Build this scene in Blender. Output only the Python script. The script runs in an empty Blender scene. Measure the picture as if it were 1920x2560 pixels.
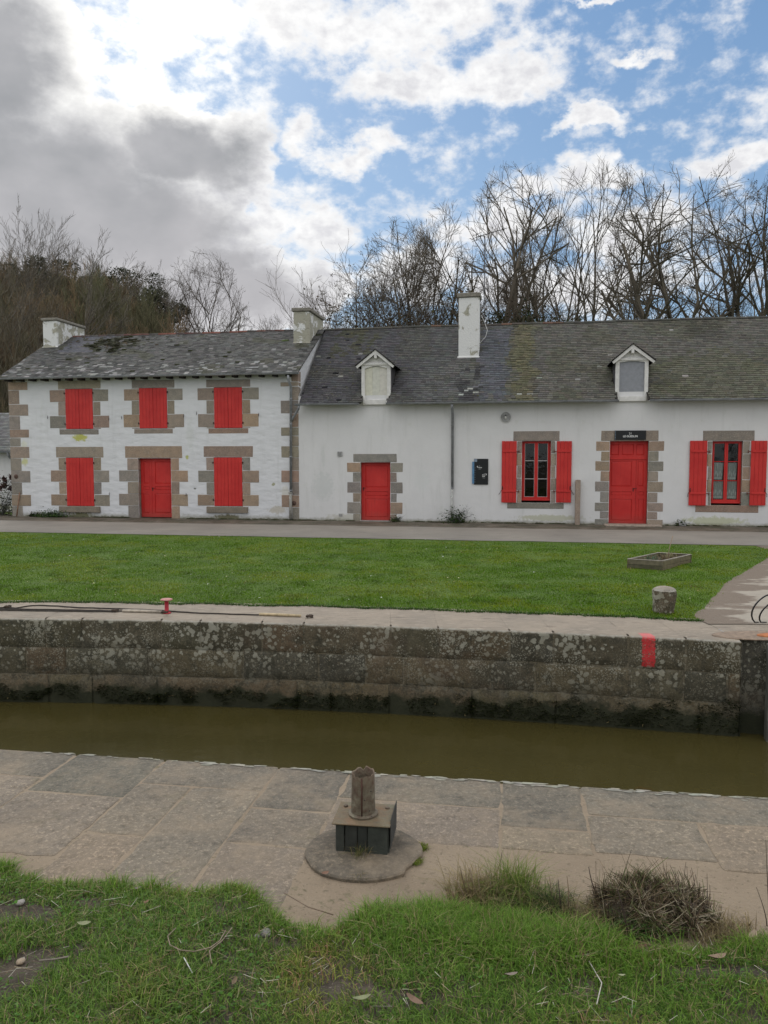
import bpy, bmesh, math, random
import numpy as np
from mathutils import Vector, Matrix, noise as mnoise
random.seed(7); rng = np.random.default_rng(7)
R = math.radians
SC = bpy.context.scene
COL = SC.collection

# ------------------------------------------------------------------ camera
FPX = 1950.0; CAMH = 2.25; PITCH = R(4.0)
cam = bpy.data.cameras.new('camera'); camo = bpy.data.objects.new('camera', cam); COL.objects.link(camo)
cam.sensor_fit = 'VERTICAL'; cam.sensor_height = 36.0; cam.sensor_width = 27.0
cam.lens = FPX / 2560 * 36.0
cam.clip_start = 0.05; cam.clip_end = 3000
camo.location = (0, 0, CAMH); camo.rotation_euler = (R(90) - PITCH, 0, 0)
SC.camera = camo

SUN_AZ = R(-17); SUN_EL = R(34)
# ------------------------------------------------------------------ colour and exposure
SC.view_settings.view_transform = 'Standard'; SC.view_settings.look = 'None'
SC.view_settings.gamma = 1.0; SC.view_settings.use_curve_mapping = False
SC.view_settings.exposure = 0.0

# ------------------------------------------------------------------ node helper
class NT:
    def __init__(s, tree): s.t = tree; s.N = tree.nodes; s.L = tree.links
    def node(s, ty, **kw):
        n = s.N.new(ty)
        for k, v in kw.items(): setattr(n, k, v)
        return n
    def put(s, sock, v):
        if v is None: return
        if isinstance(v, bpy.types.NodeSocket): s.L.new(v, sock)
        elif isinstance(v, (tuple, list)) and len(v) == 3 and sock.type == 'RGBA': sock.default_value = (*v, 1)
        else: sock.default_value = v
    def math(s, op, a, b=None, c=None, clamp=False):
        n = s.node('ShaderNodeMath', operation=op, use_clamp=clamp)
        s.put(n.inputs[0], a); s.put(n.inputs[1], b); s.put(n.inputs[2], c)
        return n.outputs[0]
    def vmath(s, op, a, b=None, out=0):
        n = s.node('ShaderNodeVectorMath', operation=op); s.put(n.inputs[0], a)
        if b is not None: s.put(n.inputs[1], b)
        return n.outputs[out]
    def mr(s, v, a, b, c=0.0, d=1.0, smooth=False):
        n = s.node('ShaderNodeMapRange', interpolation_type='SMOOTHSTEP' if smooth else 'LINEAR')
        s.put(n.inputs[0], v); n.inputs[1].default_value = a; n.inputs[2].default_value = b
        n.inputs[3].default_value = c; n.inputs[4].default_value = d
        return n.outputs[0]
    def noise(s, vec, scale, detail=4, rough=0.55, dist=0.0, out=0):
        n = s.node('ShaderNodeTexNoise'); s.put(n.inputs['Vector'], vec)
        n.inputs['Scale'].default_value = scale; n.inputs['Detail'].default_value = detail
        n.inputs['Roughness'].default_value = rough; n.inputs['Distortion'].default_value = dist
        return n.outputs[out]
    def voro(s, vec, scale, rand=1.0, feature='F1', out='Distance'):
        n = s.node('ShaderNodeTexVoronoi', feature=feature); s.put(n.inputs['Vector'], vec)
        n.inputs['Scale'].default_value = scale; n.inputs['Randomness'].default_value = rand
        return n.outputs[out]
    def mix(s, f, a, b, mode='MIX'):
        n = s.node('ShaderNodeMix', data_type='RGBA', blend_type=mode)
        s.put(n.inputs[0], f); s.put(n.inputs[6], a); s.put(n.inputs[7], b)
        return n.outputs[2]
    def ramp(s, f, stops):
        n = s.node('ShaderNodeValToRGB'); s.put(n.inputs[0], f); e = n.color_ramp.elements
        while len(e) < len(stops): e.new(0.5)
        for k, (p, c) in enumerate(stops):
            e[k].position = p; e[k].color = (*c, 1)
        return n.outputs[0]
    def bump(s, h, strength=0.3, dist=0.02, normal=None):
        n = s.node('ShaderNodeBump'); s.put(n.inputs['Height'], h)
        n.inputs['Strength'].default_value = strength; n.inputs['Distance'].default_value = dist
        if normal is not None: s.put(n.inputs['Normal'], normal)
        return n.outputs[0]
    def sep(s, v):
        n = s.node('ShaderNodeSeparateXYZ'); s.put(n.inputs[0], v); return n.outputs
    def comb(s, x, y, z):
        n = s.node('ShaderNodeCombineXYZ'); s.put(n.inputs[0], x); s.put(n.inputs[1], y); s.put(n.inputs[2], z)
        return n.outputs[0]

# ------------------------------------------------------------------ world: sky with broken cloud
world = bpy.data.worlds.new('World'); SC.world = world; world.use_nodes = True
wt = NT(world.node_tree); wt.N.clear()
W = wt
sky = W.node('ShaderNodeTexSky', sky_type='NISHITA'); sky.sun_disc = False
sky.sun_elevation = SUN_EL; sky.sun_rotation = SUN_AZ; sky.altitude = 30; sky.air_density = 1.0; sky.dust_density = 0.6; sky.ozone_density = 2.5
tc = W.node('ShaderNodeTexCoord'); dirv = tc.outputs['Generated']
sx, sy, sz = W.sep(dirv)
az = W.math('MULTIPLY', W.math('ARCTAN2', sx, sy), 57.29578)
el = W.math('MULTIPLY', W.math('ARCSINE', sz), 57.29578)
pt = W.comb(az, el, 0.0)
nv = W.comb(W.math('MULTIPLY', az, 0.1), W.math('MULTIPLY', el, 0.15), 0.37)
warpc = W.noise(nv, 1.3, 3, 0.5, out=1)
warp = W.vmath('MULTIPLY', W.vmath('SUBTRACT', warpc, (0.5, 0.5, 0.5)), (6.0, 4.0, 0.0))
warpf = W.vmath('MULTIPLY', W.vmath('SUBTRACT', W.noise(nv, 6.0, 4, 0.6, out=1), (0.5, 0.5, 0.5)), (2.6, 2.0, 0.0))
ptw = W.vmath('ADD', W.vmath('ADD', pt, warp), warpf)
def sky_dir(dx, dy):          # photograph position (1659 wide view) to azimuth, elevation
    x = (dx * 1.1573 - 960) / FPX; y = -(dy * 1.1573 - 1280) / FPX
    vx, vy, vz = x, math.cos(PITCH) + y * math.sin(PITCH), -math.sin(PITCH) + y * math.cos(PITCH)
    L = math.sqrt(vx * vx + vy * vy + vz * vz)
    return math.degrees(math.atan2(vx, vy)), math.degrees(math.asin(vz / L))
def blobs(lst):
    cur = None
    for (cx, cy, rx, ry) in lst:
        a, e = sky_dir(cx, cy); a2, _ = sky_dir(cx + rx, cy); _, e2 = sky_dir(cx, cy - ry)
        ln = W.vmath('LENGTH', W.vmath('MULTIPLY', W.vmath('SUBTRACT', ptw, (a, e, 0)), (1 / abs(a2 - a), 1 / abs(e2 - e), 0)), out=1)
        cur = ln if cur is None else W.math('MINIMUM', cur, ln)
    return cur
WH = [(400, 40, 250, 130), (330, 190, 190, 130), (720, 70, 330, 140), (980, 40, 230, 110), (900, 180, 210, 95),
      (1110, 150, 160, 75), (500, 310, 110, 160), (590, 450, 150, 110), (690, 510, 90, 90), (660, 590, 110, 90), (770, 335, 160, 42),
      (630, 285, 75, 60), (1280, 268, 115, 24), (1400, 110, 70, 24), (1290, 365, 120, 42),
      (1580, 350, 130, 46), (1120, 480, 190, 85), (890, 580, 170, 100), (1380, 500, 190, 95), (1230, 620, 380, 75), (1290, 5, 120, 16), (1160, 395, 60, 30)]
GR = [(60, 400, 400, 230), (-60, 130, 250, 230), (330, 500, 240, 140), (390, 335, 175, 110), (520, 620, 210, 90), (200, 640, 330, 130)]
dW = blobs(WH); dG = blobs(GR)
fb = W.noise(nv, 3.4, 9, 0.58)
fb2 = W.noise(nv, 9.0, 7, 0.56)
fl = W.noise(nv, 1.8, 4, 0.5)
densW = W.math('SUBTRACT', 1.0, dW); densG = W.math('SUBTRACT', 1.0, dG)
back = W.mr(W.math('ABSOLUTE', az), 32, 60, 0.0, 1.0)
dens = W.math('MAXIMUM', W.math('MAXIMUM', densW, W.math('ADD', densG, W.mr(densG, -.25, .1, 0, 1.2))), W.math('MULTIPLY', back, 0.42))
dens = W.math('MAXIMUM', dens, -0.85)
dn = W.math('ADD', dens, W.math('MULTIPLY', W.math('SUBTRACT', fb, 0.51), 2.2))
dn = W.math('ADD', dn, W.math('MULTIPLY', W.math('SUBTRACT', fb2, 0.5), 0.7))
alpha = W.mr(dn, -0.14, 0.62, 0.0, 1.0, True)
gthick = W.math('ADD', W.math('ADD', densG, W.math('MULTIPLY', W.math('SUBTRACT', fl, 0.5), 0.55)), W.math('MULTIPLY', W.math('SUBTRACT', fb, 0.5), 0.5))
grey = W.mr(gthick, -0.22, 0.55, 0.0, 1.0, True)
shade = W.mr(W.math('ADD', W.math('MULTIPLY', fb2, 0.6), W.math('MULTIPLY', fl, 0.5)), 0.46, 0.66, 0.0, 0.8)
shade = W.math('MULTIPLY', shade, W.mr(dn, .2, .9, .15, 1))
wcol = W.mix(shade, (10.0, 10.0, 10.0), (6.9, 6.9, 7.3))
gcol = W.mix(W.mr(fl, .35, .65), (5.0, 5.0, 5.2), (3.7, 3.8, 4.0))
lowlift = W.mr(el, 20, 8, 0.0, 0.7)
gcol = W.mix(lowlift, gcol, (5.7, 5.5, 5.7))
sund = W.vmath('LENGTH', W.vmath('MULTIPLY', W.vmath('SUBTRACT', pt, (*sky_dir(330, 110), 0)), (1 / 13., 1 / 9., 0)), out=1)
glow = W.mr(sund, 1.0, 0.0, 0.0, 1.0, True)
wcol = W.mix(glow, wcol, (13, 12.8, 12.2))
ccol = W.mix(grey, wcol, gcol)
backl = W.mix(W.math('MAXIMUM', back, W.mr(el, 38, 60)), (1, 1, 1), W.mix(W.mr(el, 0, 55), (.75, .74, .72), (2.15, 2.1, 2.05)))  # added gain on unseen clouds behind and overhead, for top-down light on the facade
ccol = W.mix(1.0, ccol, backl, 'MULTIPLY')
skyc = W.mix(1.0, sky.outputs[0], (0.86, 0.96, 1.0), 'MULTIPLY')
skyc = W.mix(0.6, skyc, W.mix(W.mr(el, 28, 10), (2.0, 3.7, 6.4), (3.2, 4.8, 6.9)))
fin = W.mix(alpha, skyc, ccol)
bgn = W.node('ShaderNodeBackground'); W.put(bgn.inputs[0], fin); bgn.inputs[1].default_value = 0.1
wo = W.node('ShaderNodeOutputWorld'); W.L.new(bgn.outputs[0], wo.inputs[0])
world.cycles.sampling_method = 'MANUAL'; world.cycles.sample_map_resolution = 512

sun = bpy.data.lights.new('sun', 'SUN'); sun.energy = 0.9; sun.angle = R(14); sun.color = (1.0, 0.95, 0.88)
suno = bpy.data.objects.new('sun', sun); COL.objects.link(suno)
sd = Vector((math.sin(SUN_AZ) * math.cos(SUN_EL), math.cos(SUN_AZ) * math.cos(SUN_EL), math.sin(SUN_EL)))
suno.rotation_euler = sd.to_track_quat('Z', 'Y').to_euler()
suno.location = sd * 200

# ------------------------------------------------------------------ photograph geometry: pixel -> real place
def ray(px, py):
    x = (px - 960) / FPX; y = -(py - 1280) / FPX
    return np.array([x, math.cos(PITCH) + y * math.sin(PITCH), -math.sin(PITCH) + y * math.cos(PITCH)])
def G(px, py, z=0.0):
    d = ray(px, py); t = (z - CAMH) / d[2]; return (d[0] * t, d[1] * t)
TH = R(9.9); U3 = np.array([math.cos(TH), -math.sin(TH), 0]); N3 = np.array([math.sin(TH), math.cos(TH), 0]); P0 = np.array([0, 25.0, 0])
C3 = np.array([0, 0, CAMH])
def FP(px, py, t0=0.0):       # place on the (set back) front plane: along, height
    d = ray(px, py); t = ((P0 + N3 * t0 - C3) @ N3) / (d @ N3); p = C3 + d * t
    return float((p - P0) @ U3), float(p[2])
def R1(x, y, t=0.0): return FP(x / 2.07375, 720 + y / 2.07375, t)
def R2(x, y, t=0.0): return FP(700 + x / 2.765, 680 + y / 2.765, t)
def R3(x, y, t=0.0): return FP(1200 + x / 2.3042, 760 + y / 2.3042, t)
def rect(RR, x0, x1, y0, y1):
    a = RR(x0, (y0 + y1) / 2)[0]; b = RR(x1, (y0 + y1) / 2)[0]; xm = (x0 + x1) / 2
    return a, b, RR(xm, y1)[1], RR(xm, y0)[1]        # x0,x1,z0,z1
def facade(x, y, z):          # facade frame to world
    p = P0 + U3 * x + N3 * y; return (p[0], p[1], z)
GZ = 0.2
def zg(x, y):                 # ground height on the far side
    q = (np.array([x, y, 0]) - P0) @ N3
    return GZ + GZ * min(0, max(-13.2, q)) / 13.2
def U(px, py, dz=0.0):        # pixel to the far ground
    z = 0.1
    for _ in range(8):
        x, y = G(px, py, z + dz); z = zg(x, y)
    return x, y, z
def lin(h):
    r = [int(h[i:i + 2], 16) / 255 for i in (0, 2, 4)]
    return tuple(c / 12.92 if c < 0.04045 else ((c + .055) / 1.055) ** 2.4 for c in r)
def vary(c, a=0.1, b=0.04):
    k = 1 + random.uniform(-a, a)
    return tuple(max(0, v * k * (1 + random.uniform(-b, b))) for v in c)
def sm(t): t = max(0, min(1, t)); return t * t * (3 - 2 * t)
def vn(x, y, z=0.0): return mnoise.noise(Vector((x, y, z)))

# ------------------------------------------------------------------ mesh helpers
_T = None
def _template():
    cs = [(a, b, c) for a in (-1, 1) for b in (-1, 1) for c in (-1, 1)]
    idx = {}
    for i, s in enumerate(cs):
        for a in range(3): idx[(s, a)] = i * 3 + a
    F = []
    for a in range(3):
        b, c = (a + 1) % 3, (a + 2) % 3
        for sg in (-1, 1):
            q = []
            for (u, v) in ((-1, -1), (1, -1), (1, 1), (-1, 1)):
                s = [0, 0, 0]; s[a] = sg; s[b] = u; s[c] = v; q.append(idx[(tuple(s), a)])
            F.append(q)
    for c in range(3):
        a, b = (c + 1) % 3, (c + 2) % 3
        for sa in (-1, 1):
            for sb in (-1, 1):
                s1 = [0, 0, 0]; s1[a] = sa; s1[b] = sb; s1[c] = -1; s2 = list(s1); s2[c] = 1
                s1 = tuple(s1); s2 = tuple(s2)
                F.append([idx[(s1, a)], idx[(s2, a)], idx[(s2, b)], idx[(s1, b)]])
    for s in cs: F.append([idx[(s, 0)], idx[(s, 1)], idx[(s, 2)]])
    V = np.zeros((24, 3))
    for (s, a), i in idx.items():
        V[i] = [s[k] * (1.0 if k == a else 0.8) for k in range(3)]
    for f in F:
        n = np.cross(V[f[1]] - V[f[0]], V[f[2]] - V[f[0]]); m = V[f].mean(0)
        if n @ m < 0: f.reverse()
    return idx, F
_IDX, _F = _template()

class MB:
    def __init__(s): s.v = []; s.f = []; s.c = []; s.sm = []
    def add(s, vs, fs, col=(.5, .5, .5), smooth=False):
        o = len(s.v); s.v.extend(tuple(map(float, p)) for p in vs)
        for f in fs: s.f.append([i + o for i in f]); s.c.append(col); s.sm.append(smooth)
    def box(s, x0, x1, y0, y1, z0, z1, col=(.5, .5, .5), ch=0.004, jit=0.0, M=None):
        lo = [min(x0, x1), min(y0, y1), min(z0, z1)]; hi = [max(x0, x1), max(y0, y1), max(z0, z1)]
        ch = min(ch, *[(hi[k] - lo[k]) * 0.45 for k in range(3)])
        V = [None] * 24
        for (sg, a), i in _IDX.items():
            p = [(hi[k] if sg[k] > 0 else lo[k]) - (0 if k == a else sg[k] * ch) for k in range(3)]
            V[i] = p
        if jit:
            J = {}
            for (sg, a), i in _IDX.items():
                if sg not in J: J[sg] = [random.uniform(-jit, jit) for _ in range(3)]
                V[i] = [V[i][k] + J[sg][k] for k in range(3)]
        if M is not None: V = [tuple(M @ Vector(p)) for p in V]
        s.add(V, _F, col)
    def tube(s, pts, rad, n=8, col=(.5, .5, .5), cap=True, smooth=True):
        pts = [Vector(p) for p in pts]
        if not isinstance(rad, (list, tuple)): rad = [rad] * len(pts)
        d0 = (pts[1] - pts[0]).normalized(); a = Vector((0, 0, 1)) if abs(d0.z) < .9 else Vector((1, 0, 0))
        nx = d0.cross(a).normalized(); vs = []; fs = []
        for k, p in enumerate(pts):
            d = (pts[min(k + 1, len(pts) - 1)] - pts[max(k - 1, 0)]).normalized()
            nx = (nx - d * nx.dot(d)).normalized(); ny = d.cross(nx)
            for i in range(n):
                t = 2 * math.pi * i / n; vs.append(p + (nx * math.cos(t) + ny * math.sin(t)) * rad[k])
        for k in range(len(pts) - 1):
            for i in range(n):
                j = (i + 1) % n; fs.append([k * n + i, k * n + j, (k + 1) * n + j, (k + 1) * n + i])
        if cap: fs.append(list(range(n))[::-1]); fs.append([(len(pts) - 1) * n + i for i in range(n)])
        s.add(vs, fs, col, smooth)
    def lathe(s, prof, n=20, col=(.5, .5, .5), M=None, smooth=True, wob=0.0):
        vs = []; fs = []
        for (r, z) in prof:
            for i in range(n):
                t = 2 * math.pi * i / n; rr = r * (1 + wob * vn(math.cos(t) * 1.5, math.sin(t) * 1.5, z * 6))
                p = Vector((rr * math.cos(t), rr * math.sin(t), z)); vs.append(M @ p if M else p)
        for k in range(len(prof) - 1):
            for i in range(n):
                j = (i + 1) % n; fs.append([k * n + i, k * n + j, (k + 1) * n + j, (k + 1) * n + i])
        fs.append(list(range(n))[::-1]); fs.append([(len(prof) - 1) * n + i for i in range(n)])
        s.add(vs, fs, col, smooth)
    def prism(s, poly, y0, y1, col=(.5, .5, .5)):     # polygon in x,z extruded along y
        n = len(poly); vs = [(x, y0, z) for x, z in poly] + [(x, y1, z) for x, z in poly]
        fs = [list(range(n)), list(range(n, 2 * n))[::-1]] + [[i, i + n, (i + 1) % n + n, (i + 1) % n] for i in range(n)]
        s.add(vs, fs, col)
    def build(s, name, mat, parent=None, off=None):
        me = bpy.data.meshes.new(name)
        V = s.v
        if off is not None: V = [(a - off[0], b - off[1], c - off[2]) for a, b, c in V]
        me.from_pydata(V, [], s.f)
        me.polygons.foreach_set('use_smooth', s.sm)
        at = me.color_attributes.new('tint', 'FLOAT_COLOR', 'CORNER')
        cnt = [len(f) for f in s.f]
        arr = np.repeat(np.array([(*c, 1) for c in s.c], dtype=np.float32).reshape(-1, 4), cnt, axis=0)
        at.data.foreach_set('color', arr.ravel())
        me.materials.append(mat); me.update()
        o = bpy.data.objects.new(name, me); COL.objects.link(o)
        if parent is not None: o.parent = parent
        return o

def fix_normals(o):
    bm = bmesh.new(); bm.from_mesh(o.data); bmesh.ops.recalc_face_normals(bm, faces=bm.faces); bm.to_mesh(o.data); bm.free()
    return o

def npmesh(name, V, Q, T, colors, mat, parent=None, smooth=False):
    # V (n,3), Q (m,4) quads, T (k,3) triangles, colors (n,3) per point
    me = bpy.data.meshes.new(name); V = np.asarray(V, np.float32)
    me.vertices.add(len(V)); me.vertices.foreach_set('co', V.ravel())
    Q = np.asarray(Q, np.int32).reshape(-1, 4); T = np.asarray(T, np.int32).reshape(-1, 3)
    loops = np.concatenate([Q.ravel(), T.ravel()])
    me.loops.add(len(loops)); me.loops.foreach_set('vertex_index', loops)
    starts = np.concatenate([np.arange(len(Q)) * 4, len(Q) * 4 + np.arange(len(T)) * 3]).astype(np.int32)
    tot = np.concatenate([np.full(len(Q), 4), np.full(len(T), 3)]).astype(np.int32)
    me.polygons.add(len(starts)); me.polygons.foreach_set('loop_start', starts); me.polygons.foreach_set('loop_total', tot)
    me.polygons.foreach_set('use_smooth', np.full(len(starts), smooth))
    me.update(calc_edges=True)
    at = me.color_attributes.new('tint', 'FLOAT_COLOR', 'POINT')
    c = np.ones((len(V), 4), np.float32); c[:, :3] = colors; at.data.foreach_set('color', c.ravel())
    me.materials.append(mat)
    o = bpy.data.objects.new(name, me); COL.objects.link(o)
    if parent is not None: o.parent = parent
    return o

def segmesh(segs, sides=3):
    # segs (n,8): p0,p1,r0,r1 -> V,Q
    S = np.asarray(segs, float); n = len(S); a = S[:, 0:3]; b = S[:, 3:6]; r0 = S[:, 6:7]; r1 = S[:, 7:8]
    d = b - a; d /= np.linalg.norm(d, axis=1, keepdims=True) + 1e-9
    ref = np.where(np.abs(d[:, 2:3]) < .9, np.array([[0, 0, 1.0]]), np.array([[1.0, 0, 0]]))
    nx = np.cross(d, ref); nx /= np.linalg.norm(nx, axis=1, keepdims=True); ny = np.cross(d, nx)
    V = np.zeros((n, 2 * sides, 3))
    for i in range(sides):
        t = 2 * math.pi * i / sides; o = nx * math.cos(t) + ny * math.sin(t)
        V[:, i] = a + o * r0; V[:, sides + i] = b + o * r1
    base = (np.arange(n) * 2 * sides)[:, None]
    Q = np.concatenate([base + np.array([[i, (i + 1) % sides, sides + (i + 1) % sides, sides + i]]) for i in range(sides)])
    return V.reshape(-1, 3), Q

def tag(o, label=None, cat=None, group=None, kind=None):
    if label: o['label'] = label
    if cat: o['category'] = cat
    if group: o['group'] = group
    if kind: o['kind'] = kind
    return o
def empty(name, loc, label=None, cat=None, group=None, rz=0.0):
    o = bpy.data.objects.new(name, None); COL.objects.link(o); o.location = loc; o.rotation_euler = (0, 0, rz)
    o.empty_display_size = 0.2
    return tag(o, label, cat, group)
def ftag(o, s0):              # a facade-frame thing placed at along = s0
    p = facade(s0, 0, 0); o.location = (p[0], p[1], 0); o.rotation_euler = (0, 0, -TH); return o

# ------------------------------------------------------------------ materials
def new_mat(name):
    m = bpy.data.materials.new(name); m.use_nodes = True; t = NT(m.node_tree)
    b = m.node_tree.nodes['Principled BSDF']; return m, t, b
def attr(t): return t.node('ShaderNodeAttribute', attribute_name='tint').outputs['Color']
def obc(t): return t.node('ShaderNodeTexCoord').outputs['Object']
def geo_pos(t): return t.node('ShaderNodeNewGeometry').outputs['Position']

def simple(name, col=None, rough=0.7, metal=0.0, var=0.15, scale=12, bump=0.15, bscale=60, spec=0.4):
    m, t, b = new_mat(name); v = obc(t)
    base = attr(t) if col is None else col
    n = t.noise(v, scale, 5, 0.6)
    base = t.mix(1.0, base if not isinstance(base, tuple) else (*base, 1), t.mix(t.mr(n, .3, .7), (1 - var,) * 3, (1 + var,) * 3), 'MULTIPLY')
    t.put(b.inputs['Base Color'], base); b.inputs['Roughness'].default_value = rough; b.inputs['Metallic'].default_value = metal
    b.inputs['Specular IOR Level'].default_value = spec
    if bump: t.put(b.inputs['Normal'], t.bump(t.noise(v, bscale, 4, .6), bump, .01))
    return m

def granite_mat():
    m, t, b = new_mat('granite'); v = obc(t)
    c = attr(t)
    c = t.mix(1.0, c, t.mix(t.mr(t.noise(v, 5, 4, .6), .3, .7), (.82, .83, .84), (1.15, 1.12, 1.08)), 'MULTIPLY')
    c = t.mix(t.mr(t.noise(v, 90, 2, .5), .56, .66), c, t.mix(1.0, c, (.55, .55, .55), 'MULTIPLY'))
    c = t.mix(t.mr(t.noise(v, 70, 2, .5), .62, .72), c, (.5, .47, .42))
    stain = t.mr(t.noise(v, 2.1, 5, .65), .55, .75, 0, .45)
    c = t.mix(stain, c, (.13, .115, .085))
    t.put(b.inputs['Base Color'], c); b.inputs['Roughness'].default_value = .85
    t.put(b.inputs['Normal'], t.bump(t.noise(v, 45, 5, .65), .5, .012))
    return m

def plaster_mat(name, base, rough_amt, stains, ox, dirt_h=0.28):
    # stains: (along, height, rx, rz, colour, strength) in the facade frame; ox = along of the object's origin
    m, t, b = new_mat(name); v = obc(t); x, y, z = t.sep(v)
    c = t.mix(t.mr(t.noise(v, 1.2, 5, .6), .35, .7), (*base, 1), tuple(k * .93 for k in base))
    c = t.mix(t.mr(t.noise(v, 14, 5, .65), .62, .8, 0, .35), c, tuple(k * .8 for k in base))
    streak = t.noise(t.vmath('MULTIPLY', v, (3.2, 3.2, .35)), 1.3, 6, .7)
    c = t.mix(t.mr(streak, .54, .70, 0, .38), c, tuple(k * q for k, q in zip(base, (.74, .75, .72))))
    c = t.mix(t.math('MULTIPLY', t.mr(t.noise(v, 2.6, 6, .75), .58, .66), .30), c, tuple(k * q for k, q in zip(base, (.80, .82, .74))))
    fine = t.noise(v, 9, 6, .68)
    for (sx_, sz_, rx, rz, col, st) in stains:
        q = t.vmath('MULTIPLY', t.vmath('SUBTRACT', v, (sx_ - ox, 0, sz_)), (1 / rx, 0, 1 / rz))
        L = t.vmath('LENGTH', q, out=1)
        mk = t.mr(t.math('SUBTRACT', t.math('MULTIPLY_ADD', fine, 1.3, -.1), t.math('MULTIPLY', L, .75)), 0.0, .22, 0, st)
        c = t.mix(mk, c, (*col, 1))
    # dirt splashed up from the ground, flaking foot of the wall
    foot = t.math('SUBTRACT', t.math('MULTIPLY_ADD', t.noise(t.vmath('MULTIPLY', v, (1, 1, 2.0)), 5, 6, .7), 1.0, .05), t.mr(z, GZ, GZ + dirt_h, 0, 1))
    c = t.mix(t.mr(foot, 0.0, .45, 0, .75), c, (.20, .19, .12))
    c = t.mix(t.mr(foot, .38, .6, 0, .9), c, (.055, .06, .03))
    t.put(b.inputs['Base Color'], c); b.inputs['Roughness'].default_value = .9
    b1 = t.bump(t.noise(v, 60, 4, .6), .25, .01)
    if rough_amt:
        vs = t.vmath('MULTIPLY', v, (1.0, 1.0, 2.1))
        h = t.math('ADD', t.mr(t.voro(vs, 3.2, 1.0, 'SMOOTH_F1'), 0, .8), t.math('MULTIPLY', t.noise(vs, 7, 5, .6), .7))
        b1 = t.bump(h, rough_amt, .05, b1)
    else:
        b1 = t.bump(t.noise(v, 2.2, 4, .5), .35, .04, b1)
    t.put(b.inputs['Normal'], b1)
    return m

def slate_mat():
    m, t, b = new_mat('slate'); v = obc(t); c = attr(t)
    c = t.mix(1.0, c, t.mix(t.mr(t.noise(v, 22, 5, .65), .3, .7), (.72, .72, .74), (1.25, 1.24, 1.2)), 'MULTIPLY')
    lich = t.mr(t.math('SUBTRACT', t.noise(v, 16, 5, .7), t.math('MULTIPLY', t.noise(v, .8, 2, .5), .25)), .47, .56, 0, .65)
    c = t.mix(lich, c, t.mix(t.noise(v, 4, 3), (.26, .26, .22), (.17, .16, .11)))
    dots = t.mr(t.voro(v, 9), .10, .04, 0, .8)
    dots = t.math('MULTIPLY', dots, t.mr(t.noise(v, 1.5, 2), .5, .62))
    c = t.mix(dots, c, (.42, .42, .39))
    t.put(b.inputs['Base Color'], c); b.inputs['Roughness'].default_value = .82; b.inputs['Specular IOR Level'].default_value = .2
    t.put(b.inputs['Normal'], t.bump(t.noise(v, 40, 4, .6), .4, .012))
    return m

def leaf_mat(name, rough=.55, trans=.25):
    m, t, b = new_mat(name); c = attr(t)
    t.put(b.inputs['Base Color'], c); b.inputs['Roughness'].default_value = rough; b.inputs['Specular IOR Level'].default_value = .10
    tr = t.node('ShaderNodeBsdfTranslucent'); t.put(tr.inputs[0], c)
    mx = t.node('ShaderNodeMixShader'); mx.inputs[0].default_value = trans
    out = [n for n in t.N if n.type == 'OUTPUT_MATERIAL'][0]
    t.L.new(b.outputs[0], mx.inputs[1]); t.L.new(tr.outputs[0], mx.inputs[2]); t.L.new(mx.outputs[0], out.inputs[0])
    return m

M = {}
M['granite'] = granite_mat()
M['slate'] = slate_mat()
def red_mat():
    m, t, b = new_mat('red_paint'); v = obc(t); z = t.sep(v)[2]
    c = t.mix(t.mr(t.noise(v, 1.7, 5, .6), .35, .65), (.46, .016, .014), (.55, .030, .024))
    grain = t.noise(t.vmath('MULTIPLY', v, (26, 26, 1.6)), 1.0, 5, .65)
    c = t.mix(t.mr(grain, .52, .70, 0, .40), c, (.30, .010, .010))
    c = t.mix(t.mr(t.noise(v, 6, 6, .72), .60, .74, 0, .35), c, (.40, .10, .075))
    c = t.mix(t.mr(t.math('ADD', z, t.math('MULTIPLY', t.noise(v, 5, 5), .3)), .70, .42, 0, .35), c, (.22, .07, .05))
    t.put(b.inputs['Base Color'], c); t.put(b.inputs['Roughness'], t.mr(t.noise(v, 8, 3), .3, .7, .38, .62)); b.inputs['Specular IOR Level'].default_value = .4
    t.put(b.inputs['Normal'], t.bump(grain, .25, .006)); return m
M['red'] = red_mat()
M['white_wood'] = simple('white_painted_wood', None, .6, var=.12, scale=9, bump=.2, bscale=40)
M['zinc'] = simple('zinc', (.24, .25, .26), .6, metal=.1, var=.3, scale=8, bump=.1)
M['iron'] = simple('dark_iron', (.03, .024, .022), .6, metal=.3, var=.3, scale=20)
M['dark'] = simple('dark_timber', (.022, .018, .015), .85, var=.3)
M['tinted'] = simple('tinted', None, .8, var=.32, scale=14, bump=.35, bscale=60)
M['plain'] = simple('plain', None, .5, var=.03, scale=14, bump=0)
M['grass'] = leaf_mat('grass_blades', .5, .3)
M['leaf'] = leaf_mat('leaf', .5, .2)

def bark_mat():
    m, t, b = new_mat('bark'); v = obc(t)
    c = t.mix(1.0, attr(t), t.mix(t.noise(v, 3, 4), (.7, .7, .7), (1.3, 1.3, 1.25)), 'MULTIPLY')
    t.put(b.inputs['Base Color'], c); b.inputs['Roughness'].default_value = .9
    return m
M['bark'] = bark_mat()

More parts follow.
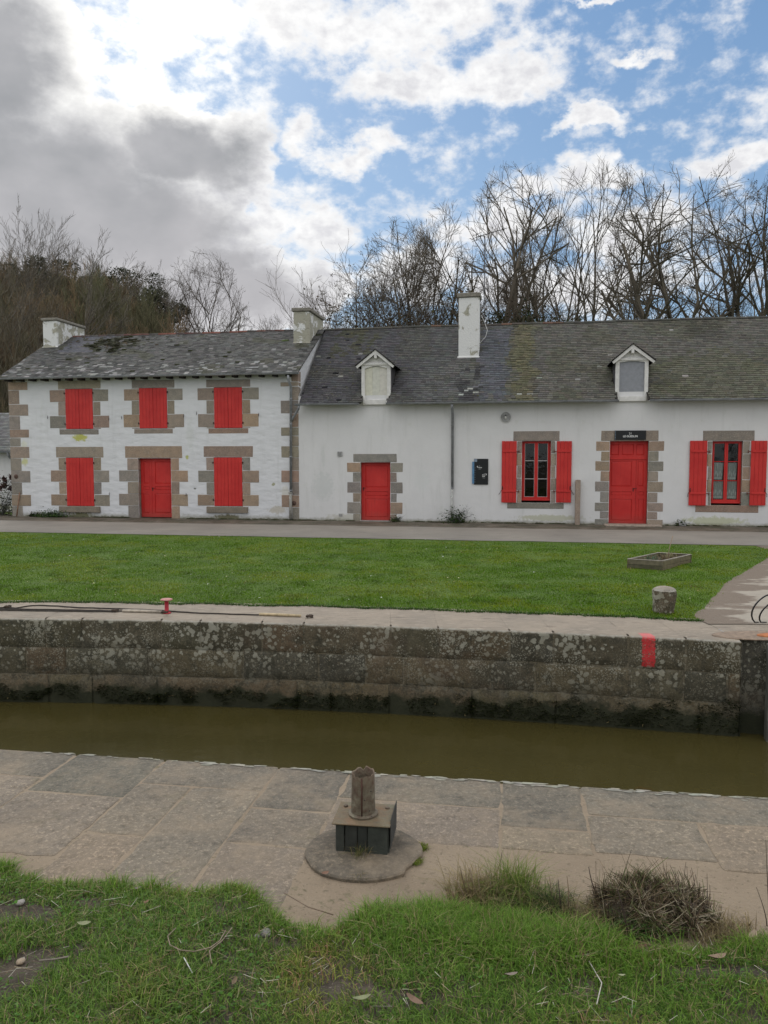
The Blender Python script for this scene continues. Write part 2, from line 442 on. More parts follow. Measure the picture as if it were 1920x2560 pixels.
def glass_mat():
    m, t, b = new_mat('window_glass'); v = obc(t)
    gl = t.node('ShaderNodeBsdfGlossy'); gl.inputs['Roughness'].default_value = .03; gl.inputs[0].default_value = (.9, .93, .92, 1)
    tr = t.node('ShaderNodeBsdfTransparent'); tr.inputs[0].default_value = (.80, .84, .82, 1)
    fr = t.node('ShaderNodeFresnel'); fr.inputs[0].default_value = 1.5
    nb = t.bump(t.noise(v, 5, 2), .12, .02); t.put(gl.inputs['Normal'], nb)
    mx = t.node('ShaderNodeMixShader'); t.put(mx.inputs[0], t.math('MULTIPLY_ADD', fr.outputs[0], 1.25, .0, True))
    t.L.new(tr.outputs[0], mx.inputs[1]); t.L.new(gl.outputs[0], mx.inputs[2])
    out = [n for n in t.N if n.type == 'OUTPUT_MATERIAL'][0]; t.L.new(mx.outputs[0], out.inputs[0])
    return m
M['glass'] = glass_mat()

# far quay wall ---------------------------------------------------
def yfar(x):
    if x < -6: return yfar(-6) - (.153 - .126) * (x + 6)
    if x > 5.5: return yfar(5.5) - (.153 + .1155) * (x - 5.5)
    return 10.31 - .153 * x - .0105 * x * x
MARKX = (3.27 + 3.40) / 2
def quaystone_mat():
    m, t, b = new_mat('quay_stone'); v = geo_pos(t); x, y, z = t.sep(v)
    nz = t.sep(t.node('ShaderNodeNewGeometry').outputs['Normal'])[2]
    n1 = t.noise(v, 2.2, 6, .65); n2 = t.noise(v, 14, 5, .7); n3 = t.noise(v, 60, 3, .6)
    tint = attr(t)
    front = t.mix(t.mr(n1, .38, .62), t.mix(1.0, tint, (.62, .60, .52), 'MULTIPLY'), tint)
    front = t.mix(t.mr(t.noise(v, 1.1, 5, .7), .52, .62, 0, .6), front, (.035, .036, .026))
    front = t.mix(t.mr(t.noise(v, 5, 6, .75), .49, .60, 0, .8), front, (.036, .034, .020))
    front = t.mix(t.mr(n2, .52, .75, 0, .5), front, (.17, .15, .10))
    front = t.mix(t.mr(n3, .5, .68, 0, .75), front, (.03, .03, .022))
    front = t.mix(t.mr(t.noise(v, 33, 5, .75), .54, .66, 0, .7), front, (.20, .17, .115))
    # pale crusty lichen, large and small
    wv = t.vmath('ADD', v, t.vmath('MULTIPLY', t.noise(v, 9, 3, .6, out=1), (.09, .09, .09)))
    den = t.noise(v, 1.7, 3, .6)
    zt = t.mr(z, -.95, -.35, .0, 1)
    l1 = t.math('MULTIPLY', t.mr(t.math('SUBTRACT', t.mr(den, .34, .60, .08, .50), t.voro(wv, 13)), -.03, .05), .8)
    l2 = t.math('MULTIPLY', t.mr(t.math('SUBTRACT', t.mr(t.noise(v, 2.6, 2), .42, .68, .02, .40), t.voro(wv, 24)), -.02, .06), .75)
    l3 = t.math('MULTIPLY', t.mr(t.math('SUBTRACT', t.mr(t.noise(v, 3.1, 2), .30, .65, .0, .46), t.voro(v, 44)), .0, .05), .65)
    li = t.math('MULTIPLY', t.math('MAXIMUM', l1, t.math('MAXIMUM', l2, l3)), zt)
    front = t.mix(li, front, t.mix(t.noise(v, 7, 2), (.42, .42, .35), (.20, .18, .12)))
    # brown-red iron stains
    front = t.mix(t.mr(t.noise(v, .9, 4, .6), .57, .72, 0, .5), front, (.10, .065, .04))
    # moss over the foot
    mz = t.math('ADD', z, t.math('MULTIPLY', t.math('SUBTRACT', t.noise(v, 3.2, 6, .75), .5), .55))
    front = t.mix(t.mr(t.math('ADD', mz, t.mr(x, 0, 4, 0, -.07)), -.92, -1.02, 0, .93), front, t.mix(n2, (.008, .012, .005), (.03, .034, .012)))
    # worn sandy tread on top
    top = t.mix(t.mr(t.noise(v, 1.3, 5, .6), .35, .7), (.29, .24, .18), (.215, .182, .14))
    top = t.mix(t.mr(t.noise(t.vmath('MULTIPLY', v, (1, 3, 1)), 5, 6, .75), .52, .62, 0, .6), top, (.38, .32, .25))
    top = t.mix(t.mr(t.noise(t.vmath('MULTIPLY', v, (1, 4, 1)), 3, 6, .75), .56, .62, 0, .6), top, (.13, .10, .075))
    top = t.mix(t.mr(n3, .6, .8, 0, .5), top, (.16, .13, .10))
    fac = t.mr(t.math('ADD', nz, t.math('MULTIPLY', t.math('SUBTRACT', n2, .5), .35)), .35, .8)
    edge = t.math('MULTIPLY', t.mr(nz, .25, .7), t.mr(nz, .995, .8))
    c = t.mix(fac, front, top)
    c = t.mix(t.math('MULTIPLY', edge, t.mr(n2, .4, .6, .2, .8)), c, (.36, .35, .30))
    # red painted level mark
    mx = t.math('ABSOLUTE', t.math('SUBTRACT', x, MARKX))
    mk = t.mr(t.math('ADD', mx, t.math('MULTIPLY', t.math('SUBTRACT', t.noise(v, 30, 3, .7), .5), .045)), .082, .070)
    mk = t.math('MULTIPLY', mk, t.mr(t.math('ADD', z, t.math('MULTIPLY', n3, .02)), -.385, -.37))
    yw = t.math('SUBTRACT', y, yfar(MARKX))
    mk = t.math('MULTIPLY', mk, t.mr(yw, .24, .14))
    mk = t.math('MULTIPLY', mk, t.math('MULTIPLY', t.mr(n3, .62, .50, .35, 1), t.mr(n2, .64, .54, .45, 1)))
    c = t.mix(mk, c, t.mix(fac, (.52, .028, .032), (.60, .13, .13)))
    t.put(b.inputs['Base Color'], c); b.inputs['Roughness'].default_value = .88
    h = t.math('ADD', t.math('MULTIPLY', n2, .6), t.math('MULTIPLY', n3, .4))
    t.put(b.inputs['Normal'], t.bump(h, .75, .02))
    return m
M['quay'] = quaystone_mat()

def paving_mat():
    m, t, b = new_mat('paving_stone'); v = geo_pos(t)
    c = t.mix(1.0, attr(t), t.mix(t.mr(t.noise(v, 1.6, 5, .6), .32, .7), (.80, .80, .80), (1.14, 1.12, 1.08)), 'MULTIPLY')
    g1 = t.noise(v, 32, 6, .85); g2 = t.noise(v, 13, 7, .85)
    c = t.mix(t.mr(g1, .50, .62, 0, .8), c, t.mix(1.0, c, (2.1, 2.05, 1.95), 'MULTIPLY'))
    c = t.mix(t.mr(g2, .50, .62, 0, .7), c, t.mix(1.0, c, (.45, .43, .39), 'MULTIPLY'))
    sand = t.mr(t.math('ADD', t.noise(v, 1.9, 6, .7), t.math('MULTIPLY', t.noise(v, 11, 5, .75), .35)), .64, .84, 0, .65)
    c = t.mix(sand, c, (.265, .207, .14))
    c = t.mix(t.mr(t.noise(v, 120, 2, .5), .62, .7, 0, .7), c, (.09, .08, .07))
    # algae / damp blotches
    c = t.mix(t.mr(t.noise(v, 2.7, 6, .7), .60, .72, 0, .6), c, (.12, .105, .06))
    t.put(b.inputs['Base Color'], c); b.inputs['Roughness'].default_value = .9
    h = t.math('ADD', t.math('MULTIPLY', g1, .5), g2)
    t.put(b.inputs['Normal'], t.bump(h, .55, .012))
    return m
M['paving'] = paving_mat()

def sand_mat(name, a, b_, dark, lich=False):
    m, t, b = new_mat(name); v = geo_pos(t)
    c = t.mix(t.mr(t.noise(v, 1.4, 6, .62), .33, .68), (*a, 1), (*b_, 1))
    c = t.mix(t.mr(t.noise(v, 28, 5, .75), .56, .66, 0, .75), c, (*dark, 1))
    c = t.mix(t.mr(t.noise(v, 90, 3, .6), .58, .68, 0, .5), c, tuple(min(1, k * 1.6) for k in a))
    c = t.mix(t.mr(t.noise(v, 3.5, 6, .75), .60, .68, 0, .7), c, (.10, .095, .045))
    t.put(b.inputs['Base Color'], c); b.inputs['Roughness'].default_value = .92
    t.put(b.inputs['Normal'], t.bump(t.noise(v, 34, 6, .72), .6, .02))
    return m
M['mortar'] = sand_mat('mortar_bed', (.22, .168, .112), (.29, .228, .155), (.10, .08, .05))

def lawn_mat():
    m, t, b = new_mat('turf'); v = geo_pos(t)
    c = t.mix(t.mr(t.noise(v, .5, 5, .6), .35, .7), (.062, .12, .008), (.10, .165, .012))
    c = t.mix(t.mr(t.noise(v, 18, 5, .7), .5, .7, 0, .6), c, (.05, .085, .015))
    t.put(b.inputs['Base Color'], c); b.inputs['Roughness'].default_value = .9
    t.put(b.inputs['Normal'], t.bump(t.noise(v, 40, 4, .7), .8, .03))
    return m
M['turf'] = lawn_mat()
def soil_mat():
    m, t, b = new_mat('soil'); v = geo_pos(t)
    c = t.mix(t.mr(t.noise(v, 6, 6, .7), .35, .7), (.05, .04, .024), (.13, .10, .07))
    c = t.mix(t.mr(t.noise(v, 45, 3, .7), .6, .7), c, (.24, .20, .16))
    t.put(b.inputs['Base Color'], c); b.inputs['Roughness'].default_value = .95
    t.put(b.inputs['Normal'], t.bump(t.noise(v, 25, 6, .75), .9, .04))
    return m
M['soil'] = soil_mat()
def road_mat():
    m, t, b = new_mat('asphalt'); v = geo_pos(t)
    c = t.mix(t.mr(t.noise(v, .7, 5, .6), .35, .68), (.20, .18, .15), (.255, .23, .19))
    c = t.mix(t.mr(t.noise(v, 50, 3, .7), .55, .7, 0, .5), c, (.10, .09, .08))
    c = t.mix(t.mr(t.noise(t.vmath('MULTIPLY', v, (.6, 3.5, 1)), 2.2, 5, .65), .57, .66, 0, .55), c, (.10, .085, .07))
    t.put(b.inputs['Base Color'], c); b.inputs['Roughness'].default_value = .8
    t.put(b.inputs['Normal'], t.bump(t.noise(v, 60, 3, .6), .3, .01))
    return m
M['road'] = road_mat()
def verge_mat():
    m, t, b = new_mat('muddy_verge'); v = geo_pos(t)
    c = t.mix(t.mr(t.noise(v, 1.7, 6, .68), .38, .62), (.050, .042, .024), (.13, .105, .075))
    c = t.mix(t.mr(t.noise(v, 2.8, 5, .7), .54, .64, 0, .8), c, (.045, .055, .02))
    c = t.mix(t.mr(t.noise(t.vmath('MULTIPLY', v, (1, 2.5, 1)), 3.2, 5, .7), .60, .66, 0, .75), c, (.26, .235, .20))
    t.put(b.inputs['Base Color'], c); b.inputs['Roughness'].default_value = .8
    t.put(b.inputs['Normal'], t.bump(t.noise(v, 22, 5, .7), .7, .03))
    return m
M['verge'] = verge_mat()
def path_mat():
    m, t, b = new_mat('worn_path'); v = geo_pos(t)
    c = t.mix(t.mr(t.noise(v, 1.1, 5, .6), .35, .68), (.37, .325, .26), (.30, .265, .21))
    g = t.noise(t.vmath('MULTIPLY', v, (.7, 1.6, 1)), 1.5, 7, .62)
    # gravelly mud near the grass edge: attribute carries how close the lawn is
    e = t.sep(attr(t))[0]
    k = t.mr(t.math('ADD', e, t.math('MULTIPLY', t.math('SUBTRACT', g, .5), 2.4)), .45, .62)
    c = t.mix(k, c, t.mix(t.noise(v, 25, 4, .7), (.12, .088, .06), (.22, .175, .13)))
    c = t.mix(t.mr(t.noise(v, 60, 3, .7), .6, .72, 0, .5), c, (.12, .10, .08))
    t.put(b.inputs['Base Color'], c); b.inputs['Roughness'].default_value = .85
    t.put(b.inputs['Normal'], t.bump(t.noise(v, 30, 5, .7), .6, .02))
    return m
M['path'] = path_mat()
def water_mat():
    m, t, b = new_mat('canal_water'); v = geo_pos(t)
    c = t.mix(t.mr(t.noise(v, .35, 3, .5), .35, .7), (.045, .038, .012), (.060, .050, .016))
    t.put(b.inputs['Base Color'], c); b.inputs['Roughness'].default_value = .12; b.inputs['IOR'].default_value = 1.33
    n = t.math('ADD', t.noise(v, 2.2, 3, .5), t.math('MULTIPLY', t.noise(v, 9, 2, .5), .25))
    t.put(b.inputs['Normal'], t.bump(n, .28, .05))
    return m
M['water'] = water_mat()

# ------------------------------------------------------------------ grounds
EA = np.array([math.cos(R(9.1)), -math.sin(R(9.1))]); EB = -np.array([math.sin(R(9.1)), math.cos(R(9.1))]); E0 = np.array([0, 5.42])
def AB(a, b): p = E0 + EA * a + EB * b; return float(p[0]), float(p[1])
def toAB(x, y): p = np.array([x, y]) - E0; return float(p @ EA), float(p @ EB)

def sheet(name, pts, mat, dz, kind='structure', label=None):
    b = MB(); b.add([(x, y, z + dz) for x, y, z in pts], [list(range(len(pts)))]); o = b.build(name, mat)
    tag(o, kind=kind, label=label); return o

# far ground, one sheet from the quay to the horizon, following the gentle rise to the houses
xs = [-600, -200, -80, -40] + list(np.arange(-26, 26.1, 1.0)) + [40, 80, 200, 600]
def lawn_front(x): return yfar(x) + 1.20 + .10 * vn(x * 1.3, 3.1) + .06 * vn(x * 5.3, 1.1) + .03 * vn(x * 17, 2.1)
b = MB(); rows = []
for x in xs:
    y0 = lawn_front(x) - .35 if abs(x) < 45 else yfar(x) + 1.0
    row = [(x, y0, -.03)]
    for k, q in enumerate((-12.6, -9, -6, -3, 0, 8, 20, 60, 200, 900)):
        y = 25 / math.cos(TH) * 1.0 - math.tan(TH) * x + q / math.cos(TH)
        y = max(y, y0 + .3 + .05 * k)
        row.append((x, y, (zg(x, y) if q <= 0 else GZ) - .0))
    rows.append(row)
n = len(rows[0])
b.add([p for r in rows for p in r], [[i * n + j, (i + 1) * n + j, (i + 1) * n + j + 1, i * n + j + 1] for i in range(len(rows) - 1) for j in range(n - 1)])
tag(b.build('ground', M['turf']), kind='structure')

def qline(q, x):              # point on the line parallel to the front at signed distance q
    y = 25 / math.cos(TH) - math.tan(TH) * x + q / math.cos(TH); return (x, y, zg(x, y))
def strip(name, q0f, q1f, mat, dz, x0=-45, x1=45, dx=.5):
    b = MB(); P = []
    x = x0
    while x <= x1:
        P.append(qline(q0f(x), x)); P.append(qline(q1f(x), x)); x += dx
    n = len(P) // 2
    b.add([(p[0], p[1], p[2] + dz) for p in P], [[2 * i, 2 * i + 2, 2 * i + 3, 2 * i + 1] for i in range(n - 1)])
    return tag(b.build(name, mat), kind='structure')
# measure the road edges
rf = [(np.array(U(px, py)[:2] + (0,)) - P0) @ N3 for px, py in ((0, 1338), (480, 1342), (960, 1350), (1440, 1360), (1900, 1371))]
rb = [(np.array(U(px, py)[:2] + (0,)) - P0) @ N3 for px, py in ((0, 1308), (480, 1311), (960, 1318), (1440, 1326), (1900, 1337))]
print('road q', [round(float(v), 2) for v in rf], [round(float(v), 2) for v in rb])
RQ0 = float(np.mean(rf)); RQ1 = float(np.mean(rb))
strip('road', lambda x: RQ0 + .10 * vn(x * .7, 1.0), lambda x: RQ1 + .12 * vn(x * .6, 5.0), M['road'], .012)
strip('verge', lambda x: RQ1 - .3, lambda x: .25, M['verge'], .006)

# worn path at the right, between lawn and quay
pb = [(8.9, 17.75), (8.24, 16.62), (7.2, 15.2), (6.02, 13.61), (5.2, 12.2), (4.62, 11.27), (4.36, 10.9)]
def path_edge_x(y):
    ys = [p[1] for p in pb][::-1]; xx = [p[0] for p in pb][::-1]
    return float(np.interp(y, ys, xx)) + .06 * vn(y * 3, 0)
b = MB(); vs = []; cs = []
ny = 40; nx = 26
for j in range(ny + 1):
    for i in range(nx + 1):
        f = j / ny
        xl0 = 0
        u = (i / nx) ** 1.5
        ylow = 10.4; 
        y = ylow + f * 8.2
        xl = path_edge_x(y); x = xl + u * 8
        y2 = min(y, 25.4 - .1745 * x - 4.9)
        y2 = max(y2, yfar(x) + .95)
        vs.append((x, y2, max(zg(x, y2), -.0) + .008)); cs.append(u * 8)
fs = [[j * (nx + 1) + i, j * (nx + 1) + i + 1, (j + 1) * (nx + 1) + i + 1, (j + 1) * (nx + 1) + i] for j in range(ny) for i in range(nx)]
cc = np.zeros((len(vs), 3)); cc[:, 0] = np.clip(1 - np.array(cs) / 1.5, 0, .8)
tag(npmesh('path', vs, fs, [], cc, M['path']), kind='structure')

# canal water
b = MB(); x = -40; P = []
while x <= 40:
    yn = 5.42 - .16017 * x; P.append((x, yn - .5, -1.2)); P.append((x, yfar(x) + .5, -1.2)); x += 2
b.add(P, [[2 * i, 2 * i + 2, 2 * i + 3, 2 * i + 1] for i in range(len(P) // 2 - 1)])
tag(b.build('water', M['water']), kind='structure')

# far lock wall: coursed blocks, the coping stones carry the quay top ------------------------------
def WP(w, d, z):              # w = x along, d = depth into the bank
    return (w, yfar(w) + d, z)
def block(mb, w0, w1, prof, col, seed, bulge=.028):
    # prof: list of (d, z, edge) from bottom to top(/back)
    L = w1 - w0; nx = max(4, int(L / .055)); vs = []; n = len(prof)
    for i in range(nx + 1):
        u = i / nx; ed = min(u, 1 - u) * L
        rx = sm(min(1, ed / .045))
        for (d, z, e) in prof:
            r = rx * e
            nn = vn(w0 * 3 + u * L * 5 + seed, d * 5, z * 5) * .014 + vn(u * L * 18 + seed, d * 18, z * 18) * .006
            back = (1 - r) * bulge + nn
            top = d > .06
            w = w0 + u * L; w2 = w0 - .012 + u * (L + .024)
            if top: vs.append(WP(w2 if d > .1 else w, d, z - (1 - rx) * .003 + nn * .25))
            else: vs.append(WP(w, d + back, z))
    fs = [[i * n + j, (i + 1) * n + j, (i + 1) * n + j + 1, i * n + j + 1] for i in range(nx) for j in range(n - 1)]
    mb.add(vs, fs, col, True)
def rowprof(z0, z1, top=False):
    H = z1 - z0; k = max(4, int(H / .055)); out = []
    for i in range(k + 1):
        z = z0 + H * i / k
        e = sm(min(1, (z - z0) / .04)) if top else sm(min(1, min(z - z0, z1 - z) / .04))
        if top and i == k: continue
        out.append((0.0, z, e))
    if top:
        for a in (20, 45, 70): out.append((.045 * (1 - math.cos(R(a))), z1 - .045 + .045 * math.sin(R(a)), 1.0))
        out += [(.065, z1, 1), (.12, z1 + .002, 1), (.25, z1, 1), (.45, z1, 1), (.7, z1, 1), (.95, z1, 1), (1.22, z1, 1), (1.36, z1 - .002, 1)]
    return out
def xz(px, py): return G(px, py, 0)[0]
def wx(px, py, z):            # along-position of a wall pixel (wall face)
    d = ray(px, py); best = None
    t = (9.8) / d[1]
    for _ in range(12):
        x = d[0] * t; t = yfar(x) / d[1]
    return float(d[0] * t)
t1 = [wx(p, 1580, 0) for p in (113, 204, 402, 500, 654, 759, 977, 1096, 1275, 1385, 1573, 1718, 1858)]
t2 = [wx(p, 1655, 0) for p in (64, 165, 370, 607, 796, 914, 1009, 1226, 1339, 1576, 1712, 1822)]
t3 = [wx(p, 1720, 0) for p in (121, 231, 393, 743, 827, 973, 1180, 1390, 1750)]
def extend(t, end):
    t = list(t)
    while t[0] > -24: t.insert(0, t[0] - random.uniform(.6, 1.3))
    if t[-1] < end: t.append(end)
    return t
ENDX = t1[-1]
COLS = [(.115, .098, .058), (.095, .084, .050), (.14, .112, .066), (.075, .070, .048), (.13, .094, .055), (.105, .094, .058)]
wall = MB()
for row, (tt, z0, z1, top) in enumerate(((extend(t1, ENDX), -.405, 0, True), (extend(t2, ENDX), -.79, -.42, False), (extend(t3, ENDX), -1.32, -.805, False))):
    for i in range(len(tt) - 1):
        block(wall, tt[i] + .013, tt[i + 1] - .013, rowprof(z0 + random.uniform(0, .01), z1, top), vary(random.choice(COLS) if row < 2 else (.15, .118, .070), .14, .04), row * 31 + i * 7.3, .020 if row < 2 else .014)
bed = MB()
P = []
x = -26
while x < ENDX + .01:
    P += [WP(x, .030, -1.4), WP(x, .030, -.02), WP(x, 1.3, -.02)]; x += .5
P += [WP(ENDX, .030, -1.4), WP(ENDX, .030, -.02), WP(ENDX, 1.3, -.02)]
n = len(P) // 3
wall.add(P, [[3 * i + j, 3 * i + 3 + j, 3 * i + 4 + j, 3 * i + 1 + j] for i in range(n - 1) for j in range(2)], (.22, .19, .13))
fw = wall.build('lock_wall', M['quay']); tag(fw, 'long lichen covered granite lock wall on the far side of the canal, with a red painted mark', 'wall')

# gate recess at the right end
rec = MB(); zt = 0.0
def wq(xa, xb, da, db, z0, z1, col):
    rec.add([WP(xa, da, z0), WP(xb, db, z0), WP(xb, db, z1), WP(xa, da, z1)], [[0, 1, 2, 3]], col)
wq(ENDX, ENDX, .0, .16, -1.5, -.02, (.09, .085, .07)); wq(ENDX, 8.6, .16, .16, -1.5, 0, (.11, .105, .085))
wq(8.6, 8.6, .16, .0, -1.5, 0, (.1, .1, .08)); wq(8.6, 40, 0, 0, -1.5, 0, (.12, .11, .085))
P = []; x = ENDX
while x < 41: 
    d0 = .16 if x < 8.6 else 0
    P += [WP(x, d0, -.001), WP(x, 1.3, -.001)]; x += .45
rec.add(P, [[2 * i, 2 * i + 2, 2 * i + 3, 2 * i + 1] for i in range(len(P) // 2 - 1)], (.3, .26, .2))
tag(rec.build('gate_recess_wall', M['quay']), 'dark concrete recess where the lock wall stops beside the gate', 'wall')
# lock gate leaf standing open in the recess
gate = empty('lock_gate', WP(5.9, .03, -1.3), 'dark blue steel lock gate folded into its recess at the right end of the wall', 'gate')
g = MB()
M4 = Matrix.Rotation(-math.atan(.262), 4, 'Z')
g.box(-1.23, 1.4, -.10, .04, -.2, 1.27, (.018, .028, .036), .01, M=M4)
for k in range(4): g.box(-1.23, 1.4, -.125, -.10, .05 + k * .36, .12 + k * .36, (.02, .03, .038), .005, M=M4)
g.box(-1.26, -1.20, -.14, .02, -.2, 1.285, (.10, .10, .085), .006, M=M4)
g.build('gate_leaf', simple('gate_steel', None, .55, var=.35, scale=5, bump=.25, bscale=18), gate)
# rusty anchor plate and round collar set into the quay
pl = empty('anchor_plate', (4.75, 9.72, 0), 'flat rust orange iron plate set into the quay above the lock gate', 'metal plate')
g = MB(); g.lathe([(.60, .0), (.60, .010), (.55, .014), (.0, .014)], 40, (.23, .17, .12), Matrix.Diagonal((1, .42, 1, 1)))
g.build('collar', M['tinted'], pl)
g = MB(); g.lathe([(.36, .0), (.36, .026), (.34, .030), (.0, .030)], 32, (.36, .13, .045), Matrix.Translation((.30, -.05, 0)) @ Matrix.Diagonal((1, .36, 1, 1)))
g.build('plate', M['tinted'], pl)
# black hoses looped at the frame edge
for k, (pxx, rr, lab) in enumerate(((1905, .235, 'larger black cable loop standing on the quay at the right edge'), (1916, .18, 'smaller black cable loop inside the larger one at the right edge'))):
    gx, gy = G(1912, 1570, 0); g = MB(); pts = []
    cx = gx + (.19 if k == 0 else .24)
    for i in range(21):
        a = math.pi * (1.32 - 1.6 * i / 20) + (.15 if k else 0)
        pts.append((cx + rr * 1.05 * math.cos(a), gy + .25 + .05 * math.sin(a * 2), max(.012, .17 - k * .05 + rr * math.sin(a))))
    g.tube(pts, .011, 6, (.012, .012, .013)); o = g.build('cable_loop', M['plain'])
    tag(o, lab, 'cable')

# near quay ---------------------------------------------------------------------------------------
nb = MB(); P = []
for a in np.arange(-24, 24.1, .6):
    P += [(*AB(a, .02), -1.5), (*AB(a, .012), -.03), (*AB(a, .03), -.0045), (*AB(a, .9), -.004), (*AB(a, 1.6), -.003), (*AB(a, 2.7), -.002)]
n = 6
nb.add(P, [[i * n + j, (i + 1) * n + j, (i + 1) * n + j + 1, i * n + j + 1] for i in range(len(P) // n - 1) for j in range(n - 1)])
tag(nb.build('quay', M['mortar']), kind='structure')
def flag(mb, a0, a1, b0, b1, h=0.0, col=(.23, .195, .155), lip=False):
    # an irregular flagstone with worn edges
    st = .05; pts = []
    def edge(p, q):
        L = math.hypot(q[0] - p[0], q[1] - p[1]); k = max(2, int(L / st))
        for i in range(k): f = i / k; pts.append((p[0] + (q[0] - p[0]) * f, p[1] + (q[1] - p[1]) * f))
    c = .010
    edge((a0 + c, b0), (a1 - c, b0)); edge((a1 - c, b0), (a1, b0 + c)); edge((a1, b0 + c), (a1, b1 - c)); edge((a1, b1 - c), (a1 - c, b1))
    edge((a1 - c, b1), (a0 + c, b1)); edge((a0 + c, b1), (a0, b1 - c)); edge((a0, b1 - c), (a0, b0 + c)); edge((a0, b0 + c), (a0 + c, b0))
    ca, cb = (a0 + a1) / 2, (b0 + b1) / 2; n = len(pts); vs = []; cl = len(pts)
    for ring, (ins, z) in enumerate(((0.0, -.03), (0.0, h - .004), (.018, h), (.07, h + .0015))):
        for (a, b_) in pts:
            wob = .016 * vn(a * 7, b_ * 7, 1.7) + .012 * vn(a * 26, b_ * 26)
            da, db = ca - a, cb - b_; L = math.hypot(da, db)
            k = (ins + (wob if b_ > .04 else 0)) / L
            aa, bb = a + da * k, b_ + db * k
            vs.append((*AB(aa, bb), z + (.003 * vn(aa * 4, bb * 4, 9) if ring > 1 else 0)))
    # inner rows of points to carry unevenness
    fs = [[r * n + i, r * n + (i + 1) % n, (r + 1) * n + (i + 1) % n, (r + 1) * n + i] for r in range(3) for i in range(n)]
    fs.append([3 * n + i for i in range(n)])
    mb.add(vs, fs, col, False)
flags = MB(); j = .009
def FL(a0, a1, b0, b1, col=None):
    base = (.185, .155, .118)
    flag(flags, a0 + j, a1 - j, b0 + (0 if b0 <= .001 else j), b1 - j, random.uniform(-.001, .003), vary(col or base, .07, .015))
warm = (.205, .165, .118); greyc = (.140, .124, .096)
FL(-2.36, -1.65, 0, .66, greyc); FL(-1.65, -.77, 0, .42, greyc); FL(-.77, -.24, 0, .66, greyc); FL(-.24, .83, 0, .43, greyc); FL(.83, 1.36, 0, .66, greyc)
FL(1.36, 2.9, 0, .43, greyc); FL(2.9, 3.7, 0, .6, greyc); FL(3.7, 4.9, 0, .45, greyc); FL(4.9, 6.2, 0, .6, greyc)
FL(-3.2, -2.36, 0, .44, greyc); FL(-4.2, -3.2, 0, .6, greyc); FL(-5.3, -4.2, 0, .4, greyc); FL(-6.4, -5.3, 0, .6, greyc)
FL(-2.36, -1.65, .66, 1.45); FL(-3.2, -2.36, .44, 1.4); FL(-1.65, -1.26, .42, 1.14); FL(-1.65, -1.26, 1.14, 1.7, warm); FL(-1.26, -.77, .42, 1.8)
FL(-.77, -.24, .66, 1.12); FL(-.77, -.24, 1.12, 1.9); FL(-.24, .83, .43, .95); FL(.83, 1.36, .66, .95, warm); FL(1.36, 2.03, .43, .91); FL(2.03, 2.9, .43, 1.0, warm)
for a in np.arange(-8, -3.3, .8): FL(a, a + .8, .6, 1.3)
tag(flags.build('pavement', M['paving']), kind='structure')
# lichen crust along the near edge is part of the stones; thin irregular flakes
lk = MB()
for _ in range(150):
    a = random.choice((random.uniform(-2.6, 3.2), random.uniform(-1.6, 3.0))); s = random.uniform(.008, .05); dd = abs(random.gauss(0, .022)) + .004
    p = []
    for i in range(9):
        t = 2 * math.pi * i / 9; r = s * random.uniform(.5, 1.1)
        p.append((*AB(a + r * 1.5 * math.cos(t), max(.002, dd + r * .45 * math.sin(t))), .0045 + _ * 1e-5))
    lk.add(p, [list(range(9))], vary((.27, .26, .21), .2))
lk.build('pavement_lichen', M['tinted'])
tag(bpy.data.objects['pavement_lichen'], 'pale grey lichen flakes crusted along the near canal edge', 'lichen', kind='stuff')

# near grass bank
BD = [(-9, 1.6), (-3.2, 1.62), (-1.89, 1.64), (-1.74, 1.66), (-1.47, 1.74), (-1.21, 1.72), (-.77, 1.68), (-.52, 1.63), (-.3, 1.72), (-.18, 1.88), (.03, 1.93), (.16, 1.82), (.25, 1.68), (.6, 1.66), (.95, 1.70), (1.28, 1.72), (1.45, 1.82), (1.79, 1.78), (2.1, 1.64), (3.5, 1.7), (9, 1.7)]
def bedge(a): return float(np.interp(a, [p[0] for p in BD], [p[1] for p in BD])) + .05 * vn(a * 4.5, 2.2) + .035 * vn(a * 15, 4.4) + .02 * vn(a * 40, 1.4)
def zbank(a, b_):
    e = b_ - bedge(a)
    if e <= 0: return -.015
    z = .022 * sm(e / .10) + .150 * e + .018 * vn(a * 2.1, b_ * 2.1) * sm(e / .3) + .010 * vn(a * 7, b_ * 7) * sm(e / .2)
    # bare mound at the left
    z += .045 * math.exp(-((a + 1.95) / .22) ** 2 - ((b_ - 1.95) / .13) ** 2)
    return z
def _sp(px, py, z): return toAB(*G(px, py, z))
SOIL = [(*_sp(60, 2290, .07), .26, .13), (*_sp(40, 2420, .16), .16, .22), (*_sp(700, 2335, .09), .17, .045), (*_sp(1790, 2410, .10), .28, .07), (*_sp(1100, 2330, .07), .08, .05)]
def soilness(a, b_):
    s = 0
    for (sa, sb, ra, rb_) in SOIL: s = max(s, 1.0 - math.hypot((a - sa) / ra, (b_ - sb) / rb_))
    return s + .35 * vn(a * 8, b_ * 8)
na = 150; vs = []; cs = []
avals = list(np.linspace(-3.3, 3.3, na)); avals = [-30, -12, -7, -4.5] + avals + [4.5, 7, 12, 30]
bvals = [0.0] + list(np.linspace(.05, 2.3, 60)) + [2.7, 3.3, 4.2, 6, 9, 14, 30, 120]
for a in avals:
    e0 = bedge(a)
    for bb in bvals: vs.append((*AB(a, e0 - .02 + bb), zbank(a, e0 - .02 + min(bb, 9))))
nbv = len(bvals)
fs = [[i * nbv + k, (i + 1) * nbv + k, (i + 1) * nbv + k + 1, i * nbv + k + 1] for i in range(len(avals) - 1) for k in range(nbv - 1)]
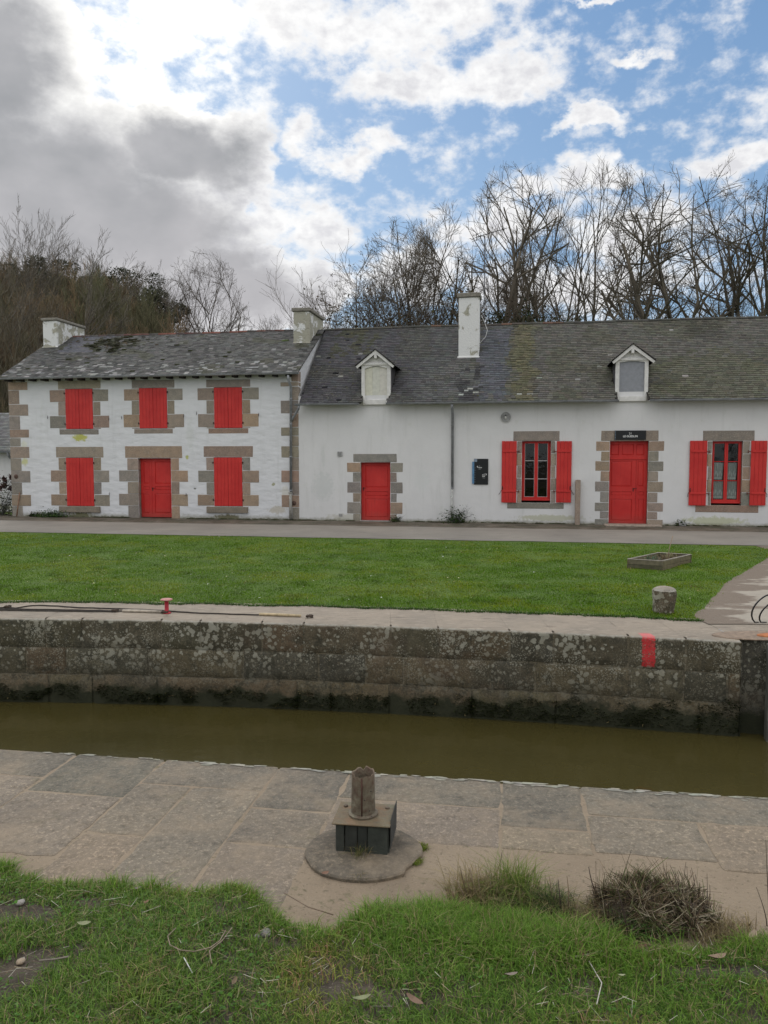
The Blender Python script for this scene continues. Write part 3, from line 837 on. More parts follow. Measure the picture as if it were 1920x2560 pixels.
o = npmesh('bank', vs, fs, [], np.full((len(vs), 3), .1), M['soil'], smooth=True); tag(o, kind='structure')

def blades(P, L, width, colA, colB, dry=.04, lean=.35, up=.9, seed=1, drycol=(.30, .24, .12)):
    r = np.random.default_rng(seed); n = len(P)
    az_ = r.uniform(0, 2 * math.pi, n); side = np.stack([np.cos(az_), np.sin(az_), np.zeros(n)], 1)
    ld = az_ + math.pi / 2 + r.normal(0, .4, n); ln = np.abs(r.normal(lean, lean * .6, n))
    ldir = np.stack([np.cos(ld), np.sin(ld), np.zeros(n)], 1)
    L = L * r.uniform(.55, 1.25, n); w = width * r.uniform(.7, 1.3, n)
    upv = np.array([[0, 0, 1.0]])
    mid = P + upv * (L * .55 * up)[:, None] + ldir * (L * ln * .45)[:, None]
    tip = P + upv * (L * up * np.clip(1 - ln * .45, .25, 1))[:, None] + ldir * (L * ln * 1.25)[:, None]
    V = np.stack([P - side * w[:, None] / 2, P + side * w[:, None] / 2, mid + side * w[:, None] * .38, mid - side * w[:, None] * .38, tip], 1).reshape(-1, 3)
    base = (np.arange(n) * 5)[:, None]
    Q = base + np.array([[0, 1, 2, 3]]); T = base + np.array([[3, 2, 4]])
    f = r.uniform(0, 1, n)[:, None]; c = np.array([colA]) * (1 - f) + np.array([colB]) * f
    c *= r.uniform(.8, 1.25, n)[:, None]
    d = r.uniform(0, 1, n) < dry
    c[d] = np.array(drycol) * r.uniform(.6, 1.2, d.sum())[:, None]
    return V, Q, T, np.repeat(c, 5, axis=0)
def merge(parts):
    V = []; Q = []; T = []; C = []; o = 0
    for (v, q, t, c) in parts:
        V.append(v); Q.append(q + o); T.append(t + o if len(t) else np.zeros((0, 3), int)); C.append(c); o += len(v)
    return np.concatenate(V), np.concatenate(Q), np.concatenate(T), np.concatenate(C)

# near grass
P = []; 
tries = 0
while len(P) < 125000:
    a = random.uniform(-2.7, 2.9); bb = 1.55 + 2.0 * random.random() ** 1.15
    e = bb - bedge(a)
    if e < .0 and random.random() > .0: continue
    s = soilness(a, bb)
    if s > .12 and random.random() < min(.97, s * 4): continue
    if vn(a * 3.1, bb * 3.1, 4) < -.32 and random.random() < .55: continue
    P.append((*AB(a, bb), zbank(a, bb) - .004))
P = np.array(P)
Ln = np.array([.066 * (1 + .55 * vn(p[0] * 2.6, p[1] * 2.6, 7)) for p in P])
# warm/olive patches
pn = np.array([vn(p[0] * 1.9, p[1] * 1.9, 11) for p in P])
V, Q, T, C = blades(P, Ln, .0035, (.042, .105, .013), (.18, .29, .048), .12, .55, .8, 3)
f = np.repeat(np.clip((pn - .05) * 2.6, 0, 1), 5)[:, None]
C = C * (1 - f) + C * np.array([[1.55, 1.05, 1.3]]) * f
# taller fringe hanging over the paving edge
P2 = []
for _ in range(14000):
    a = random.uniform(-2.7, 2.9); bb = bedge(a) + abs(random.gauss(0, .06)) - .012
    if vn(a * 4, 0, 3) < -.2 and random.random() < .6: continue
    P2.append((*AB(a, bb), zbank(a, bb) - .004))
P2 = np.array(P2); 
b2 = blades(P2, np.array([.075 * (1 + 1.1 * vn(p[0] * 7, p[1] * 7, 2)) for p in P2]), .0036, (.07, .152, .014), (.175, .28, .038), .10, .55, .85, 5)
P3 = []                       # lush tussocks between the cut stems
for _ in range(15000):
    a = random.gauss(.80, .34); bb = random.gauss(1.86, .14)
    if bb < bedge(a): continue
    P3.append((*AB(a, bb), zbank(a, bb)))
b3 = blades(np.array(P3), np.full(len(P3), .115), .0036, (.07, .155, .016), (.18, .29, .045), .14, .55, .9, 6)
V, Q, T, C = merge([(V, Q, T, C), b2, b3])
tag(npmesh('grass', V, Q, T, C, M['grass']), 'rough long green grass on the near canal bank', 'grass', kind='stuff')
# dead straws and scraps lying in the grass
n = 2600; rr_ = np.random.default_rng(77); segs = []
for _ in range(n):
    a = random.uniform(-2.6, 2.8); bb = bedge(a) + random.random() ** 1.4 * 1.8
    if vn(a * 2.4, bb * 2.4, 31) < -.05 and random.random() < .7: continue
    x, y = AB(a, bb); z = zbank(a, bb) + random.uniform(.012, .05); t_ = random.uniform(0, 6.28); L_ = random.uniform(.02, .09)
    segs.append((x, y, z, x + L_ * math.cos(t_), y + L_ * math.sin(t_), z + random.uniform(-.015, .02), .0012, .0006))
V, Q = segmesh(np.array(segs), 3); cc = np.array(((.34, .28, .17), (.22, .16, .09), (.45, .42, .33), (.14, .10, .06)))[rr_.integers(0, 4, len(segs))]
tag(npmesh('straw_litter', V, Q, [], np.repeat(cc, 6, axis=0), M['tinted']), 'dead straws and scraps lying loose in the near grass', 'litter', kind='stuff')
# low clover like leaves in the near grass
P = []
while len(P) < 3000:
    a = random.uniform(-2.6, 2.8); bb = random.uniform(1.7, 3.5)
    if bb < bedge(a) + .06 or vn(a * 2.2, bb * 2.2, 21) < .0: continue
    P.append((*AB(a, bb), zbank(a, bb) + random.uniform(.01, .035)))
P = np.array(P); n = len(P); r = rng
th_ = r.uniform(0, 6.28, n); s_ = r.uniform(.004, .009, n)
ax = np.stack([np.cos(th_), np.sin(th_), r.uniform(-.3, .3, n)], 1) * s_[:, None]; ay = np.stack([-np.sin(th_), np.cos(th_), r.uniform(-.2, .5, n)], 1) * s_[:, None]
V = np.stack([P - ax - ay * .6, P + ax - ay * .6, P + ax * .8 + ay, P - ax * .8 + ay], 1).reshape(-1, 3)
Q = (np.arange(n) * 4)[:, None] + np.array([[0, 1, 2, 3]])
C = np.repeat(np.array([[.06, .14, .022]]) * r.uniform(.7, 1.4, n)[:, None], 4, axis=0)
tag(npmesh('clover', V, Q, [], C, M['leaf']), 'small round clover leaves low among the near grass', 'clover', kind='stuff')

# lawn blades on the far side
P = []; XM = []
r = np.random.default_rng(11); n = 330000
X = r.uniform(-11.5, 9.6, n); Fq = r.uniform(0, 1, n) ** .85
pe_y = np.array([p[1] for p in pb][::-1]); pe_x = np.array([p[0] for p in pb][::-1])
yb = 25 / math.cos(TH) - math.tan(TH) * X + (RQ0 - .02) / math.cos(TH)
lf = np.array([lawn_front(x) for x in np.linspace(-12, 10, 2000)]); yf_ = np.interp(X, np.linspace(-12, 10, 2000), lf)
Y = yb + (yf_ - yb) * Fq ** .9
keep = X < np.interp(Y, pe_y, pe_x) + r.normal(0, .05, n); X = X[keep]; Y = Y[keep]
q = (X * N3[0] + (Y - 25) * N3[1]); Zs = GZ + GZ * np.clip(q, -13.2, 0) / 13.2
P = np.stack([X, Y, Zs - .003], 1)
pn = np.array([vn(x * .55, y * .8, 3) + .5 * vn(x * 2.3, y * 2.6, 8) for x, y in zip(X, Y)])
hn = np.array([1 + .8 * vn(x * 1.7, y * 1.7, 5) for x, y in zip(X, Y)])
V, Q, T, C = blades(P, .040 * hn, .009, (.076, .158, .006), (.120, .225, .010), .014, .6, .8, 12, (.33, .30, .16))
f = np.repeat(np.clip(pn * 2.2 + .25, 0, 1), 5)[:, None]
C = C * (1 - f) + C * np.array([[1.65, 1.18, 1.2]]) * f
dk = np.array([vn(x * 3.1, y * 3.4, 18) for x, y in zip(X, Y)]); C *= np.repeat(1 - .35 * np.clip(dk * 2.5 - .2, 0, 1), 5)[:, None]
edgeP = []
for _ in range(9000):         # ragged fringe on the quay stones
    x = random.uniform(-10, 4.4); y = lawn_front(x) + random.gauss(0, .03); edgeP.append((x, y, .0))
b2 = blades(np.array(edgeP), np.full(len(edgeP), .05), .008, (.030, .075, .010), (.055, .12, .015), .05, .7, .7, 13)
V, Q, T, C = merge([(V, Q, T, C), b2])
tag(npmesh('lawn_grass', V, Q, T, C, M['grass']), 'short bright green lawn grass between quay and road', 'grass', kind='stuff')
# daisies and pale bits on the lawn
dz = MB()
for _ in range(170):
    x = random.uniform(-10, 8); y = random.uniform(12, 20.5 - .17 * x)
    if x > path_edge_x(y) - .3 or y < lawn_front(x) + .3: continue
    z = zg(x, y) + .035; s = random.uniform(.008, .016)
    dz.add([(x + s * math.cos(t), y + s * math.sin(t), z + random.uniform(-.003, .006)) for t in (0, 1.05, 2.1, 3.14, 4.2, 5.2)], [list(range(6))], random.choice(((.7, .7, .65), (.45, .4, .25), (.6, .55, .3))))
tag(dz.build('daisies', M['plain']), 'tiny white daisies and pale flecks scattered on the lawn', 'flowers', kind='stuff')
# moss tufts at the water line of the far wall
P = []
for _ in range(26000):
    x = random.uniform(-9, ENDX); hh = -.97 + .04 * max(0, x) + .20 * vn(x * 1.7, 2) + .12 * vn(x * 6, 4)
    z = random.uniform(-1.17, hh)
    if vn(x * 3, z * 3, 8) < -.25: continue
    P.append((x, yfar(x) + .0 + .01 * random.random(), z))
P = np.array(P); V, Q, T, C = blades(P, np.full(len(P), .035), .012, (.010, .016, .005), (.035, .042, .014), .02, 1.1, .3, 14)
tag(npmesh('moss', V, Q, T, C, M['grass']), 'dark green moss hanging over the foot of the lock wall', 'moss', kind='stuff')
# weeds and litter along the foot of the houses
P = []
for _ in range(15000):
    s = random.uniform(-13.3, 12.5); d = -abs(random.gauss(0, .09)) - .01
    if vn(s * .9, 1, 1) + .4 * vn(s * 4, 2) < -.02: continue
    if any(a - .1 < s < b_ + .1 for a, b_ in ((-8.5, -7.2), (-.85, .3), (6.4, 7.6))): continue
    p = facade(s, d, GZ + .008); P.append(p)
P = np.array(P); b1 = blades(P, np.full(len(P), .05), .009, (.03, .045, .012), (.075, .085, .03), .25, .8, .7, 15, (.16, .13, .08))
V, Q, T, C = merge([b1]); tag(npmesh('weeds', V, Q, T, C, M['grass']), 'thin weeds and dead stalks along the foot of the house walls', 'weeds', kind='stuff')

exec_marker = 1
#@@HOUSES@@
# ================================================================== houses
S_L, S_J, S_R = -13.22, R1(1549, 900)[0], 16.5
LO, RO = -8.0, 4.0            # along-positions of the two houses' own origins
RIDGE_T = 3.2
ZE_L, ZE_R = 4.97, 3.97       # roof height at the eave lip
SL_L = (6.87 - ZE_L) / (RIDGE_T + .32); SL_R = (6.87 - ZE_R) / (RIDGE_T + .35)
def zroof_l(t): return ZE_L + (t + .32) * SL_L
def zroof_r(t): return ZE_R + (t + .35) * SL_R
left_house = ftag(empty('house', (0, 0, 0), 'two storey whitewashed stone house with closed red shutters and a slate roof', 'house'), LO)
long_house = ftag(empty('house', (0, 0, 0), 'long low white cottage with two roof dormers joined to the right of the taller house', 'house'), RO)

def wall_mesh(name, mat, parent, s0, s1, ztop, holes, off, gable=None, depth=6.4):
    b = MB()
    xs = sorted(set([s0, s1] + [h[0] for h in holes] + [h[1] for h in holes])); zs = sorted(set([0.0, ztop] + [h[2] for h in holes] + [h[3] for h in holes]))
    for i in range(len(xs) - 1):
        for k in range(len(zs) - 1):
            cx = (xs[i] + xs[i + 1]) / 2; cz = (zs[k] + zs[k + 1]) / 2
            if any(h[0] < cx < h[1] and h[2] < cz < h[3] for h in holes): continue
            b.add([(xs[i], 0, zs[k]), (xs[i + 1], 0, zs[k]), (xs[i + 1], 0, zs[k + 1]), (xs[i], 0, zs[k + 1])], [[0, 1, 2, 3]])
    b.add([(s1, depth, 0), (s0, depth, 0), (s0, depth, ztop), (s1, depth, ztop)], [[0, 1, 2, 3]])
    for sx_ in (s0, s1):
        b.add([(sx_, 0, 0), (sx_, depth, 0), (sx_, depth, ztop), (sx_, RIDGE_T, gable), (sx_, 0, ztop)], [[0, 1, 2, 3, 4]])
    return b.build(name, mat, parent, (off, 0, 0))

GR_COL = [lin('9c8a78'), lin('958a7c'), lin('918a80'), lin('a08a76'), lin('8d867c'), lin('988c7e')]
GR_R = [lin('96897c'), lin('9a8c7c'), lin('8f877c'), lin('a08a76'), lin('8c8880')]
def stone(mb, x0, x1, z0, z1, y0=-.009, y1=.24, cols=GR_COL, g=.004):
    c = random.choice(cols); c = tuple(k * .92 for k in vary(c, .12, .04))
    mb.box(x0 + g, x1 - g, y0 + random.uniform(-.002, .003), y1, z0 + g, z1 - g, c, .010, .0045)
def surround(name, RR, parent, off, op, col, lintel, quoins, sill=None, cols=GR_COL, narrow_split=True):
    o = rect(RR, *op); mb = MB()
    L = rect(RR, *lintel); xl = RR(col[0], (op[2] + op[3]) / 2)[0]; xr = RR(col[1], (op[2] + op[3]) / 2)[0]
    stone(mb, L[0], L[1], o[3], L[3], cols=cols)
    zb = o[2] if sill is not None else GZ - .1
    qs = [rect(RR, *q) for q in quoins]
    for side in (0, 1):
        inner = o[side]; cuts = [(q[2], q[3], q[side]) for q in qs]
        zc = o[3]
        for (q0, q1, ox) in sorted(cuts, key=lambda c: -c[1]):
            q1 = min(q1, o[3])
            if zc - q1 > .03: stone(mb, *sorted((inner, (xl, xr)[side])), q1, zc, cols=cols)
            stone(mb, *sorted((inner, ox)), max(q0, zb), q1, cols=cols); zc = max(q0, zb)
        if zc - zb > .03: stone(mb, *sorted((inner, (xl, xr)[side])), zb, zc, cols=cols)
    ob = mb.build('stone_surround', M['granite'], parent, (off, 0, 0))
    if sill is not None:
        s = rect(RR, *sill[:4]); mb = MB(); c = tuple(k * .72 for k in vary(random.choice(cols), .08))
        mb.box(s[0], s[1], sill[4], .26, s[2], s[3] - .002, c, .01, .003)
        mb.build('sill', M['granite'], parent, (off, 0, 0))
    return o
holesL = []; holesR = []
# closed shutters of the left house: opening, column, lintel, quoins, sill
WL = [((340, 482, 522, 732), (302, 522), (300, 522, 478, 522), [(257, 562, 527, 590), (259, 567, 662, 726)], (308, 512, 732, 760, -.004)),
      ((722, 867, 517, 729), (682, 906), (682, 905, 476, 517), [(642, 948, 522, 583), (640, 955, 655, 723)], (695, 897, 729, 755, -.004)),
      ((1110, 1256, 514, 727), (1069, 1298), (1068, 1298, 474, 514), [(1024, 1342, 517, 580), (1026, 1342, 652, 721)], (1080, 1288, 727, 755, -.004)),
      ((345, 487, 879, 1131), (305, 527), (290, 537, 822, 879), [(263, 567, 945, 1006), (265, 571, 1070, 1130)], (311, 521, 1131, 1163, -.07)),
      ((1110, 1257, 877, 1132), (1070, 1298), (1054, 1312, 819, 877), [(1027, 1343, 946, 1008), (1025, 1342, 1072, 1130)], (1074, 1287, 1133, 1166, -.07))]
def planks(mb, x0, x1, z0, z1, y0, y1, n, g=.0035):
    w = (x1 - x0) / n
    for k in range(n): mb.box(x0 + k * w + (g / 2 if k else 0), x0 + (k + 1) * w - (g / 2 if k < n - 1 else 0), y0 + random.uniform(0, .0015), y1, z0, z1, ch=.003)
for (op, col, lt, qs, sl) in WL:
    o = surround('stone_surround', R1, left_house, LO, op, col, lt, qs, sl); holesL.append(o)
    xm = (o[0] + o[1]) / 2; H = o[3] - o[2]
    for side, (a, c) in enumerate(((o[0] + .006, xm - .005), (xm + .005, o[1] - .006))):
        b = MB(); planks(b, a, c, o[2] + .012, o[3] - .012, -.014, .016, 4)
        sh = b.build('shutter', M['red'], left_house, (LO, 0, 0))
        for zz in (o[2] + H * .19 if H < 1.2 else o[2] + H * .13, o[3] - H * .11):
            oe = a if side == 0 else c; ie = (c - .10) if side == 0 else (a + .10); b = MB()
            b.box(min(oe, ie), max(oe, ie), -.019, -.0145, zz - .014, zz + .014, ch=.001)
            b.build('strap', M['red'], sh, (LO, 0, 0))
            oe = a - .03 if side == 0 else c + .03; b = MB()
            b.tube([(oe, -.03, zz - .035), (oe, -.03, zz + .035)], .011, 6); b.box(oe - .02, oe + .02, -.028, 0, zz - .012, zz + .012, ch=.001)
            b.build('hinge', M['iron'], sh, (LO, 0, 0))
for (hx, hy) in ((250, 670), (567, 678), (633, 672), (955, 662), (1021, 649), (1343, 656), (570, 1066), (967, 1070)):
    sx_, sz_ = R1(hx, hy); b = MB()
    b.tube([(sx_, 0, sz_ - .01), (sx_, -.04, sz_), (sx_ + .008, -.05, sz_ + .05)], .008, 5); b.tube([(sx_, -.045, sz_ - .06), (sx_, -.05, sz_ + .0)], .008, 5)
    b.build('shutter_hook', M['iron'], left_house, (LO, 0, 0))

def door(RR, parent, off, op, leaves, handle, transom=None, tsplit=None):
    o = rect(RR, *op); d = MB(); f = .03
    o = (o[0], o[1], GZ + .015, o[3])
    d.box(o[0], o[0] + f, .15, .20, o[2], o[3], ch=.002); d.box(o[1] - f, o[1], .15, .20, o[2], o[3], ch=.002)
    d.box(o[0] + f, o[1] - f, .15, .20, o[3] - f, o[3], ch=.002)
    d.box(o[0], o[1], .20, .215, o[2], o[3], ch=.001)
    root = d.build('door', M['red'], parent, (off, 0, 0))
    def panelled(mb, x0, x1, z0, z1, panels):
        xsb = sorted(set([x0, x1] + [p[0] for p in panels] + [p[1] for p in panels])); zsb = sorted(set([z0, z1] + [p[2] for p in panels] + [p[3] for p in panels]))
        for i in range(len(xsb) - 1):
            for k in range(len(zsb) - 1):
                cx = (xsb[i] + xsb[i + 1]) / 2; cz = (zsb[k] + zsb[k + 1]) / 2
                if any(p[0] < cx < p[1] and p[2] < cz < p[3] for p in panels): continue
                mb.add([(xsb[i], .158, zsb[k]), (xsb[i + 1], .158, zsb[k]), (xsb[i + 1], .158, zsb[k + 1]), (xsb[i], .158, zsb[k + 1])], [[0, 1, 2, 3]])
        for (a, b_, c, e) in panels:
            r = .012
            R0 = [(a, .158, c), (b_, .158, c), (b_, .158, e), (a, .158, e)]; R1_ = [(a + r * .5, .176, c + r * .5), (b_ - r * .5, .176, c + r * .5), (b_ - r * .5, .176, e - r * .5), (a + r * .5, .176, e - r * .5)]
            m_ = .03 if e - c > .2 else .014
            R2_ = [(a + m_, .164, c + m_), (b_ - m_, .164, c + m_), (b_ - m_, .164, e - m_), (a + m_, .164, e - m_)]
            mb.add(R0 + R1_ + R2_, [[i, (i + 1) % 4, 4 + (i + 1) % 4, 4 + i] for i in range(4)] + [[4 + i, 4 + (i + 1) % 4, 8 + (i + 1) % 4, 8 + i] for i in range(4)] + [[8, 9, 10, 11]])
        mb.box(x0, x1, .178, .198, z0, z1, ch=.001)
    ztop = o[3] - f
    if transom:
        zs = RR((op[0] + op[1]) / 2, tsplit)[1]; t_ = MB()
        panelled(t_, o[0] + f, o[1] - f, zs + .03, o[3] - f, [rect(RR, *p) for p in transom]); 
        t_.box(o[0] + f, o[1] - f, .135, .18, zs - .02, zs + .028, ch=.006)
        x_ = t_.build('transom', M['red'], root, (off, 0, 0)); ztop = zs - .02
    for (x0, x1, ps) in leaves:
        a = max(RR(x0, op[3] - 60)[0], o[0] + f) + .002; c = min(RR(x1, op[3] - 60)[0], o[1] - f) - .003
        lf = MB(); panelled(lf, a, c, o[2] + .01, ztop - .004, [rect(RR, *p) for p in ps])
        lf.box(a, c, .150, .158, o[2] + .01, o[2] + .10, ch=.002)
        if x0 > op[0] + 20 : lf.box(a, a + .03, .146, .158, o[2] + .10, ztop - .01, ch=.003)
        lf.build('leaf', M['red'], root, (off, 0, 0))
    hx, hz = RR(*handle); h = MB(); h.box(hx - .013, hx + .013, .148, .156, hz - .06, hz + .05, ch=.003); h.tube([(hx, .15, hz + .03), (hx, .11, hz + .03), (hx + .10, .105, hz + .03)], .009, 6)
    h.build('handle', M['iron'], root, (off, 0, 0))
    return o
o = surround('s', R1, left_house, LO, (719, 888, 882, 1190), (662, 931), (647, 945, 819, 882), [(617, 975, 945, 1005), (617, 975, 1068, 1129)]); holesL.append((o[0], o[1], 0, o[3]))
door(R1, left_house, LO, (720, 888, 883, 1190), [(720, 775, [(733, 764, 900, 1015), (733, 764, 1030, 1047), (733, 764, 1068, 1168)]), (775, 888, [(793, 875, 900, 1015), (793, 875, 1030, 1047), (793, 875, 1068, 1168)])], (781, 1043))
o = surround('s', R2, long_house, RO, (557, 763, 1315, 1718), (504, 808), (506, 808, 1257, 1315), [(463, 850, 1318, 1384), (463, 848, 1452, 1529), (463, 848, 1592, 1672)], cols=GR_R); holesR.append((o[0], o[1], 0, o[3]))
door(R2, long_house, RO, (557, 763, 1315, 1718), [(557, 763, [(584, 742, 1338, 1490), (584, 742, 1518, 1548), (584, 742, 1570, 1698)])], (570, 1500))
rows3 = [(668, 1062, 790, 848), (663, 1058, 905, 963), (662, 1055, 1023, 1083), (660, 1055, 1144, 1195), (660, 1053, 1240, 1290)]
o = surround('s', R3, long_house, RO, (744, 967, 789, 1278), (693, 1026), (697, 1030, 728, 789), rows3, cols=GR_R); holesR.append((o[0], o[1], 0, o[3]))
door(R3, long_house, RO, (744, 967, 789, 1278), [(744, 898, [(758, 878, 908, 1052), (758, 878, 1082, 1103), (758, 878, 1125, 1250)]), (898, 967, [(914, 948, 908, 1052), (914, 948, 1082, 1103), (914, 948, 1125, 1250)])], (886, 1070),
     [(757, 805, 808, 870), (822, 890, 808, 870), (905, 952, 808, 870)], 893)

# open windows of the cottage
def interior_mat():
    m, t, b = new_mat('room_dark'); b.inputs['Base Color'].default_value = (.03, .022, .016, 1); b.inputs['Roughness'].default_value = .9; return m
M['room'] = interior_mat()
def lace_mat():
    m, t, b = new_mat('lace_curtain'); v = obc(t); x, y, z = t.sep(v)
    b.inputs['Base Color'].default_value = (.78, .80, .78, 1); b.inputs['Roughness'].default_value = .9
    # motif: rows of dots near the hem of each tier; attribute x runs 0..1 up the tier
    h = t.sep(attr(t))[0]; u = t.sep(attr(t))[1]
    su = t.math('MULTIPLY', u, 5.0); cell = t.math('FRACT', su)
    par = t.math('MODULO', t.math('FLOOR', su), 2.0)
    cy = t.math('ADD', .34, t.math('MULTIPLY', par, .10))
    dd = t.math('SQRT', t.math('ADD', t.math('POWER', t.math('SUBTRACT', cell, .5), 2), t.math('POWER', t.math('MULTIPLY', t.math('SUBTRACT', h, cy), 3.2), 2)))
    dot = t.mr(dd, .40, .34)
    mesh_ = t.mr(t.noise(v, 160, 1, .5), .45, .55, .55, .82)
    hem = t.mr(h, .22, .18)
    op = t.math('MAXIMUM', t.math('MAXIMUM', mesh_, dot), hem)
    zig = t.math('ADD', .03, t.math('MULTIPLY', t.math('ABSOLUTE', t.math('SUBTRACT', t.math('FRACT', t.math('MULTIPLY', u, 9)), .5)), .12))
    op = t.math('MULTIPLY', op, t.mr(t.math('SUBTRACT', h, zig), 0, .01))
    tr = t.node('ShaderNodeBsdfTransparent'); mx = t.node('ShaderNodeMixShader'); t.put(mx.inputs[0], op)
    t.L.new(tr.outputs[0], mx.inputs[1]); t.L.new(b.outputs[0], mx.inputs[2])
    out = [n for n in t.N if n.type == 'OUTPUT_MATERIAL'][0]; t.L.new(mx.outputs[0], out.inputs[0])
    return m
M['lace'] = lace_mat()
def window(RR, parent, off, op, munt, curtains, light_bars):
    o = rect(RR, *op); x0, x1, z0, z1 = o; b = MB(); f = .045
    b.box(x0, x0 + f, .13, .20, z0, z1, ch=.003); b.box(x1 - f, x1, .13, .20, z0, z1, ch=.003)
    b.box(x0 + f, x1 - f, .13, .20, z1 - f * .6, z1, ch=.003); b.box(x0 - .0, x1 + .0, .07, .20, z0 + .002, z0 + .055, ch=.008)
    w = b.build('window', M['red'], parent, (off, 0, 0))
    xm = (x0 + x1) / 2; zs = [z0 + .055 + .0] + [RR((op[0] + op[1]) / 2, m_)[1] for m_ in munt][::-1] + [z1 - f * .6]
    for (a, c) in ((x0 + f, xm + .0), (xm, x1 - f)):
        b = MB(); s = .045
        L_ = (a, a + s) if a < xm - .01 else (a, a + .05)
        R_ = (c - .05, c) if a < xm - .01 else (c - s, c)
        b.box(L_[0] + .001, L_[1], .115, .165, zs[0], zs[-1], ch=.006); b.box(R_[0], R_[1] - .001, .115, .165, zs[0], zs[-1], ch=.006)
        b.box(L_[1], R_[0], .12, .165, zs[0], zs[0] + .06, ch=.004); b.box(L_[1], R_[0], .12, .165, zs[-1] - .045, zs[-1], ch=.004)
        if not light_bars:
            for z in zs[1:-1]: b.box(L_[1], R_[0], .125, .16, z - .012, z + .012, ch=.004)
        cs_ = b.build('casement', M['red'], w, (off, 0, 0))
        if light_bars:
            b = MB()
            for z in zs[1:-1]: b.box(L_[1], R_[0], .13, .152, z - .011, z + .011, (.40, .38, .37), ch=.002)
            for q in ((L_[1], L_[1] + .012), (R_[0] - .012, R_[0])): b.box(q[0], q[1], .131, .151, zs[0] + .06, zs[-1] - .045, (.40, .37, .36), ch=.002)
            b.box(L_[1], R_[0], .1305, .1505, zs[0] + .06, zs[0] + .072, (.40, .37, .36), ch=.002)
            b.build('glazing_bar', M['plain'], w, (off, 0, 0))
        b = MB(); b.add([(L_[1], .145, zs[0] + .06), (R_[0], .145, zs[0] + .06), (R_[0], .145, zs[-1] - .045), (L_[1], .145, zs[-1] - .045)], [[0, 1, 2, 3]])
        b.build('pane', M['glass'], w, (off, 0, 0))
        if curtains:
            zt = [zs[0] + .05, zs[1], zs[2] - .03]
            for k in range(2):
                lo, hi = zt[k] + .0, zt[k + 1] + .0; nx = 30; vs = []; cc = []
                for i in range(nx + 1):
                    for h in (0, .25, .5, .75, 1):
                        u = i / nx; xx = L_[1] + u * (R_[0] - L_[1] - (.03 * (1 - h) if k == 1 else 0))
                        vs.append((xx - off, .185 + .008 * math.sin(u * 26 + k) + .01 * k, lo + (hi - lo) * h)); cc.append((h, u, 0))
                fs = [[i * 5 + j_, (i + 1) * 5 + j_, (i + 1) * 5 + j_ + 1, i * 5 + j_ + 1] for i in range(nx) for j_ in range(4)]
                npmesh('curtain', vs, fs, [], np.array(cc), M['lace'], w, True)
    b = MB(); b.add([(x0 - .6, 1.6, z0 - .6), (x1 + .6, 1.6, z0 - .6), (x1 + .6, 1.6, z1 + .5), (x0 - .6, 1.6, z1 + .5)], [[0, 1, 2, 3]])
    b.add([(x0 - .6, .3, z0 - .6), (x0 - .6, 1.6, z0 - .6), (x0 - .6, 1.6, z1 + .5), (x0 - .6, .3, z1 + .5)], [[0, 1, 2, 3]])
    b.add([(x1 + .6, .3, z0 - .6), (x1 + .6, 1.6, z0 - .6), (x1 + .6, 1.6, z1 + .5), (x1 + .6, .3, z1 + .5)], [[0, 1, 2, 3]])
    b.box(x0 + .05, x0 + .42, .9, 1.3, z0 - .5, z0 + .28, (.12, .05, .02)) if not curtains else None
    b.build('room', M['room'], w, (off, 0, 0))
    return o
WR = [((240, 407, 789, 1134), (212, 436), (192, 459, 732, 789), [], (157, 482, 1145, 1178, -.012), [903, 1008], False, True, ((125, 210), (440, 526)), 790, 1143),
      ((1334, 1510, 789, 1150), (1310, 1557), (1284, 1583, 728, 789), [], (1240, 1603, 1160, 1201, -.012), [908, 1019], True, False, ((1204, 1303), (1555, 1647)), 788, 1160)]
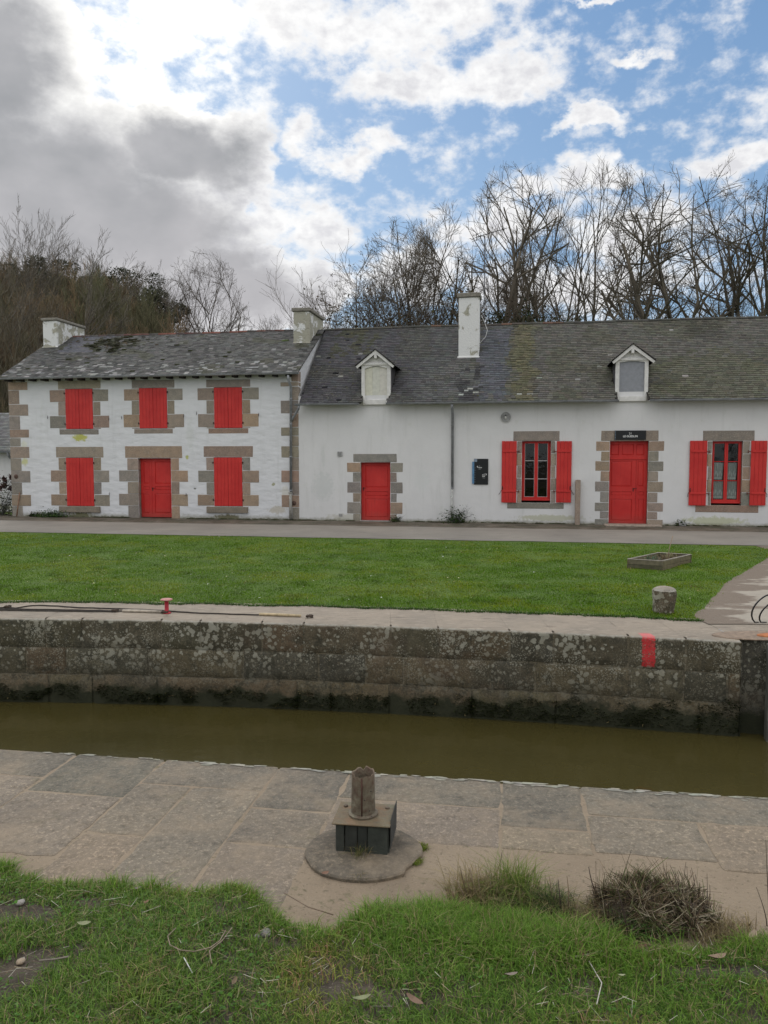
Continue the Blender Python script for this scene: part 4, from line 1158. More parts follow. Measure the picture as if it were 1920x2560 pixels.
for (op, col, lt, qs, sl, mu, cur, lb, shs, sy0, sy1) in WR:
    X0, X1 = op[0], op[1]; hh = (sl[2] - op[2]) / 5
    opx = (op[0], op[1], op[2], sl[2])
    qs = [(col[0] - (3 if k % 2 else -2), col[1] + (3 if k % 2 else -2), op[2] + hh * k, op[2] + hh * (k + 1)) for k in range(5)]
    o = surround('s', R3, long_house, RO, opx, col, lt, qs, sl, cols=GR_R); holesR.append(o)
    window(R3, long_house, RO, (op[0], op[1], op[2], op[3]), mu, cur, lb)
    for side, (a, c) in enumerate(shs):
        q = rect(R3, a, c, sy0, sy1); b = MB(); planks(b, q[0], q[1], q[2], q[3], -.058, -.028, 4)
        Hs = q[3] - q[2]
        for zz in (q[3] - Hs * .165, q[2] + Hs * .185):
            b.box(q[0] + .03, q[1] - .02, -.076, -.056, zz - .035, zz + .035, ch=.01)
        sh = b.build('shutter', M['red'], long_house, (RO, 0, 0))
        e = q[1] if side == 0 else q[0]; dr = 1 if side == 0 else -1
        if 'rusty_hinge' not in bpy.data.materials: simple('rusty_hinge', (.14, .05, .035), .8)
        for zz in (q[3] - Hs * .165, q[2] + Hs * .185):
            b = MB(); b.box(min(e, e + dr * .07), max(e, e + dr * .07), -.05, -.038, zz - .012, zz + .012, ch=.002); b.tube([(e + dr * .075, -.04, zz - .035), (e + dr * .075, -.04, zz + .035)], .012, 6)
            b.tube([(e + dr * .075, -.04, zz), (e + dr * .075, .01, zz)], .008, 5)
            b.build('hinge', bpy.data.materials['rusty_hinge'], sh, (RO, 0, 0))
        b = MB(); e = q[0] if side == 0 else q[1]; s_ = -1 if side == 0 else 1
        b.tube([(e + .03 * -s_, -.07, q[2] + Hs * .27), (e + .03 * -s_, -.075, q[2] + Hs * .21)], .012, 5)
        b.tube([(e + s_ * .005, -.04, q[2] + Hs * .20), (e + s_ * .03, -.06, q[2] + Hs * .17), (e + s_ * (.08 if op[0] < 1000 else .03), -.05, q[2] + Hs * .13)], .008, 5)
        b.build('shutter_catch', M['iron'], sh, (RO, 0, 0))
        sh.children[-1].name = 'shutter_catch'

# whitewash
LW_ST = [(R1(415, 775)[0], R1(415, 775)[1], .42, .20, (.42, .42, .06), .9), (R1(970, 877)[0], R1(970, 877)[1], .09, .11, (.40, .42, .10), .9), (R1(127, 900)[0], R1(127, 900)[1], .20, .2, (.50, .50, .20), .8),
         (R1(125, 810)[0], R1(125, 810)[1], .18, .2, (.6, .6, .42), .5), (R1(1418, 1017)[0], R1(1418, 1017)[1], .09, .09, (.30, .30, .18), .9), (R1(1480, 1060)[0], R1(1480, 1060)[1], .25, .3, (.55, .52, .42), .5),
         (R1(985, 760)[0], R1(985, 760)[1], .22, .9, (.52, .54, .50), .35), (R1(1010, 1040)[0], R1(1010, 1040)[1], .07, .05, (.12, .12, .1), .9), (R1(1440, 1150)[0], R1(1440, 1150)[1], .5, .2, (.40, .35, .25), .6),
         (R1(415, 1175)[0], GZ + .05, .75, .22, (.12, .12, .06), 1.0), (R1(1180, 1180)[0], GZ + .05, .75, .18, (.13, .12, .07), 1.0)]
RW_ST = [(R2(300, 1480)[0], R2(300, 1480)[1], .55, .75, (.50, .52, .50), .5), (R2(300, 1280)[0], R2(300, 1280)[1], .10, .55, (.48, .50, .47), .35), (R2(980, 1440)[0], R2(980, 1440)[1], .45, .5, (.58, .60, .58), .4),
         (R2(500, 1690)[0], GZ + .1, 1.4, .2, (.45, .43, .35), .6), (R3(400, 1245)[0], GZ + .18, 1.5, .16, (.40, .40, .27), .7), (R3(1350, 1250)[0], GZ + .15, 1.4, .2, (.42, .44, .25), .7)]
mL = plaster_mat('whitewash_on_rubble', (.66, .665, .675), .32, LW_ST, LO, .30)
mR = plaster_mat('smooth_white_render', (.655, .65, .64), 0, RW_ST, RO, .20)
wall_mesh('wall', mL, left_house, S_L, S_J, zroof_l(0) - .03, holesL, LO, gable=6.80)
wall_mesh('wall', mR, long_house, S_J + .004, S_R, zroof_r(0) - .03, holesR, RO, gable=6.80)

# corner stones
cq = MB(); g_ = MB()
zt_ = zroof_l(0) - .10
for (side, ins) in ((0, None), (1, None)):
    wide = [(487, 530), (603, 663), (733, 777), (822, 882), (948, 1008), (1072, 1130)] if side == 0 else [(487, 510), (583, 650), (722, 767), (820, 880), (946, 1008), (1073, 1137)]
    xpx = 100 if side == 0 else 1500
    zc = zt_
    cur = MB()
    nw = R1(108, 800)[0] if side == 0 else R1(1512, 800)[0]; ww = R1(152, 800)[0] if side == 0 else R1(1457, 800)[0]
    ex = S_L - .006 if side == 0 else S_J + .0065
    for (ya, yb_) in wide:
        z1 = min(R1(xpx, ya)[1], zt_); z0 = R1(xpx, yb_)[1]
        if zc - z1 > .04: stone(cur, *sorted((ex, nw)), z1, zc, y1=.3)
        stone(cur, *sorted((ex, ww)), z0, z1, y1=.3); zc = z0
    stone(cur, *sorted((ex, nw)), GZ - .1, zc, y1=.3)
    cur.build('corner_stones', M['granite'], left_house, (LO, 0, 0))
for (hx, hy) in ((85, 977), (1525, 1115)):
    sx_, sz_ = R1(hx, hy); b = MB()
    Mx = Matrix.Translation((sx_, -.006, sz_)) @ Matrix.Rotation(R(90), 4, 'X')
    b.lathe([(.075, 0), (.075, .02), (.05, .03), (.025, .022), (.02, .05), (0.001, .05)], 18, (.10, .06, .045), Mx)
    b.build('tie_plate', M['tinted'], left_house, (LO, 0, 0))

# roofs laid slate by slate
def roof(parent, off, s0, s1, t0, z0, slope, tintf, skip, name='roof', seed=0, gaps=()):
    ca = 1 / math.sqrt(1 + slope * slope); sa = slope * ca; Ltot = (RIDGE_T - t0) / ca
    exp = .104; wd = .165; mb = MB(); rs = random.Random(seed)
    def P_(s, g, h):
        sag = .020 * vn(s * .55, g * .6, seed + 3) + .007 * vn(s * 2.6, g * 2.6, seed)
        return (s, t0 + g * ca - h * sa, z0 + g * sa + h * ca + sag)
    nrow = int(Ltot / exp) + 1
    for r_ in range(nrow):
        g = r_ * exp; s = s0 - (wd / 2 if r_ % 2 else 0) + rs.uniform(-.02, .02)
        while s < s1:
            w = wd * rs.uniform(.8, 1.2); a = max(s, s0 + rs.uniform(-.01, .01)); c = min(s + w - .004, s1 + rs.uniform(-.012, .012)); s += w
            if c - a < .03: continue
            cx = (a + c) / 2; t = t0 + g * ca
            if skip(cx, t): continue
            col, lump = tintf(cx, g / Ltot, rs)
            j0 = rs.uniform(-.007, .007); j1 = rs.uniform(-.007, .007); h = .013 + rs.uniform(0, .007) + lump; e = min(g + exp * 1.12, Ltot)
            if rs.random() < .03: j0 += rs.uniform(-.03, .02); h += .006
            V = [P_(a, g + j0, h), P_(c, g + j1, h + rs.uniform(-.002, .003)), P_(c, e, .004), P_(a, e, .004), P_(a, g + j0, 0), P_(c, g + j1, 0), P_(a, e, -.002), P_(c, e, -.002)]
            mb.add(V, [[0, 1, 2, 3], [4, 5, 1, 0], [4, 0, 3, 6], [5, 7, 2, 1]], col)
    # boarding under the slates and the rear slope
    cuts = [s0 + (s1 - s0) * i / 24 for i in range(25)]
    for (d0, d1) in gaps: cuts = [c for c in cuts if not d0 - .02 < c < d1 + .02] + [d0, d1]
    cuts.sort()
    for a, c in zip(cuts[:-1], cuts[1:]):
        inside = any(d0 - .01 < a and c < d1 + .01 for (d0, d1) in gaps); gg = .62 if inside else 0
        mb.add([P_(a, gg, -.012), P_(c, gg, -.012), P_(c, Ltot, -.012), P_(a, Ltot, -.012)], [[0, 1, 2, 3]], (.03, .027, .024))
        if inside: continue
        mb.add([P_(a, 0, -.012), P_(c, 0, -.012), P_(c, 0, -.045), P_(a, 0, -.045)], [[3, 2, 1, 0]], (.03, .027, .024))
    zr = z0 + Ltot * sa
    mb.add([(s0, RIDGE_T, zr), (s1, RIDGE_T, zr), (s1, RIDGE_T * 2 - t0, z0), (s0, RIDGE_T * 2 - t0, z0)], [[3, 2, 1, 0]], (.09, .09, .09))
    return mb.build(name, M['slate'], parent, (off, 0, 0)), P_, Ltot
def moss(c, k): return tuple(a * (1 - k) + b_ * k for a, b_ in zip(c, (.060, .062, .022)))
mc = R1(470, 300)[0]
def tl(s, g, rs):
    c = vary((.092, .091, .086), .48, .04); lump = 0
    d = 1 - math.hypot((s + 10.6) / 1.6, (g - .78) / .42) + .9 * vn(s * 2.2, g * 9, 2)
    if d > .62: return vary((.035, .036, .018), .4, .1), rs.uniform(.0, .035)
    if d > .35 and rs.random() < .35: return vary((.055, .055, .04), .3), 0
    if rs.random() < .02: c = vary((.22, .22, .21), .2)
    if vn(s * 1.1, g * 5, 9) > .35: c = moss(c, .4)
    if g < .25 and rs.random() < .15: c = vary((.26, .26, .25), .2)
    if abs(s + 11.6) < .8 and g > .55: c = vary((.115, .115, .13), .1)
    if rs.random() < .006: lump = .03; c = (.05, .06, .02)
    return c, lump
def tr(s, g, rs):
    k1 = sm((s - .2) / 1.5); base = np.array((.068, .066, .069)) * (1 - k1) + np.array((.088, .088, .084)) * k1
    k2 = sm((s - 3.6 - .5 * vn(g * 5, 7)) / 1.6); base = base * (1 - k2) + np.array((.098, .094, .080)) * k2
    n1 = vn(s * .8, g * 4, 5); n2 = vn(s * 2.5, g * 8, 6)
    c = tuple(base)
    if n1 > .15: c = moss(c, .35 * .7 if s > 4 else .18)
    if 2.95 < s + .22 * vn(g * 5, 1) + .12 * n2 < 3.9 and g < .92: c = (.088, .091, .099) if g > .25 or n2 < .1 else (.10, .10, .09)
    dd = 1 - abs(s - 4.32 - .22 * vn(g * 5, 2) - .3 * n2) / .52
    if dd > 0: c = tuple(np.array(c) * (1 - .6 * sm(dd * 1.6)) + np.array((.125, .115, .052)) * .6 * sm(dd * 1.6))
    gg = 1 - math.hypot((s - 10.2) / 2.6, (g - .22) / .36) + .5 * n2
    if gg > .2: c = tuple(np.array(c) * .62 + np.array((.085, .088, .045)) * .38)
    if 9.6 < s < 10.8 and g > .72: c = tuple(k * .75 for k in c)
    if -2.2 < s < -.6 and g > .55 and n2 > .0: c = moss(c, .5)
    if abs(s - 2.7) < .35 and g < .42 and n2 > .0: c = (.045, .045, .045)
    if abs(s - 2.7) < .4 and g < .14 and rs.random() < .05: c = (.28, .28, .26)
    lump = 0
    if rs.random() < .005: c = (.24, .24, .22)
    if -2.8 < s < -1.0 and rs.random() < .018: c = (.012, .012, .014); lump = .012
    if dd > 0 and rs.random() < .5: lump = .01
    return vary(c, .26, .05), lump
CH1 = (-13.30, -12.72, 2.22, 4.1, 7.42); CH2 = (-3.56, -2.97, 2.0, 3.9, 7.44); CH3 = (2.22, 2.90, 1.60, 2.28, 7.66)
D1 = rect(R2, 565, 765, 630, 905); D2 = rect(R3, 780, 968, 320, 552)
dorm = [dict(x0=D1[0], x1=D1[1], zb=R2(663, 905)[1], ze=R2(663, 650)[1], za=R2(663, 553)[1], ov=(R2(530, 655)[0], R2(795, 655)[0]), arch=True),
        dict(x0=D2[0], x1=D2[1], zb=R3(872, 550)[1], ze=R3(872, 330)[1], za=R3(880, 245)[1], ov=(R3(758, 335)[0], R3(1006, 335)[0]), arch=False)]
print('dormers', dorm)
def skl(s, t): return (CH1[0] < s < CH1[1] and t > CH1[2] + .05) or (CH2[0] < s < CH2[1] and t > CH2[2] + .05)
def skr(s, t):
    if CH3[0] + .03 < s < CH3[1] - .03 and CH3[2] + .05 < t < CH3[3] - .1: return True
    for d in dorm:
        if d['x0'] + .02 < s < d['x1'] - .02 and t < (d['ze'] - ZE_R) / SL_R - .42: return True
    return False
rfL, PL, LL = roof(left_house, LO, S_L - .16, S_J + .10, -.32, ZE_L, SL_L, tl, skl, seed=1)
rfR, PR, LR = roof(long_house, RO, S_J + .11, S_R, -.35, ZE_R, SL_R, tr, skr, seed=2, gaps=[(d['x0'] + .05, d['x1'] - .05) for d in dorm])
# ridges
for (par, off, s0, s1, PP, Lt, cc, nm) in ((left_house, LO, S_L - .12, S_J, PL, LL, [(.10, .045, .035), (.06, .04, .035), (.05, .045, .04), (.16, .06, .04)], 'l'), (long_house, RO, S_J + .12, S_R, PR, LR, [(.06, .05, .04), (.07, .065, .05), (.05, .048, .04), (.11, .06, .04)], 'r')):
    mb = MB(); s = s0
    while s < s1:
        e = min(s + .36, s1)
        if not (nm == 'l' and (s < CH1[1] or e > CH2[0])):
            p = PP(s, Lt, 0); q = PP(e, Lt, 0); r0 = .075; V = []; k = 7
            for (pp, rr) in ((p, r0), (q, r0 * .88)):
                for i in range(k): a = math.pi * i / (k - 1); V.append((pp[0], pp[1] + rr * 1.25 * math.cos(a), pp[2] - .035 + rr * math.sin(a) + random.uniform(0, .003)))
            mb.add(V, [[i, i + 1, k + i + 1, k + i] for i in range(k - 1)] + [list(range(k))], vary(random.choice(cc), .2) if s < 6 or nm == 'l' else vary((.06, .058, .05), .2), True)
        s = e - .01 if e < s1 else s1 + 1
    mb.build('ridge', M['tinted'], par, (off, 0, 0))
# moss cushions growing on the slates
mo = MB()
def cushion(mb, P_, s, g, r, col):
    vs = []; n = 7
    for k, (rr, h) in enumerate(((1, 0), (.8, .5), (.45, .85), (0.05, 1))):
        for i in range(n):
            a = 2 * math.pi * i / n; q = r * rr * random.uniform(.75, 1.2); vs.append(P_(s + q * 1.4 * math.cos(a), g + q * .8 * math.sin(a), .01 + r * .45 * h))
    mb.add(vs, [[k * n + i, k * n + (i + 1) % n, (k + 1) * n + (i + 1) % n, (k + 1) * n + i] for k in range(3) for i in range(n)], col, True)
for _ in range(260):
    s = random.gauss(-10.7, 1.1); g = LL * (1 - abs(random.gauss(.12, .2)))
    if not (S_L < s < -3.6) or skl(s, -.32 + g / LL * 3.5) or g < .1: continue
    if vn(s * 1.5, g * 1.5, 4) < -.05: continue
    cushion(mo, PL, s, min(g, LL - .05), random.uniform(.015, .06), vary(random.choice(((.035, .035, .015), (.05, .035, .015), (.02, .02, .015))), .3))
cushion(mo, PL, R1(1452, 300)[0] - .5, LL * .72, .11, (.06, .085, .02))
for _ in range(60): cushion(mo, PL, random.uniform(-13, -4), LL * random.random() ** .7, random.uniform(.01, .035), vary((.05, .055, .03), .3))
mo.build('roof_moss', M['tinted'], left_house, (LO, 0, 0))['kind'] = 'stuff'
mo = MB()
for _ in range(330):
    s = random.choice((random.uniform(-2, 11), random.gauss(-1.6, .5), random.gauss(4.3, .2), random.uniform(8, 13))); g = LR * random.random()
    if skr(s, -.35 + g / LR * 3.5) or not (-2.5 < s < 15): continue
    cushion(mo, PR, s, min(g, LR - .05), random.uniform(.01, .032), vary(random.choice(((.06, .06, .025), (.09, .085, .03), (.04, .04, .03))), .3))
mo.build('roof_moss', M['tinted'], long_house, (RO, 0, 0))['kind'] = 'stuff'

# chimneys
def peel_mat(name, thr):
    m, t, b = new_mat(name); v = obc(t)
    n = t.noise(v, 2.6, 6, .6, .6)
    c = t.mix(t.mr(n, thr - .015, thr + .03), (.66, .66, .64), t.mix(t.noise(v, 7, 4), (.30, .29, .24), (.40, .385, .30)))
    crack = t.mr(t.voro(t.vmath('ADD', v, t.vmath('MULTIPLY', t.noise(v, 6, 3, out=1), (.2, .2, .2))), 3.5, 1.0, 'DISTANCE_TO_EDGE'), .02, .0, 0, .7)
    c = t.mix(t.math('MULTIPLY', crack, t.mr(n, thr - .08, thr)), c, (.12, .115, .09))
    c = t.mix(t.mr(t.noise(v, 12, 5, .7), .6, .75, 0, .4), c, (.25, .24, .19))
    t.put(b.inputs['Base Color'], c); b.inputs['Roughness'].default_value = .9
    t.put(b.inputs['Normal'], t.bump(t.math('ADD', t.noise(v, 20, 5), t.mr(n, thr, thr + .05, .5, 0)), .5, .02)); return m
M['peel'] = peel_mat('flaking_whitewash', .50); M['peel2'] = peel_mat('mostly_sound_whitewash', .60); M['peel3'] = peel_mat('worn_whitewash', .44)
for (c, par, off, mat, zr, cap) in ((CH1, left_house, LO, 'peel', zroof_l, .10), (CH2, left_house, LO, 'peel3', zroof_l, .13), (CH3, long_house, RO, 'peel2', zroof_r, .14)):
    b = MB(); b.box(c[0], c[1], c[2], c[3], zr(c[2]) - .25, c[4] - cap, ch=.02, jit=.008)
    b.box(c[0] - .03, c[1] + .03, c[2] - .035, c[2] + .1, zr(c[2]) - .12, zr(c[2]) + .03, ch=.02)
    ch = b.build('chimney', M[mat], par, (off, 0, 0))
    b = MB(); b.box(c[0] - .045, c[1] + .045, c[2] - .045, c[3] + .045, c[4] - cap, c[4], (.20, .185, .155), .02, .006); b.build('chimney_cap', M['tinted'], ch, (off, 0, 0))

# dormers
for k, d in enumerate(dorm):
    x0, x1, zb, ze, za = d['x0'], d['x1'], d['zb'], d['ze'], d['za']; y = -.05; xm = (x0 + x1) / 2; pw = .11; wc = (.62, .61, .58); zp = ze + .02
    b = MB()
    b.box(x0, x0 + pw, y, y + .12, zb + .10, zp, wc, .006); b.box(x1 - pw, x1, y, y + .12, zb + .10, zp, wc, .006)
    b.box(x0 - .04, x1 + .04, y - .02, y + .11, zp, zp + .08, wc, .01)
    b.box(x0 + .04, x1 - .04, y - .035, y + .12, zb - .06, zb + .10, wc, .01)
    b.box(x0 + .06, x0 + .14, y - .05, y, zb - .02, zb + .22, wc, .01) if d['arch'] else None
    b.prism([(x0 + .03, zp + .08), (x1 - .03, zp + .08), (xm, za - .10)], y + .03, y + .08, wc)
    # arched head board
    hz = zp - .10 if d['arch'] else zp - .05; pts = [(x0 + pw, zp), (x0 + pw, hz)]
    for i in range(9): u = i / 8; pts.append((x0 + pw + (x1 - x0 - 2 * pw) * u, hz + (.075 if d['arch'] else .035) * math.sin(math.pi * u)))
    pts += [(x1 - pw, hz), (x1 - pw, zp)]
    b.prism(pts, y + .01, y + .09, wc)
    dz_ = zp + .08 - .02
    # barge boards
    for sg, xo in ((-1, d['ov'][0]), (1, d['ov'][1])):
        zlo = za + .04 - (za - ze + .06); t_ = .10
        p = [(xo, ze - .02), (xm, za + .05), (xm, za - .07), (xo + (-sg) * .05, ze - .08)]
        b.prism(p if sg < 0 else p[::-1], y - .10, y - .06, wc)
    b.box(xm - .045, xm + .045, y - .095, y + .02, za - .22, za - .06, wc, .01)
    dm = fix_normals(b.build('dormer', M['white_wood'], long_house, (RO, 0, 0)))
    yb = (za + .05 - ZE_R) / SL_R - .35
    b = MB(); c = (.42, .42, .37) if d['arch'] else (.24, .25, .27)
    for q in range(3 if d['arch'] else 1):
        w = (x1 - x0 - 2 * pw) / (3 if d['arch'] else 1)
        b.box(x0 + pw + q * w + .001, x0 + pw + (q + 1) * w - .001, y + .055, y + .08, zb + .10, hz + .06, vary((.56, .55, .48), .02) if d['arch'] else c, .002)
    b.build('hatch' if d['arch'] else 'blind', M['white_wood'], dm, (RO, 0, 0))
    for sx_ in (x0 + .012, x1 - .012):
        b = MB(); ybk = (ze + .1 - ZE_R) / SL_R - .35
        b.prism([(0, 0), (1, 0), (1, 1)], 0, 1) if False else None
        th_ = .02; r_ = []
        for xx in (sx_ - th_ / 2, sx_ + th_ / 2):
            r_ += [(xx, y + .121, ZE_R + (y + .12 + .35) * SL_R - .05), (xx, y + .121, ze + .06), (xx, ybk, ze + .06), (xx, ybk, ZE_R + (ybk + .35) * SL_R - .05)]
        b.add(r_, [[0, 1, 2, 3], [7, 6, 5, 4], [0, 4, 5, 1], [1, 5, 6, 2], [2, 6, 7, 3]], (.06, .058, .062))
        b.build('dormer_cheek', M['slate'], dm, (RO, 0, 0))
    # little slated roof
    b = MB()
    for sg, xo in ((-1, d['ov'][0] - .02), (1, d['ov'][1] + .02)):
        n = 7; m_ = 10
        for i in range(n):
            f0 = i / n; f1 = (i + 1.12) / n if i < n - 1 else 1.0
            xa = xo + (xm - xo) * f0; xb = xo + (xm - xo) * f1; zl = ze - .0; A_ = zl + (za + .07 - zl) * f0; B_ = zl + (za + .07 - zl) * f1
            Ya = max((A_ - ZE_R) / SL_R - .35 + .12, .15); Yb = max((B_ - ZE_R) / SL_R - .35 + .12, .15)
            yy = y - .13
            while yy < Ya:
                ye = yy + .2
                e0 = min(ye, Ya); e1 = min(ye, Yb)
                b.add([(xa, yy, A_ + .018), (xa, e0, A_ + .018), (xb, e1, B_ + .004), (xb, min(yy, Yb), B_ + .004), (xa, yy, A_ - .004), (xa, e0, A_ - .004)], [[0, 1, 2, 3] if sg > 0 else [3, 2, 1, 0], [0, 4, 5, 1]], vary((.085, .083, .085), .25))
                yy = ye
        zl = ze; b.add([(xo, y - .13, zl - .012), (xm, y - .13, za + .055), (xm, yb, za + .055), (xo, (ze - ZE_R) / SL_R - .2, zl - .012)], [[0, 1, 2, 3]], (.02, .018, .016))
        b.add([(xo, y - .13, zl - .012), (xm, y - .13, za + .055), (xm, y - .13, za + .085), (xo, y - .13, zl + .02)], [[0, 1, 2, 3]], (.03, .028, .026))
    b.build('dormer_roof', M['slate'], dm, (RO, 0, 0))

# gutters, rafter ends and pipes
for s in np.arange(S_L + .05, S_J - .1, .455):
    b = MB(); b.box(s, s + .13, -.29, .02, zroof_l(-.1) - .235, zroof_l(-.1) - .10, (.03, .024, .018), .006, .004)
    b.build('rafter_end', M['dark'], left_house, (LO, 0, 0))
def gutter(par, off, s0, s1, y, z, r=.05):
    mb = MB(); n = max(3, int((s1 - s0) / .5)); k = 8; V = []
    for i in range(n + 1):
        s = s0 + (s1 - s0) * i / n; dzz = .008 * vn(s * .8, 3)
        for rr in (r, r * .9):
            for q in range(k + 1): a = math.pi + math.pi * q / k; V.append((s, y + rr * math.cos(a), z + dzz + rr * math.sin(a)))
    m_ = 2 * (k + 1); F = []
    for i in range(n):
        for q in range(k): F += [[i * m_ + q, i * m_ + q + 1, (i + 1) * m_ + q + 1, (i + 1) * m_ + q], [i * m_ + k + 1 + q, (i + 1) * m_ + k + 1 + q, (i + 1) * m_ + k + 2 + q, i * m_ + k + 2 + q]]
    F += [list(range(k + 1)), [n * m_ + q for q in range(k + 1)][::-1]]
    mb.add(V, F, (.1, .1, .1), True)
    mb.tube([(s0, y - r, z + .004), (s1, y - r, z + .004)], .007, 6)
    return mb.build('gutter', M['zinc'], par, (off, 0, 0))
gutter(left_house, LO, S_L - .18, S_J + .13, -.37, ZE_L - .02)
ge = [S_J + .0, dorm[0]['x0'] - .02, dorm[0]['x1'] - .08, dorm[1]['x0'] + .07, dorm[1]['x1'] - .0, S_R]
for i in (0, 2, 4): gutter(long_house, RO, ge[i], ge[i + 1], -.40, ZE_R - .02)
def px1(x, y, t): s, z = R1(x, y, t); return (s, t, z)
def px2(x, y, t): s, z = R2(x, y, t); return (s, t, z)
b = MB(); b.tube([px1(1494, 452, -.36), px1(1494, 474, -.36), px1(1508, 512, -.10), px1(1508, 1060, -.09)], .042, 10)
b.tube([px1(1550, 610, -.40), px1(1548, 625, -.36), px1(1522, 668, -.12), px1(1511, 690, -.10)], .038, 10)
for yy in (575, 705, 875, 1050): s, z = R1(1508, yy, -.09); b.tube([(s, -.09, z - .02), (s, -.09, z + .02)], .052, 10)
b.build('downpipe', M['zinc'], left_house, (LO, 0, 0))
b = MB(); s, z = R1(1506, 1060, -.09); b.tube([(s, -.09, z), (s, -.09, GZ + .03)], .048, 10, (.30, .29, .26)); b.tube([(s, -.09, z - .03), (s, -.09, z + .01)], .058, 10, (.27, .26, .23)); b.build('pipe_shoe', M['tinted'], left_house, (LO, 0, 0))
b = MB(); b.tube([px2(1188, 915, -.40), px2(1190, 940, -.36), px2(1193, 985, -.08), px2(1191, 1500, -.07)], .043, 10)
for yy in (1060, 1330, 1495): s, z = R2(1191, yy, -.07); b.tube([(s, -.07, z - .018), (s, -.07, z + .018)], .046, 10)
b.build('downpipe', M['zinc'], long_house, (RO, 0, 0))
b = MB(); s, z = R2(1189, 1500, -.07); b.tube([(s, -.07, z - .01), (s, -.07, GZ + .03)], .034, 10, (.42, .42, .40)); b.build('pipe_shoe', M['tinted'], long_house, (RO, 0, 0))
b = MB(); q = rect(R3, 700, 1050, 1284, 1312); b.box(q[0] + .05, q[1] - .1, -.55, .12, GZ - .05, GZ + .028, (.30, .25, .20), .012, .004); b.build('doorstep', M['tinted'], long_house, (RO, 0, 0))
b = MB(); q = R2(555, 1722)[0], R2(760, 1722)[0]; b.box(q[0], q[1], -.05, .16, GZ - .05, GZ + .02, (.28, .27, .25), .01); b.build('doorstep', M['tinted'], long_house, (RO, 0, 0))
b = MB(); q = rect(R2, 405, 435, 1668, 1690)  # small grille low in the wall
b.box(q[0], q[1], -.012, .0, q[2], q[3], (.5, .49, .46), .003)
for i in range(4): b.box(q[0] + .015, q[1] - .015, -.014, -.0118, q[2] + .012 + i * .02, q[2] + .02 + i * .02, (.05, .05, .05), .001)
b.build('air_grille', M['plain'], long_house, (RO, 0, 0))
# wire hanging beside the tall chimney
b = MB(); b.tube([(CH3[1] + .05, 2.0, 7.0), (CH3[1] + .16, 1.9, 6.75), (CH3[1] + .27, 1.7, 6.45), (CH3[1] + .22, 1.6, 6.22), (CH3[1] + .02, 1.5, 5.98)], .009, 5, (.5, .5, .48)); b.build('cable', M['plain'], long_house, (RO, 0, 0))

# low outbuilding at the far left
ob = ftag(empty('outbuilding', (0, 0, 0), 'low white outbuilding with a slate roof at the left edge behind the tall house', 'outbuilding'), -16)
ze_o = R1(30, 845, 1.5)[1]; zr_o = R1(30, 645, 4.3)[1]
b = MB(); b.box(-20, S_L - .05, 1.7, 6.5, 0, ze_o - .02, ch=.01); b.build('wall', mR, ob, (-16, 0, 0))
b = MB(); sl = (zr_o - ze_o) / 2.9; ca = 1 / math.sqrt(1 + sl * sl); Lt = 2.9 / ca; rs = random.Random(4)
for r_ in range(int(Lt / .13)):
    s = -20.2
    while s < S_L - .02:
        w = .2 * rs.uniform(.8, 1.2); e = min(s + w - .004, S_L - .02); g0 = r_ * .13; g1 = g0 + .145
        f = lambda g, h: (1.4 + g * ca - h * sl * ca, ze_o + g * sl * ca + h * ca)
        a0 = f(g0, .015 + rs.uniform(0, .006)); a1 = f(g1, .003); a2 = f(g0, -.002)
        b.add([(s, *a0), (e, *a0), (e, *a1), (s, *a1), (s, *a2), (e, *a2)], [[0, 1, 2, 3], [4, 5, 1, 0]], vary((.16, .16, .155) if rs.random() > .08 else (.3, .3, .28), .25)); s += w
b.add([(-20.2, 1.4, ze_o - .02), (S_L - .03, 1.4, ze_o - .02), (S_L - .03, 4.3, zr_o - .02), (-20.2, 4.3, zr_o - .02), (S_L - .03, 7.2, ze_o), (-20.2, 7.2, ze_o)], [[0, 1, 2, 3], [3, 2, 4, 5]], (.05, .05, .05))
b.build('roof', M['slate'], ob, (-16, 0, 0))
gutter(ob, -16, -20.2, S_L - .03, 1.36, ze_o - .02)
b = MB(); b.tube([px1(38, 850, 1.36), px1(45, 872, 1.40), px1(64, 892, 1.62)], .04, 8); b.build('downpipe', M['zinc'], ob, (-16, 0, 0))
#@@ENDHOUSES@@
#@@OBJECTS@@
# ================================================================== smaller things
def text_obj(txt, size, M_, mat, parent, bold=0.0, name='lettering', align='CENTER'):
    cu = bpy.data.curves.new(name, 'FONT'); cu.body = txt; cu.size = size; cu.align_x = align; cu.align_y = 'CENTER'; cu.extrude = .0015; cu.offset = bold; cu.resolution_u = 3
    o = bpy.data.objects.new(name + '_tmp', cu); COL.objects.link(o); dg = bpy.context.evaluated_depsgraph_get()
    me = bpy.data.meshes.new_from_object(o.evaluated_get(dg)); bpy.data.objects.remove(o)
    me.transform(M_); me.materials.clear(); me.materials.append(mat)
    ob_ = bpy.data.objects.new(name, me); COL.objects.link(ob_); ob_.parent = parent; return ob_
M['black'] = simple('black_enamel', (.009, .010, .011), .35, var=.05, bump=0)
M['letter'] = simple('white_lettering', (.75, .75, .73), .5, var=.02, bump=0)
M['letter2'] = simple('grey_lettering', (.38, .39, .40), .5, var=.02, bump=0)
M['blue'] = simple('blue_panel', None, .45, var=.1, bump=0)
